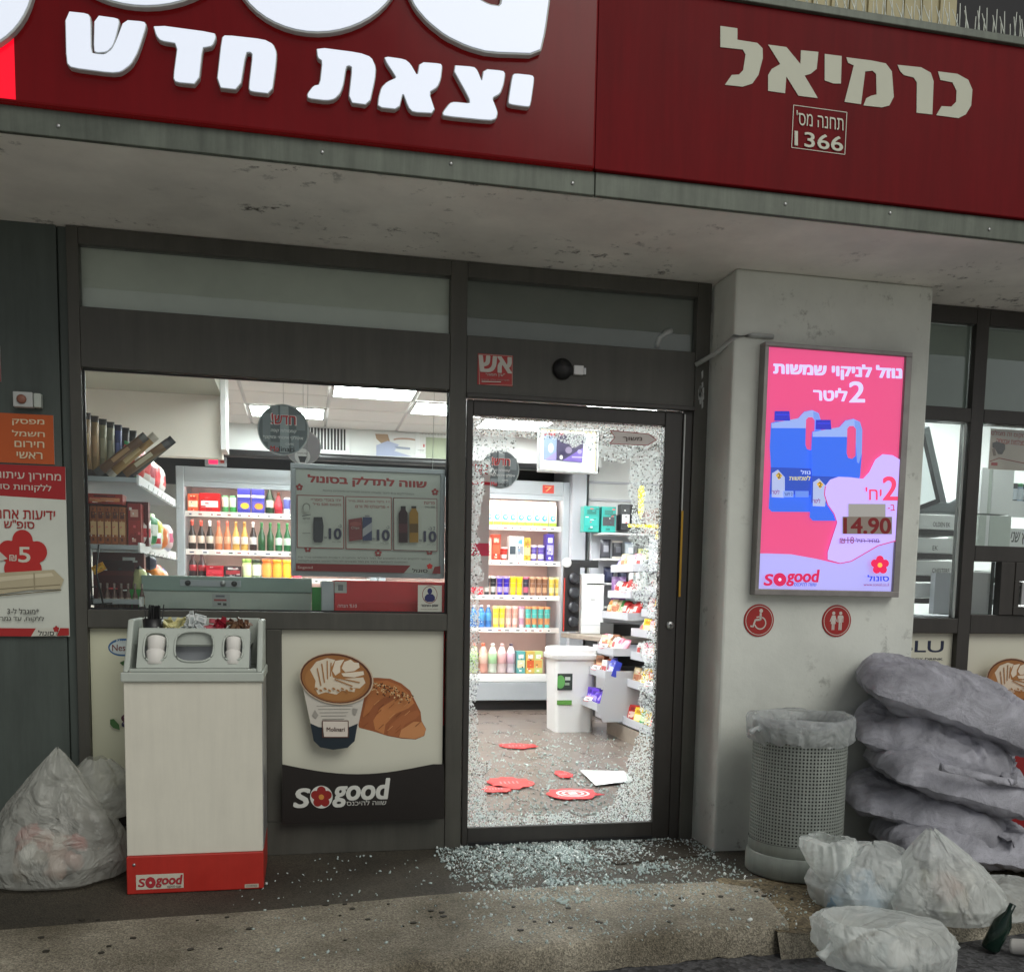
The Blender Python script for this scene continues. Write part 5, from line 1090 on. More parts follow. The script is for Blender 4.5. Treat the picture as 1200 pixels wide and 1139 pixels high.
bk = E('back_shelf_rack', (2.3, 4.7, G), 0, 'grey wall rack with small goods behind the snack stand', 'shelf rack')
P(B('rack_panel', TREAD, 1.98, 2.95, 4.70, 4.74, .9, 1.98), bk)
for z in (1.79, 1.55, 1.32, 1.1): P(B('shelf', SHELFW, 2.0, 2.95, 4.42, 4.699, z-.015, z), bk)
P(B('shelf', STEEL, 1.86, 2.05, 4.4, 4.9, 1.30, 1.315), bk)
for i, (x, z, c, h, k) in enumerate([(2.08,1.555,('404048','888890','303038'),.18,'bag'),(2.2,1.555,('303036','585860','d8d0c8'),.17,'bag'),(2.32,1.555,('a8b0b8','d8d8dc','8890a0'),.16,'bag'),(2.46,1.555,('c8c890','e8e0b0','a0b070'),.10,'box'),(2.58,1.555,('d0c898','e0d8b0','88a068'),.10,'box'),(2.7,1.555,('d8d0c8','b89888','e0e0e0'),.16,'bag'),
                               (2.12,1.325,('282c48','383c58','181c30'),.15,'bag'),(2.26,1.325,('24283c','484c60','181c30'),.14,'bag'),(2.42,1.325,('c0a898','a07868','e0d0c8'),.13,'bag'),(2.56,1.325,('c8c4a0','e8e0c8','9a9470'),.12,'box'),(2.7,1.325,('b8c4c8','e0e8e8','308858'),.16,'box')]):
    put(pmesh(k, *c), (x, 4.56, z), rng.normal()*.1, (.105, .07, h), 'hanging_goods', f"{ORD[i % 6]} small pack from the left on the {'upper' if i < 6 else 'lower'} back rack shelf", 'packet', 'small packs on the back rack')
for i in range(4): put(pmesh('pet', 'd8e0e0', 'c8d0d0', 'e0e4e4'), (2.28+i*.062, 4.35, 1.20), 0, (.85, .85, 1.25), 'spray_bottle', f'{ORD[i]} white spray bottle from the left beside the black display', 'bottle', 'white spray bottles on the back counter')
for i in range(2): put(pmesh('bag', '7a5a88', 'b890b8', '584068'), (2.13+i*.07, 4.38, 1.16), 0, (.075, .05, .22), 'lilac_pack', ('left', 'right')[i]+' lilac pack beside the white spray bottles', 'packet', 'lilac packs on the counter')
# coffee counter with grey top, black capsule display and white tower
ctr = E('coffee_counter', (1.95, 4.3, G), 0, 'counter with grey wood top between the dairy fridge and the snack stand', 'counter')
P(MB().add([(1.66, 4.55, .80), (1.86, 3.55, .80), (2.5, 3.6, .80), (2.5, 4.85, .80), (1.66, 4.55, .84), (1.86, 3.55, .84), (2.5, 3.6, .84), (2.5, 4.85, .84)], [(0,3,2,1),(4,5,6,7),(0,1,5,4),(1,2,6,5),(2,3,7,6),(3,0,4,7)]).build('counter_top', WOOD, bev=.003), ctr)
P(B('cabinet', DARK, 1.98, 2.45, 3.9, 4.8, G, .799), ctr)
P(B('cabinet_panel', TREAD, 1.975, 1.979, 3.9, 4.4, G+.01, .79), ctr)
P(B('riser', DARK, 2.0, 2.25, 4.0, 4.4, .842, .95), ctr)
cap = E('capsule_display', (1.72, 4.42, .842), 0, 'tall black capsule display with four dark discs and a red edge', 'display stand')
P(B('board', DARK, 1.645, 1.80, 4.43, 4.47, .86, 1.50, bev=.003), cap); P(B('red_edge', REDP, 1.643, 1.652, 4.415, 4.4295, .862, 1.36), cap); P(B('header', DARK, 1.66, 1.98, 4.44, 4.48, 1.46, 1.53), cap)
for i in range(4): o = MB().lathe([(.055, 0), (.057, .02), (.04, .035), (.02, .03)], seg=20).build('disc', mat('capsule_black', (.03, .03, .035), .25)); o.rotation_euler = (R(80), 0, R(20)); o.location = (1.735, 4.428, .95+i*.135); P(o, cap)
o = MB().lathe([(.045, 0), (.045, .006), (.02, .008)], seg=20).build('clock_face', SHELFW); o.rotation_euler = (R(90), 0, 0); o.location = (1.665, 4.42, 1.50); P(o, cap)
tow = E('white_cup_tower', (1.92, 4.40, .842), 0, 'tall white cabinet standing on the counter beside the black display', 'cabinet')
P(B('body', SHELFW, 1.815, 2.03, 4.40, 4.60, .843, 1.40, bev=.006), tow); P(B('seam', TREAD, 1.816, 2.029, 4.397, 4.3995, .92, .925), tow); P(B('label', DARK, 1.90, 1.94, 4.396, 4.3985, 1.16, 1.165), tow)
# waste bin inside
wb = E('interior_waste_bin', (1.50, 3.62, G), 0, 'tall white bin with round cornered lid and green square label on the shop floor', 'bin')
def rrect(x0, x1, y0, y1, r, n=5):
    out = []
    for cx, cy, a in ((x1-r, y1-r, 0), (x0+r, y1-r, 90), (x0+r, y0+r, 180), (x1-r, y0+r, 270)):
        out += [(cx+r*math.cos(R(a+90*i/n)), cy+r*math.sin(R(a+90*i/n))) for i in range(n+1)]
    return out
def loft(rings, capends=True):
    m = MB(); n = len(rings[0][0]); vs = [(x, y, z) for rg, z in rings for x, y in rg]; fs = [(k*n+i, k*n+(i+1) % n, (k+1)*n+(i+1) % n, (k+1)*n+i) for k in range(len(rings)-1) for i in range(n)]
    if capends: fs += [tuple(range(n-1, -1, -1)), tuple(range((len(rings)-1)*n, len(rings)*n))]
    return m.add(vs, fs)
loft([(rrect(-.165, .165, -.16, .16, .035), 0), (rrect(-.18, .18, -.17, .17, .04), .62)]).build('body', SHELFW, wb); loft([(rrect(-.20, .20, -.19, .19, .05), .6205), (rrect(-.205, .205, -.195, .195, .05), .655), (rrect(-.195, .195, -.185, .185, .05), .66), (rrect(-.195, .195, -.185, .185, .05), .70), (rrect(-.18, .18, -.17, .17, .05), .715)]).build('lid', SHELFW, wb)
s = Sheet([(0, 0), (10, 0), (10, 10), (0, 10)], -.16, -.03, .36, .50, -.175); s.full('2a3430').ell(2, 5, 3, 4, '5a9a50').rect(5, 2, 8.5, 4, 'b8c0b8').rect(5, 5.5, 8, 7, '8a9a8a'); s.build('label', PRINT, wb)
s = Sheet([(0, 0), (10, 0), (10, 10), (0, 10)], -.16, -.03, .235, .275, -.172); s.full('5a9040'); s.build('green_stripe', PRINT, wb)
# snack stand: stepped trays
st_ = E('snack_stand', (2.0, 2.9, G), 0, 'white stepped snack stand right inside the smashed door', 'snack stand')
def traypos(y0, y1, x0, x1, z, dz=.05, lip=.05):
    m = MB(); m.box(x0, x1, y0, y1, z-.012, z); m.box(x0-.006, x0-.0005, y0, y1, z-.012, z+lip); m.box(x0, x1, y0-.006, y0-.0005, z-.012, z+lip); m.box(x0, x1, y1+.0005, y1+.006, z-.012, z+lip)
    return P(m.build('tray', TREAD), st_)
P(B('back_spine', TREAD, 2.22, 2.26, 1.95, 3.75, G, 1.72), st_); P(B('base', SHELFW, 1.79, 2.219, 2.42, 3.40, G, .15), st_); P(B('base_board', WOOD, 1.775, 1.789, 2.40, 3.42, G, .17), st_)
trays = []
for (y0, y1, x0, z) in ((2.38, 2.98, 1.77, .20), (3.0, 3.45, 1.56, .30), (2.38, 2.98, 1.80, .50), (3.0, 3.5, 1.62, .56), (2.38, 2.98, 1.82, .72), (3.0, 3.55, 1.68, .74), (2.38, 3.1, 1.86, .90), (2.38, 2.98, 1.90, 1.06), (3.2, 3.9, 1.86, 1.02), (2.38, 2.98, 1.92, 1.24), (3.2, 3.8, 1.88, 1.20), (2.38, 2.98, 1.94, 1.42), (2.38, 2.98, 1.95, 1.60), (3.2, 3.8, 1.90, 1.42)):
    trays.append((y0, y1, x0, z)); traypos(y0, y1, x0, 2.219, z)
P(MB().add([(1.56, 2.99, .30), (1.62, 2.99, .56), (2.21, 2.99, .56), (2.21, 2.99, .20), (1.60, 2.99, .20)], [(0, 1, 2, 3, 4)]).add([(1.56, 2.985, .30), (1.62, 2.985, .56), (2.21, 2.985, .56), (2.21, 2.985, .20), (1.60, 2.985, .20)], [(4, 3, 2, 1, 0)]).build('side_cheek', TREAD), st_)
NC = ['red', 'orange', 'yellow', 'green', 'blue', 'violet', 'pink', 'white', 'brown', 'cream']
HX = {'red': ('c02828','e8d0c8','902020'), 'orange': ('e07828','f0d0a0','c05018'), 'yellow': ('e0c030','f0e8b0','c09020'), 'green': ('3a9048','c8e0b0','287038'), 'blue': ('3848c0','b0b8f0','283090'), 'violet': ('5a3ab8','a898e0','402890'), 'pink': ('d890a0','f0d8dc','b86078'), 'white': ('d8d8d4','b04848','c8c8c8'), 'brown': ('7a5038','c8a080','583420'), 'cream': ('d8c8a0','b87858','e8e0d0')}
pal = [['red','yellow','green','yellow','red'], ['cream','violet','violet','blue','violet'], ['green','orange','yellow','cream'], ['blue','white','orange','brown','cream'], ['white','cream','pink','white'], ['pink','white','brown','cream','pink'], ['cream','orange','pink','yellow','white'], ['yellow','orange','yellow','pink'], ['red','red','green','cream','orange'], ['white','pink','orange','white'], ['white','red','red','white'], ['pink','white','pink','white'], ['white','cream','white','yellow'], ['white','pink','cream','violet']]
TN = ['lowest near','lowest far','second near','second far','third near','third far','fourth','fifth near','fourth far','sixth near','fifth far','seventh near','top near','top far']
for q, (y0, y1, x0, z) in enumerate(trays):
    n_ = len(pal[q])*2
    cnt = {}
    for i in range(n_):
        c = pal[q][i//2]; y = y0+.04+(y1-y0-.08)*i/(n_-1)
        k = 'bag' if (i+q) % 3 else 'box'; cnt[c] = cnt.get(c, 0)+1
        dx = .05+.02*rng.random()
        put(pmesh(k, *HX[c]), (x0+dx, y, z+.002), R(-75+rng.normal()*14), (.095, .055, .115+.04*rng.random()), 'snack_pack', f'{ORD[cnt[c]-1]} {c} snack pack on the {TN[q]} tray of the snack stand', 'snack pack', 'snacks on the stepped stand', R(-18+rng.normal()*7), 0)
for q in (1, 2, 3, 4, 5, 6, 7, 9, 10, 11):
    y0, y1, x0, z = trays[q]
    pc = MB(); pc.box(-.05, .05, -.001, .001, 0, .05, s2l('e4e0dc')).box(-.05, .05, -.0016, -.0011, .0, .006, s2l('b03040')).box(-.05, .05, -.0016, -.0011, .044, .05, s2l('b03040')).box(-.03, .02, -.0016, -.0011, .018, .03, s2l('505050'))
    o = P(pc.build('price_card', PRINT), st_); o.location = Vector((x0-.012, y0+.12+.15*(q % 2), z+.035)); o.rotation_euler = (R(-35), 0, R(-70))
P(B('front_acrylic', SHELFW, 1.745, 1.75, 1.98, 2.03, .6, 1.5) , st_)
# yellow sign arrow
ya = E('yellow_dispenser', (2.08, 3.6, 1.75), 0, 'bright yellow arrow shaped sign above the back goods', 'sign')
P(MB().prism([(2.06, 2.12), (2.075, 2.14), (2.10, 2.14), (2.115, 2.11), (2.105, 1.92), (2.085, 1.86), (2.065, 1.92)], 3.60, 3.62).build('paddle', mat('sign_yellow', s2l('f0d81c'), .4)), ya)
P(B('strip', MATS['sign_yellow'], 1.98, 2.28, 3.58, 3.62, 1.79, 1.815), ya); P(B('stem', STEEL, 2.082, 2.09, 3.605, 3.615, 1.70, 1.90), ya); P(B('post', STEEL, 2.235, 2.245, 3.6, 3.61, 1.6, 1.80), ya)
bp_ = E('blue_poster', (1.40, 1.2, 1.80), 0, 'dark blue narrow poster by the hinge side of the smashed door', 'poster')
S_ = Sheet([(0, 0), (10, 0), (10, 40), (0, 40)], 1.335, 1.40, 1.83, 2.03, 1.19, .001); S_.full('2f3f58').rect(3, 3, 10, 12, '3a6898').poly([(4, 24), (8, 18), (9, 26), (5, 30)], 'b89880').rect(0, 32, 10, 40, '1c2438').text('SALE', 4, 14, 9, 17, 'c0c8d0'); P(S_.build('print', PRINT), bp_); P(B('board', SHELFW, 1.335, 1.40, 1.191, 1.20, 1.83, 2.03), bp_)
P(B('pole', STEEL, 1.362, 1.372, 1.2015, 1.2105, G, 2.0), bp_)
pt = E('white_banner_strip', (.02, .9, 1.4), 0, 'narrow white banner with red Hebrew heading at the left edge of the door glass', 'banner')
s = Sheet([(0, 0), (60, 0), (60, 400), (0, 400)], .06, .255, 1.25, 1.93, .9, .001); s.full('d8d4d4').text('אתם', 6, 12, 56, 42, 'c02430', 0, .04).text('תדלוק', 10, 50, 50, 58, '505050').rect(0, 66, 60, 76, 'c02438').rect(0, 260, 60, 300, 'd84060')
P(s.build('print', PRINT), pt); P(B('board', GREYP, .06, .255, .902, .908, 1.25, 1.93), pt); P(MB().tube([(.15, .905, 1.93), (.15, .905, 2.66)], .0015, 5).build('string', STEEL), pt)

# ------------------------------------------------------------------ inside the service window
pos = E('till_monitor', (2.42, .55, 1.5), 0, 'tilted black rimmed till monitor seen edge on behind the service window', 'monitor')
def tilt(o): o.rotation_euler = (0, R(-20), R(6)); o.location = (2.60, .40, 1.76); return o
a = MB().bbox(-.22, .07, .0, .03, -.03, .36, .006).build('screen_case', DARK); 
b_ = MB().add([(-.22, -.0035, .0), (.035, -.0035, .0), (.035, -.0035, .33), (-.22, -.0035, .33)], [(0, 1, 2, 3)]).build('screen', mat('screen_glow', (.6, .63, .63), .3, emit=.5, ecol=(.8, .9, .9)))
c_ = MB().bbox(.07, .13, .02, .30, -.06, .39, .01).build('rear_housing', mat('till_grey', s2l('6c7274'), .5))
for o in (a, b_, c_): tilt(o); P(o, pos)
P(MB().prism([(2.48, 1.70), (2.88, 1.70), (2.86, 1.84), (2.74, 1.76), (2.48, 1.76)], .42, .60).build('stand', MATS['till_grey'], bev=.01), pos)
gr_ = 'white boxes behind the service window'
for i, z in enumerate((1.60, 1.475, 1.355, 1.235)):
    e = E('white_card_box', (2.60+.006*i, .30, z), 0, f"{('top', 'second', 'third', 'lowest')[i]} white price card box in the stack under the till monitor", 'box', gr_)
    MB().bbox(-.19, .10, 0, .3, -.0, .080, .003).build('box', SHELFW, e); B('gap', DARK, -.19, .10, .02, .28, -.030, -.001, e)
    s = Sheet([(0, 0), (100, 0), (100, 20), (0, 20)], -.06, .07, .016, .040, -.002); s.text('OLDEN EK' if i == 0 else 'EK' if i == 1 else 'CHESTERS' if i == 2 else 'OK', 10, 0, 10+(80 if i in (0, 2) else 25), 20, '404040', 0, 0); s.build('print', PRINT, e)
T(B('grey_folder', TREAD, 2.545, 2.70, .24, .28, 1.15, 1.37, bev=.002), 'grey folder standing in front of the lowest white drawer', 'folder')
cb = E('white_cabinet', (2.66, .35, 1.5), 0, 'white upright carton stack behind the wide service pane', 'cabinet')
for i, (x0, x1) in enumerate(((2.835, 2.88), (2.883, 2.905), (2.91, 3.045))):
    P(B('panel', SHELFW if i != 1 else GREYP, x0, x1, .30+i*.006, .55, 1.695, 1.94, bev=.003), cb); P(B('panel', GREYP if i != 1 else SHELFW, x0, x1, .30+i*.006, .55, 1.50, 1.687, bev=.003), cb)
T(MB().lathe([(.017, 0), (.018, .01), (.018, .05), (.010, .065), (.010, .07)], seg=14).build('green_spray_bottle', mat('green_cap', s2l('2c8a3c'), .4)), 'small green topped bottle on the white cabinet', 'bottle').location = (2.875, .40, 1.941)
board('camera_notice', 2.679, 2.94, 1.895, 2.097, -.0+.06, [(300, 435), (520, 435), (520, 565), (295, 565)], lambda s: s.full('b9a89c').text('מקום זה מצולם', 304, 440, 470, 458, '9a2a26', .02, .03).text('מצלמות אבטחה', 330, 462, 470, 480, '9a2a26', .02, .03).poly([(310, 480), (330, 475), (372, 482), (374, 498), (360, 515), (340, 515), (325, 500), (310, 494)], '3a3230').poly([(308, 500), (322, 495), (330, 520), (316, 522)], '7a6258').line(300, 540, 345, 528, 3, '8a3a34').line(345, 528, 520, 545, 3, '8a3a34').rect(306, 543, 338, 553, '9a2a26') and None, 'cream notice with a security camera picture and red Hebrew heading', 'notice')
T(B('white_shelf', SHELFW, 3.10, 3.9, .4, .7, 1.76, 1.78), 'white shelf with small bottles behind the wide service pane', 'shelf')
for i in range(4): put(pmesh('jar', ('2a5a8a', '28303a', '88a0b8', '204868')[i], 'c0c8d0', ('204060', '303030', '2a8a50', '303040')[i]), (3.12+i*.035, .44, 1.781), 0, (.45, .45, 1.0), 'small_jar', f"{ORD[i]} small bottle from the left on the white shelf by the notice", 'bottle', 'small bottles on the white service shelf')
T(B('price_cards', SHELFW, 3.09, 3.8, .385, .399, 1.69, 1.78), 'white card rail with scribbles under the small bottles', 'card rail')
s = Sheet([(0, 0), (100, 0), (100, 40), (0, 40)], 3.10, 3.3, 1.53, 1.63, .40, .001); s.full('d8d8d6').text('שני', 10, 8, 40, 30, '282828', 0, .03, .3).text('אאא', 45, 10, 90, 34, '303030', 0, .03, -.2); T(s.build('scribbled_card', PRINT), 'white card with black handwriting behind the wide service pane', 'card')
T(MB().bbox(2.66, 2.84, .15, .40, 1.145, 1.385, .012).build('white_machine', SHELFW), 'white rounded machine behind the cash drawer opening', 'machine')
S(B('service_back_wall', WHITEWALL, 2.1, 4.4, 2.0, 2.1, G, 2.66)); S(B('service_side_wall', WHITEWALL, 1.99, 2.09, .18, 2.1, G, 2.66))
S(B('service_desk', TREAD, 2.1, 3.8, .12, .65, 1.05, 1.14))
# ================================================================== STREET OBJECTS
# coffee station: cream cabinet on red base with slanted grey organiser
cs = E('coffee_station', (-1.145, -.34, G), 0, 'cream condiment cabinet with red base standing before the window', 'coffee station')
X0, X1, YA, YB = -1.400, -.893, -.50, -.10
P(B('red_base', REDP, X0, X1, YA-.008, YB, G+.002, .200, bev=.004), cs); P(B('cream_body', CREAM, X0+.002, X1-.002, YA, YB, .2005, .868, bev=.003), cs)
P(B('side_edge_strip', STEEL, X1-.0015, X1+.001, YA+.003, YB-.01, .21, .86), cs)
P(B('top_tray', GREYP, X0-.006, X1+.006, YA-.014, YB, .8685, .905, bev=.005), cs)
# cheeks
for x0, x1 in ((X0+.0, X0+.022), (X1-.022, X1)):
    pr_ = [(YA+.0, .9055), (YA+.05, .96), (YA+.14, 1.098), (YB-.02, 1.098), (YB-.02, .9055)]
    m = MB(); m.add([(x0, y, z) for y, z in pr_]+[(x1, y, z) for y, z in pr_], [(0, 1, 2, 3, 4)[::-1], (5, 6, 7, 8, 9)]+[(i, (i+1) % 5, (i+1) % 5+5, i+5) for i in range(5)]); P(m.build('side_cheek', GREYP, bev=.006), cs)
P(B('back_rim', GREYP, X0+.0225, X1-.0225, YB-.04, YB-.02, .906, 1.10, bev=.003), cs)
# slanted panel with three real openings, built in its own plane (u across, v up the slope)
U0, U1 = X0+.0425, X1-.0505; vy0, vz0, vy1, vz1 = YA+.035, .918, YA+.125, 1.062
Lv = math.hypot(vy1-vy0, vz1-vz0)
def sl_(u, v, off=0):
    ny, nz = -(vz1-vz0)/Lv, (vy1-vy0)/Lv
    return (u, vy0+(vy1-vy0)*v/Lv+ny*off, vz0+(vz1-vz0)*v/Lv+nz*off)
holes = [(U0+.065, .09, .043, .062), ((U0+U1)/2, .092, .072, .066), (U1-.062, .088, .038, .056)]
nu, nv = 84, 34; m = MB(); vs = {}; V_ = []
def inside(u, v):
    for hx, hv, a, b in holes:
        if abs((u-hx)/a)**3+abs((v-hv)/b)**3 < 1: return True
    return False
def idx(i, j):
    if (i, j) not in vs: vs[(i, j)] = len(V_); V_.append(sl_(U0+(U1-U0)*i/nu, Lv*j/nv))
    return vs[(i, j)]
F_ = []
for i in range(nu):
    for j in range(nv):
        if not inside(U0+(U1-U0)*(i+.5)/nu, Lv*(j+.5)/nv): F_.append((idx(i, j), idx(i+1, j), idx(i+1, j+1), idx(i, j+1)))
o = P(MB().add(V_, F_).build('slanted_panel', GREYP), cs); so_ = o.modifiers.new('t', 'SOLIDIFY'); so_.thickness = .004
P(B('lower_ledge', GREYP, X0+.0225, X1-.0225, YA-.0, YA+.03, .9055, .917, bev=.003), cs)
for hi, (hx, hv, a, b) in enumerate(holes):      # rims, wells and what stands in them
    rim = [sl_(hx+a*math.copysign(abs(math.cos(t))**.667, math.cos(t)), hv+b*math.copysign(abs(math.sin(t))**.667, math.sin(t)), .003) for t in [2*math.pi*i/36 for i in range(37)]]
    P(MB().tube(rim, .0042, 6).build('opening_rim', GREYP), cs)
P(B('inner_well', FRIDGE, U0, U1, YA+.17, YA+.175, .91, 1.05), cs); P(B('well_floor', DARK, U0, U1, YA+.045, YA+.17, .9062, .908), cs)
for hi, lab in ((0, 'stack of white paper cups in the left opening of the coffee station'), (2, 'stack of white paper cups in the right opening of the coffee station')):
    hx = holes[hi][0]; e = E('cup_stack', (hx, YA+.058, .925), 0, lab, 'cups', 'paper cup stacks in the coffee station')
    e.rotation_euler = (R(-32), 0, 0)
    k = 1.0 if hi == 0 else .86
    for j in range(2): MB().lathe([(.030*k, j*.058), (.034*k, j*.058+.045), (.0355*k, j*.058+.05), (.0365*k, j*.058+.055), (.034*k, j*.058+.0575)], seg=24).build('cup', CUPW, e)
# upper trough with sachets
P(B('trough_front', GREYP, U0, U1, YA+.126, YA+.132, 1.0, 1.066, bev=.002), cs)
for x in (.16, .36, .58, .78): P(B('divider', GREYP, U0+(U1-U0)*x, U0+(U1-U0)*x+.004, YA+.133, YB-.041, 1.0, 1.07), cs)
P(B('trough_floor', GREYP, U0, U1, YA+.133, YB-.041, .995, 1.0), cs)
stc = E('stirrer_cup', (U0+.045, YA+.17, 1.0), 0, 'black cup full of black stirrers in the coffee station', 'stirrer cup')
MB().lathe([(.032, 0), (.040, .10), (.038, .10), (.03, .01)], seg=20).build('cup', DARK, stc)
for i in range(34):
    a = rng.random()*6.28; r_ = .028*rng.random()**.5; o = B('stirrer', DARK, -.002, .002, -.001, .001, .01, .145+.012*rng.random(), stc); o.location = (r_*math.cos(a), r_*math.sin(a), 0); o.rotation_euler = (rng.normal()*.06, rng.normal()*.06, a)
for (f0, f1_, c, nm, ds) in ((.19, .35, ('c8c088', 'd8d4a0'), 'yellow', 'pale yellow'), (.39, .57, ('d0d4d4', 'a8b0b0'), 'white', 'silver white'), (.60, .77, ('8a1c2c', 'b04050'), 'red', 'dark red'), (.80, .97, ('6a4a38', '8a6a50'), 'brown', 'brown')):
    me = MB().box(-.5, .5, -.5, .5, -.5, .5, s2l(c[0])).box(-.3, .3, -.52, -.501, -.3, .3, s2l(c[1])).mesh('sachet', PACK)
    e = E('sachet_pile', (U0+(U1-U0)*(f0+f1_)/2, YA+.19, 1.0), 0, f'heap of {ds} sachets in the top of the coffee station', 'sachets', 'sachets in the coffee station')
    for i in range(30):
        o = bpy.data.objects.new('sachet', me); col.objects.link(o); o.parent = e; wd = (U1-U0)*(f1_-f0)
        o.location = ((rng.random()-.5)*wd*.8, -.045+rng.random()*.15, .045+rng.random()*.045*(1.5 if nm == 'white' else 1)); o.scale = (.045, .003, .02); o.rotation_euler = (rng.normal()*.9, rng.normal()*.8, rng.normal()*1.2)
s = Sheet([(212, 1018), (382, 1014), (382, 1062), (212, 1068)], -1.366, -1.193, .070, .128, YA-.0088)
s.full('c8c4b4'); sogood(s, 220, 1020, 378, 1058, 'a83038', 'a83038', 'c8c4b4'); s.text('שווה להיכנס', 325, 1052, 374, 1060, '6a5a54'); P(s.build('logo_label', PRINT), cs)
s = Sheet([(0, 0), (50, 0), (50, 12), (0, 12)], -.965, -.912, .058, .073, YA-.0088); s.full('b8b0a0').text('COFFEE', 6, 3, 44, 9, '7a7068'); P(s.build('small_plate', PRINT), cs)
o = MB().lathe([(.006, 0), (.006, .002), (0, .003)], seg=12).build('screw', STEEL); o.rotation_euler = (R(90), 0, 0); o.location = (-1.372, YA-.0085, .168); P(o, cs)

# ---- crumpled film bags
def bag(name, prof, seed, seg=120, rows=80, sx=1, sy=1, folds=.16, lean=(0, 0), twist=0, sag=.0, m=BAGW, open_top=False, smooth=True):
    """closed bag: prof = [(t, radius, z)]; folds run up to the gathered neck"""
    t = np.array([p[0] for p in prof]); rr = np.array([p[1] for p in prof]); zz = np.array([p[2] for p in prof])
    vs = []; fs = []
    for j in range(rows+1):
        q = j/rows; r = float(np.interp(q, t, rr)); z = float(np.interp(q, t, zz))
        for i in range(seg):
            a = 2*math.pi*i/seg+twist*q
            c_, s_ = math.cos(a), math.sin(a)
            n1 = noise.noise(Vector((c_*1.6+seed, s_*1.6, q*1.2)))
            n2 = 1-abs(noise.noise(Vector((c_*2.6+seed*2, s_*2.6, q*1.6+n1*2))))*2.2
            n3 = 1-abs(noise.noise(Vector((c_*9+seed*3, s_*9, q*4+n1*4))))*2
            k = 1+.22*n1+folds*(.10+q*q)*n2*.9+folds*.16*n3
            x = r*k*c_*sx+lean[0]*q*q; y = r*k*s_*sy+lean[1]*q*q
            zv = z*(1+.05*n1)+sag*n2*.4
            vs.append((x, y, max(0.001, zv)))
    for j in range(rows):
        for i in range(seg): fs.append((j*seg+i, j*seg+(i+1) % seg, (j+1)*seg+(i+1) % seg, (j+1)*seg+i))
    fs.append(tuple(range(seg-1, -1, -1)))
    return MB().add(vs, fs, smooth=True).build(name, m)
def litter(parent, n, r, h, cols_, seed):
    g = np.random.default_rng(seed)
    for i in range(n):
        a = g.random()*6.28; rr = r*g.random()**.5*.62; s_ = .025+.03*g.random()
        vs = []; fs = []; M = 12
        m = MB(); b_ = []
        for jj in range(7):
            ph = math.pi*jj/6
            for ii in range(10):
                th = 2*math.pi*ii/10; v = Vector((math.sin(ph)*math.cos(th), math.sin(ph)*math.sin(th), math.cos(ph))); k = 1+.7*noise.noise(v*1.7+Vector((i, seed, 0)))
                b_.append(tuple(v*s_*k))
        for jj in range(6):
            for ii in range(10): fs.append((jj*10+ii, (jj+1)*10+ii, (jj+1)*10+(ii+1) % 10, jj*10+(ii+1) % 10))
        m.add(b_, fs, s2l(cols_[i % len(cols_)]), True); o = m.build('litter', MATT, parent); o.location = (rr*math.cos(a), rr*math.sin(a), s_*.8+h*g.random()); o.rotation_euler = tuple(g.random(3)*3)
# left bag: broad base, drawn up to a peak
b1 = E('rubbish_bag', (-1.72, -.26, G+.001), 0, 'large translucent grey rubbish bag with pointed top left of the coffee station', 'rubbish bag')
o = bag('film', [(0, .20, 0), (.10, .265, .02), (.25, .285, .09), (.42, .25, .19), (.6, .18, .30), (.8, .085, .43), (.93, .03, .505), (1, .006, .525)], 3.1, folds=.13, sx=1.05, sy=.72, lean=(.03, .0), m=BAGG); o.parent = b1
litter(b1, 26, .2, .13, ['b89888', 'c8c0b4', 'a06a5a', 'd8d8d0', '8a8070', 'b0a090', 'a84a40'], 5)
o = bag('tail', [(0, .10, .22), (.3, .13, .30), (.7, .10, .40), (1, .04, .46)], 8.2, 60, 40, folds=.3, sx=1, sy=.6, m=BAGG); o.parent = b1; o.location = (.17, .05, .02)
# right bags
b2 = E('rubbish_bag', (1.34, -1.04, G-.03), 0, 'white rubbish bag with its mouth flared open, leaning on the sacks by the grey bin', 'rubbish bag', 'white rubbish bags at the foot of the sacks')
o = bag('film', [(0, .13, 0), (.1, .175, .02), (.3, .19, .09), (.55, .16, .17), (.75, .11, .225), (.9, .05, .255), (1, .006, .262)], 21.5, folds=.22, sx=1.15, sy=.9); o.parent = b2; o.location = (.09, .02, 0)
litter(b2, 14, .15, .09, ['9fb8cc', 'b8c8d4', 'c8c8c8', '8aa4b8'], 12)
o = bag('flared_mouth', [(0, .03, .06), (.25, .05, .10), (.55, .09, .17), (.8, .105, .23), (.92, .095, .262), (1, .06, .268)], 33.3, 90, 50, folds=.30, sx=.9, sy=.8, lean=(-.03, 0)); o.parent = b2; o.location = (-.07, .02, .02)
b3 = E('rubbish_bag', (1.66, -1.14, G-.03), 0, 'white rubbish bag with a tent shaped peak beside glass bottles', 'rubbish bag', 'white rubbish bags at the foot of the sacks')
o = bag('film', [(0, .15, 0), (.1, .20, .02), (.3, .21, .08), (.55, .15, .17), (.8, .07, .27), (1, .012, .34)], 44.1, folds=.26, sx=1.15, sy=.95, lean=(-.06, 0)); o.parent = b3
litter(b3, 16, .15, .1, ['c8c0b0', 'b8b8a8', 'd8d8d0', 'b09080'], 22)
b4 = E('rubbish_bag', (1.27, -1.42, -.055), 0, 'white tied rubbish bag lying lowest on the asphalt before the kerb', 'rubbish bag', 'white rubbish bags at the foot of the sacks')
o = bag('film', [(0, .14, 0), (.08, .19, .02), (.3, .215, .09), (.5, .18, .165), (.7, .11, .20), (.86, .05, .17), (.95, .02, .12), (1, .006, .10)], 55.7, folds=.22, sx=1.2, sy=.9, lean=(-.27, -.05)); o.parent = b4
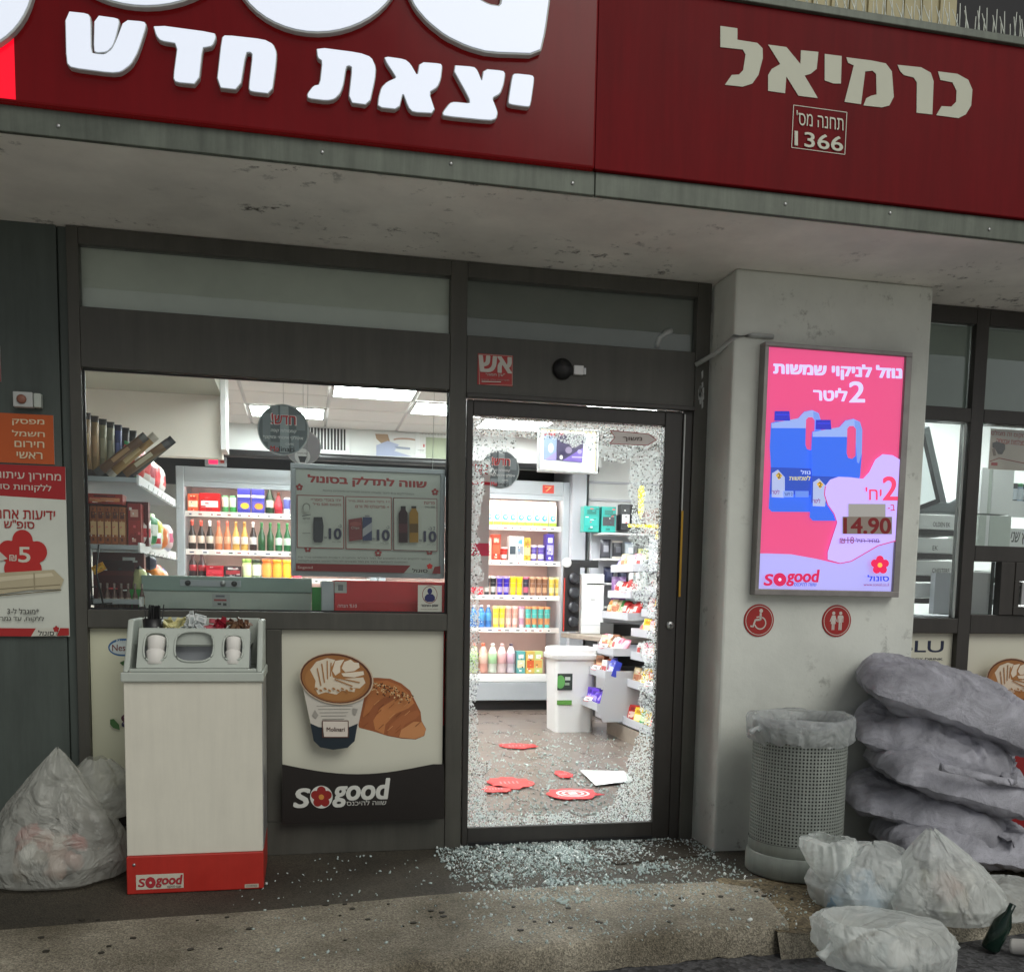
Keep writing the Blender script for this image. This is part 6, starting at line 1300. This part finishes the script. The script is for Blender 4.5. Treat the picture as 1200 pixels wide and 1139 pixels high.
o = MB().tube([(-.255, -.05, .12), (-.28, -.05, .10), (-.30, -.055, .085), (-.32, -.05, .095)], [.022, .012, .018, .006], 10).build('knot', BAGW, b4)
litter(b4, 12, .15, .06, ['c8ccc8', 'd8d8d4', 'b8c0c0'], 31)
b5 = E('rubbish_bag', (1.98, -1.10, G-.05), 0, 'flattened white rubbish bag at the right edge spilling bottles', 'rubbish bag', 'white rubbish bags at the foot of the sacks')
o = bag('film', [(0, .14, 0), (.15, .19, .02), (.4, .18, .07), (.7, .11, .12), (1, .006, .15)], 66.2, folds=.24, sx=1.2, sy=.9); o.parent = b5
gb = mat('green_bottle_glass', s2l('0c2c22'), .1, trans=.3)
o = MB().lathe([(.028, 0), (.032, .01), (.032, .11), (.012, .155), (.012, .19)], seg=18).build('discarded_bottle', gb); o.rotation_euler = (R(8), R(20), 0); o.location = (1.735, -1.33, -.05); T(o, 'green glass bottle standing among the white rubbish bags', 'bottle')
o = MB().lathe([(.026, 0), (.028, .01), (.028, .09), (.03, .092), (.03, .11)], seg=18).build('discarded_cup', CUPW); o.rotation_euler = (R(80), 0, R(40)); o.location = (1.80, -1.36, -.03); T(o, 'small white cup lying by the green bottle', 'cup')
# ---- perforated bin
bn = E('perforated_litter_bin', (1.335, -.60, G), 0, 'round grey perforated litter bin with a clear liner folded over its rim', 'litter bin')
rb0 = .195; h0, h1 = .150, .585
MB().lathe([(rb0+.004, .004), (rb0+.012, .012), (rb0+.012, .085), (rb0+.006, .095), (rb0+.006, .10)], seg=72).build('foot_ring', BINM, bn)
MB().lathe([(rb0, .1005), (rb0+.003, .104), (rb0+.003, .149)], seg=72, cap=False).build('lower_band', BINM, bn)
MB().lathe([(rb0+.002, h1+.001), (rb0+.006, h1+.01), (rb0+.006, .64)], seg=72, cap=False).build('upper_band', BINM, bn)
NS, NR = 84, 30; vs = []; fs = []
for j in range(NR):
    for i in range(NS):
        a0 = 2*math.pi*i/NS; da = 2*math.pi/NS; za, zb = h0+(h1-h0)*j/NR, h0+(h1-h0)*(j+1)/NR; o_ = len(vs)
        for (u, v) in ((0,0),(.5,0),(1,0),(1,.5),(1,1),(.5,1),(0,1),(0,.5),(.28,.28),(.5,.20),(.72,.28),(.80,.5),(.72,.72),(.5,.80),(.28,.72),(.20,.5)):
            a = a0+da*u; vs.append((rb0*math.cos(a), rb0*math.sin(a), za+(zb-za)*v))
        fs += [(o_+k, o_+(k+1) % 8, o_+8+(k+1) % 8, o_+8+k) for k in range(8)]
ps = MB().add(vs, fs).build('perforated_shell', BINM, bn); q_ = ps.modifiers.new('t', 'SOLIDIFY'); q_.thickness = .0025
MB().lathe([(rb0-.012, .02), (rb0-.010, .62)], seg=48, cap=False).build('inner_liner', mat('liner_inside', (.05, .05, .05), .7), bn)
def skirt(name, prof, seed, amp, m, par, seg=140):
    vs = []; fs = []
    for j, (r, z) in enumerate(prof):
        for i in range(seg):
            a = 2*math.pi*i/seg; f = amp*j/len(prof)*(1-2*abs(noise.noise(Vector((math.cos(a)*5+seed, math.sin(a)*5, j*.35)))))+.006*noise.noise(Vector((math.cos(a)*2+seed, math.sin(a)*2, j*.2)))
            vs.append(((r+f)*math.cos(a), (r+f)*math.sin(a), z+f*.8+.012*noise.noise(Vector((math.cos(a)*1.5, math.sin(a)*1.5, seed)))))
    for j in range(len(prof)-1):
        for i in range(seg): fs.append((j*seg+i, j*seg+(i+1) % seg, (j+1)*seg+(i+1) % seg, (j+1)*seg+i))
    return MB().add(vs, fs, smooth=True).build(name, m, par)
skirt('bag_outside', [(rb0-.004, 0.677), (rb0+.012, 0.683), (rb0+.022, 0.675), (rb0+.024, 0.655), (rb0+.022, 0.635), (rb0+.020, 0.615), (rb0+.016, 0.590), (rb0+.013, 0.570)], 4, .022, LINER, bn)
skirt('bag_inside', [(rb0-.005, 0.677), (rb0-.02, 0.655), (rb0-.03, 0.625), (rb0-.05, 0.565), (rb0-.08, 0.485), (rb0-.14, 0.425)], 9, .03, LINER, bn)
MB().tube([(-rb0-.01, -.05, .63), (-rb0-.04, -.06, .635), (-rb0-.065, -.065, .62), (-rb0-.075, -.065, .628)], [.016, .008, .012, .005], 8).build('knot', LINER, bn)
# ---- sacks
def sack(name, L, W_, H_, loc, rot, seed, label, flap=False):
    nu_, nv_ = 70, 50; vs = []; fs = []
    for sgn in (1, -1):
        for j in range(nv_+1):
            for i in range(nu_+1):
                u = i/nu_*2-1; v = j/nv_*2-1
                pin = 1-.16*abs(v)**3*(abs(u)**2); x = u*L/2*(1-.05*(1-abs(v))*0)*pin; y = v*W_/2*(1-.12*abs(u)**4)
                th = (max(0, 1-abs(u)**3.0)**.5)*(max(0, 1-abs(v)**3.2)**.5)
                n = noise.noise(Vector((u*1.6+seed, v*1.6, sgn))); f1_ = 1-2.2*abs(noise.noise(Vector((u*2.2+seed, v*5+n*2, sgn*2+seed)))); f2_ = 1-2*abs(noise.noise(Vector((u*9+seed, v*9+n, seed*2))))
                z = (.62 if sgn > 0 else -.38)*H_*th*(1+.38*n)-.05*max(0, u)**2-.02*v*v+th**.4*(.020*f1_+.009*f2_+.012*abs(u)**2*(1-2*abs(noise.noise(Vector((v*7+seed, u*1.5, 3))))))
                x += .012*noise.noise(Vector((v*4, seed, u*2))); y += .010*noise.noise(Vector((u*5, seed+3, v*2)))
                z += -.05*u*u*0+ .010*(1-th)*noise.noise(Vector((u*8, v*8, seed)))
                vs.append((x, y, z))
    Wn = nu_+1; o_ = Wn*(nv_+1)
    for q in (0, o_):
        for j in range(nv_):
            for i in range(nu_):
                f = (q+j*Wn+i, q+j*Wn+i+1, q+(j+1)*Wn+i+1, q+(j+1)*Wn+i); fs.append(f if q == 0 else f[::-1])
    e = E(name, loc, 0, label, 'sack', 'stacked grey sacks against the pillar'); e.rotation_euler = rot
    o = MB().add(vs, fs, smooth=True).build('sack_body', SACK, e)
    # stitched end hem
    for sx_ in ((1,) if not flap else (1,)):
        vs = []; fs = []; n_ = 46
        for j in range(n_):
            v = j/(n_-1)*2-1; yb = v*W_/2*.86
            for k in range(5):
                xx = L/2*.84+k*.016; vs.append((xx*sx_+.006*noise.noise(Vector((v*5, k, seed))), yb*(1+.02*k), .012*noise.noise(Vector((v*7, k*.8, seed)))*(1+k*.6)-.004*k))
        for j in range(n_-1):
            for k in range(4): fs.append((j*5+k, j*5+k+1, (j+1)*5+k+1, (j+1)*5+k))
        h = MB().add(vs, fs, smooth=True).build('hem', SACK, e); md = h.modifiers.new('t', 'SOLIDIFY'); md.thickness = .003
    return e
sack('cement_sack', .82, .50, .23, (2.09, -.53, .765), (R(7), R(17), R(-24)), 1.3, 'topmost grey woven sack of the stack, tilted down to the right')
sack('cement_sack', .70, .48, .20, (2.04, -.50, .59), (R(9), R(12), R(-36)), 4.9, 'second grey sack from the top, its tied end folded out')
sack('cement_sack', .74, .50, .20, (2.10, -.57, .43), (R(5), R(12), R(-14)), 7.7, 'third grey sack from the top with a stitched hem')
sack('cement_sack', .70, .46, .19, (2.02, -.50, .285), (R(4), R(9), R(-30)), 11.2, 'fourth grey sack from the top, darkest one')
sack('cement_sack', .74, .48, .19, (2.14, -.60, .14), (0, R(3), R(-12)), 15.1, 'lowest grey sack resting on the pavement')
fl_ = MB(); vs = []; fs = []
for i in range(30):
    for j in range(9):
        u, v = i/29, j/8; vs.append((u*.42, -.02-.03*math.sin(u*3)-v*.02, .055*math.sin(v*2.2)*(1-u*.4)-.07*u+.012*noise.noise(Vector((u*9, v*4, 2)))-v*.045))
for i in range(29):
    for j in range(8): fs.append((i*9+j, (i+1)*9+j, (i+1)*9+j+1, i*9+j+1))
o = MB().add(vs, fs, smooth=True).build('tied_sack_end', SACK); md = o.modifiers.new('t', 'SOLIDIFY'); md.thickness = .004; o.location = (1.86, -.79, .52); T(o, 'loose folded sack end hanging out of the middle of the stack', 'sack end')
T(B('red_crate', mat('red_crate', s2l('8a1418'), .4), 2.42, 2.95, -.34, -.06, G, .72, bev=.01), 'dark red crate half hidden behind the sacks', 'crate')
o = MB().lathe([(.06, 0), (.075, .03), (.06, .06), (.02, .07)], seg=18).build('red_lamp_cap', MATS['red_crate']); o.location = (2.50, -.20, .722); T(o, 'rounded dark red cap lying on the red crate', 'cap')
# ---- doormat, floor stickers, paper
T(MB().add([(.60, -.40, G+.002), (1.02, -.33, G+.002), (1.04, -.03, G+.002), (.46, -.08, G+.002), (.60, -.40, G+.006), (1.02, -.33, G+.006), (1.04, -.03, G+.006), (.46, -.08, G+.006)], [(0,3,2,1),(4,5,6,7),(0,1,5,4),(1,2,6,5),(2,3,7,6),(3,0,4,7)]).build('doormat', MATR), 'brown doormat outside the door half buried under broken glass', 'doormat')
def shard(name, cx, cy, rx, ry, seed, label, c='c8282c', logo=False):
    g = np.random.default_rng(seed); pts = []
    for i in range(22):
        a = 2*math.pi*i/22; k = 1+.35*(g.random()-.5); pts.append((cx+rx*k*math.cos(a), cy+ry*k*math.sin(a)))
    n_ = len(pts); m = MB(); z = G+.012; m.add([(x, y, z) for x, y in pts]+[(x, y, z-.004) for x, y in pts], [tuple(range(n_))]+[(i, (i+1) % n_, (i+1) % n_+n_, i+n_)[::-1] for i in range(n_)], s2l(c))
    if logo:
        W_ = s2l('e8e4e4')
        for r0, r1 in ((.62, .52), (.42, .32)):
            for i in range(36):
                a, b = 2*math.pi*i/36, 2*math.pi*(i+1)/36; m.add([(cx+rx*r0*math.cos(a), cy+ry*r0*math.sin(a), z+.0006), (cx+rx*r0*math.cos(b), cy+ry*r0*math.sin(b), z+.0006), (cx+rx*r1*math.cos(b), cy+ry*r1*math.sin(b), z+.0006), (cx+rx*r1*math.cos(a), cy+ry*r1*math.sin(a), z+.0006)], [(0, 1, 2, 3)], W_)
        m.add([(cx-rx*.16, cy-ry*.2, z+.0006), (cx+rx*.16, cy-ry*.2, z+.0006), (cx+rx*.16, cy+ry*.2, z+.0006), (cx-rx*.16, cy+ry*.2, z+.0006)], [(0, 1, 2, 3)], W_)
    else:
        for i in range(5): m.add([(cx-rx*.5+i*rx*.2, cy-ry*.2, z+.0006), (cx-rx*.42+i*rx*.2, cy-ry*.2, z+.0006), (cx-rx*.38+i*rx*.2, cy+ry*.2, z+.0006), (cx-rx*.46+i*rx*.2, cy+ry*.2, z+.0006)], [(0, 1, 2, 3)], s2l('d89090'))
    T(m.build(name, PRINT), label, 'sticker', 'red stickers torn off with the door glass')
shard('torn_sticker', .80, 1.02, .16, .15, 3, 'torn red sticker with white rings on the floor just inside the door', logo=True)
shard('torn_sticker', .50, 1.38, .13, .17, 4, 'large torn red sticker on the floor left inside the door')
shard('torn_sticker', .38, 1.20, .09, .09, 6, 'small torn red sticker next to the left stile of the door')
shard('torn_sticker', .90, 1.60, .055, .11, 9, 'lone small red sticker scrap left of the white paper')
shard('torn_sticker', .85, 2.75, .14, .12, 12, 'red and white sticker scrap farthest inside on the floor')
m = MB(); m.add([(1.00, 1.22, G+.013), (1.27, 1.30, G+.02), (1.33, 1.66, G+.013), (1.04, 1.70, G+.016)], [(0, 1, 2, 3)], s2l('d8dcdc')); T(m.build('white_paper', PRINT), 'white sheet of paper on the glass strewn shop floor', 'paper')
# ---- crushed glass: tens of thousands of crumbs, nobody could count them
def crumbs(name, pts, smin, smax, m, zf, label):
    n_ = len(pts); s_ = rng.uniform(smin, smax, n_)*rng.choice([.7, 1, 1, 1.5], n_)
    base = np.array([(-1,-1,0),(1,-1,0),(1,1,0),(-1,1,0),(-.8,-.8,1),(.8,-.9,1),(.9,.8,1),(-.8,.9,1)], float)
    V = base[None]*np.stack([s_*rng.uniform(.35,.75,n_), s_*rng.uniform(.35,.75,n_), s_*rng.uniform(.5,.9,n_)], 1)[:, None, :]
    V += rng.normal(size=V.shape)*s_[:, None, None]*.10
    a = rng.random(n_)*6.283; ca, sa = np.cos(a)[:, None], np.sin(a)[:, None]
    X = V[..., 0]*ca-V[..., 1]*sa; Y = V[..., 0]*sa+V[..., 1]*ca; Z = V[..., 2]
    tx, ty = rng.normal(size=(2, n_, 1))*.45; Z = Z+X*tx+Y*ty
    V = np.stack([X+pts[:, 0:1], Y+pts[:, 1:2], Z+zf+pts[:, 2:3]], 2).reshape(-1, 3)
    F = np.array([(0,3,2,1),(4,5,6,7),(0,1,5,4),(1,2,6,5),(2,3,7,6),(3,0,4,7)])
    F = (F[None]+np.arange(n_)[:, None, None]*8).reshape(-1, 4)
    me = bpy.data.meshes.new(name); me.vertices.add(len(V)); me.vertices.foreach_set('co', V.ravel()); me.loops.add(F.size); me.loops.foreach_set('vertex_index', F.ravel().astype(np.int32))
    me.polygons.add(len(F)); me.polygons.foreach_set('loop_start', np.arange(0, F.size, 4, dtype=np.int32)); me.polygons.foreach_set('loop_total', np.full(len(F), 4, np.int32)); me.update(calc_edges=True); me.validate()
    me.materials.append(m); o = bpy.data.objects.new(name, me); col.objects.link(o); return T(o, label, 'broken glass', None, 'stuff')
def fan(n_):
    x = rng.uniform(-.15, 1.12, n_*4); y = rng.uniform(-1.25, 0.0, n_*4)
    dens = np.zeros(n_*4)
    cx = .5; core = .75*np.exp(-np.abs((x-.40)/.36)**2.2)*np.exp(-((-y)/.20)**1.7)
    out = .26*np.exp(-((x-.36)/.46)**2)*np.exp(-((-y-.05)/.42)**2)
    side = .10*np.exp(-((x-.3)/.75)**2)*np.exp(-((-y)/.9)**2)
    nz = np.array([noise.noise(Vector((a*6, b*6, 1)))*.5+.6+.5*noise.noise(Vector((a*20, b*20, 4))) for a, b in zip(x, y)])
    mat_gap = np.where((x > .55) & (x < 1.05) & (y < -.16) & (y > -.36), .85, 1)
    keep = rng.random(n_*4) < np.clip((core*1.1+out+side)*np.clip(nz, 0, 1.5)**1.5*mat_gap, 0, 1)
    z = core*.012*rng.random(n_*4)
    p = np.stack([x, y, z], 1)[keep]; return p
crumbs('sparkle_glass_chips', fan(3000), .0025, .007, SPARK, G+.008, 'glass chips coloured paler for sparkle on the aqua glass heap')
crumbs('broken_glass_outside', fan(24000), .0025, .0065, CRUMB, G+.002, 'pale aqua crushed safety glass heaped outside the broken door')
n_ = 14000; x = rng.uniform(-.3, 1.9, n_); y = rng.uniform(.04, 3.6, n_); k = rng.random(n_) < np.exp(-y/1.3)*np.exp(-((x-.6-.15*y)/.75)**2)*1.3+.02
crumbs('broken_glass_inside', np.stack([x, y, np.zeros(n_)], 1)[k], .004, .009, CRUMB, G+.002, 'crushed safety glass scattered over the shop floor inside')
x = rng.uniform(-1.0, 1.3, 420); y = -rng.uniform(.1, 1.3, 420); crumbs('stray_glass_crumbs', np.stack([x, y, np.zeros(420)], 1), .003, .006, CRUMB, G+.004, 'stray glass crumbs over pavement and kerb')
x = rng.uniform(1.0, 1.9, 260); y = rng.uniform(-1.15, -.6, 260); crumbs('stray_crumbs_by_bin', np.stack([x, y, np.zeros(260)], 1), .003, .005, CRUMB, G-.008, 'stray crumbs on the rough ground by the bin')
# flat chunks still stuck together
g = np.random.default_rng(11)
for i, (cx, cy, lab) in enumerate([(.06, -.50, 'clump of joined glass crumbs on the dark pavement nearest the kerb'), (.28, -.62, 'clump of glass crumbs at the pavement joint'), (.52, -.66, 'clump of glass crumbs where pavement meets kerb, before the mat'), (.24, -.84, 'clump of glass crumbs lying on the pale kerb slab'), (.74, -.48, 'clump of glass crumbs right of centre beside the mat')]):
    m = MB()
    for q in range(34):
        dx, dy = g.normal(size=2)*(.05, .028); s_ = .0025+.003*g.random(); m.box(cx+dx-s_, cx+dx+s_, cy+dy-s_, cy+dy+s_, G+.004, G+.008+.006*g.random())
    T(m.build('glass_clump', CRUMB), lab, 'broken glass', 'clumps of glass outside the door')['kind'] = 'stuff'
# dark blotches and chips on the kerb: small stones and gum
m = MB()
for i in range(46):
    x = g.uniform(-1.6, 1.3); y = g.uniform(-1.15, -.75); r_ = .004+.006*g.random()
    pts = [(x+r_*1.2*(1+.4*(g.random()-.5))*math.cos(a), y+r_*1.0*(1+.4*(g.random()-.5))*math.sin(a)) for a in [2*math.pi*q/9 for q in range(9)]]
    m.add([(a, b, G+.0058) for a, b in pts]+[(a, b, G-.002) for a, b in pts], [tuple(range(9))]+[(q, (q+1) % 9, (q+1) % 9+9, q+9)[::-1] for q in range(9)], s2l('2e2a22'))
T(m.build('gum_spots', MATT), 'small dark trodden spots on the pale kerb slab', 'gum spots', None, 'stuff')
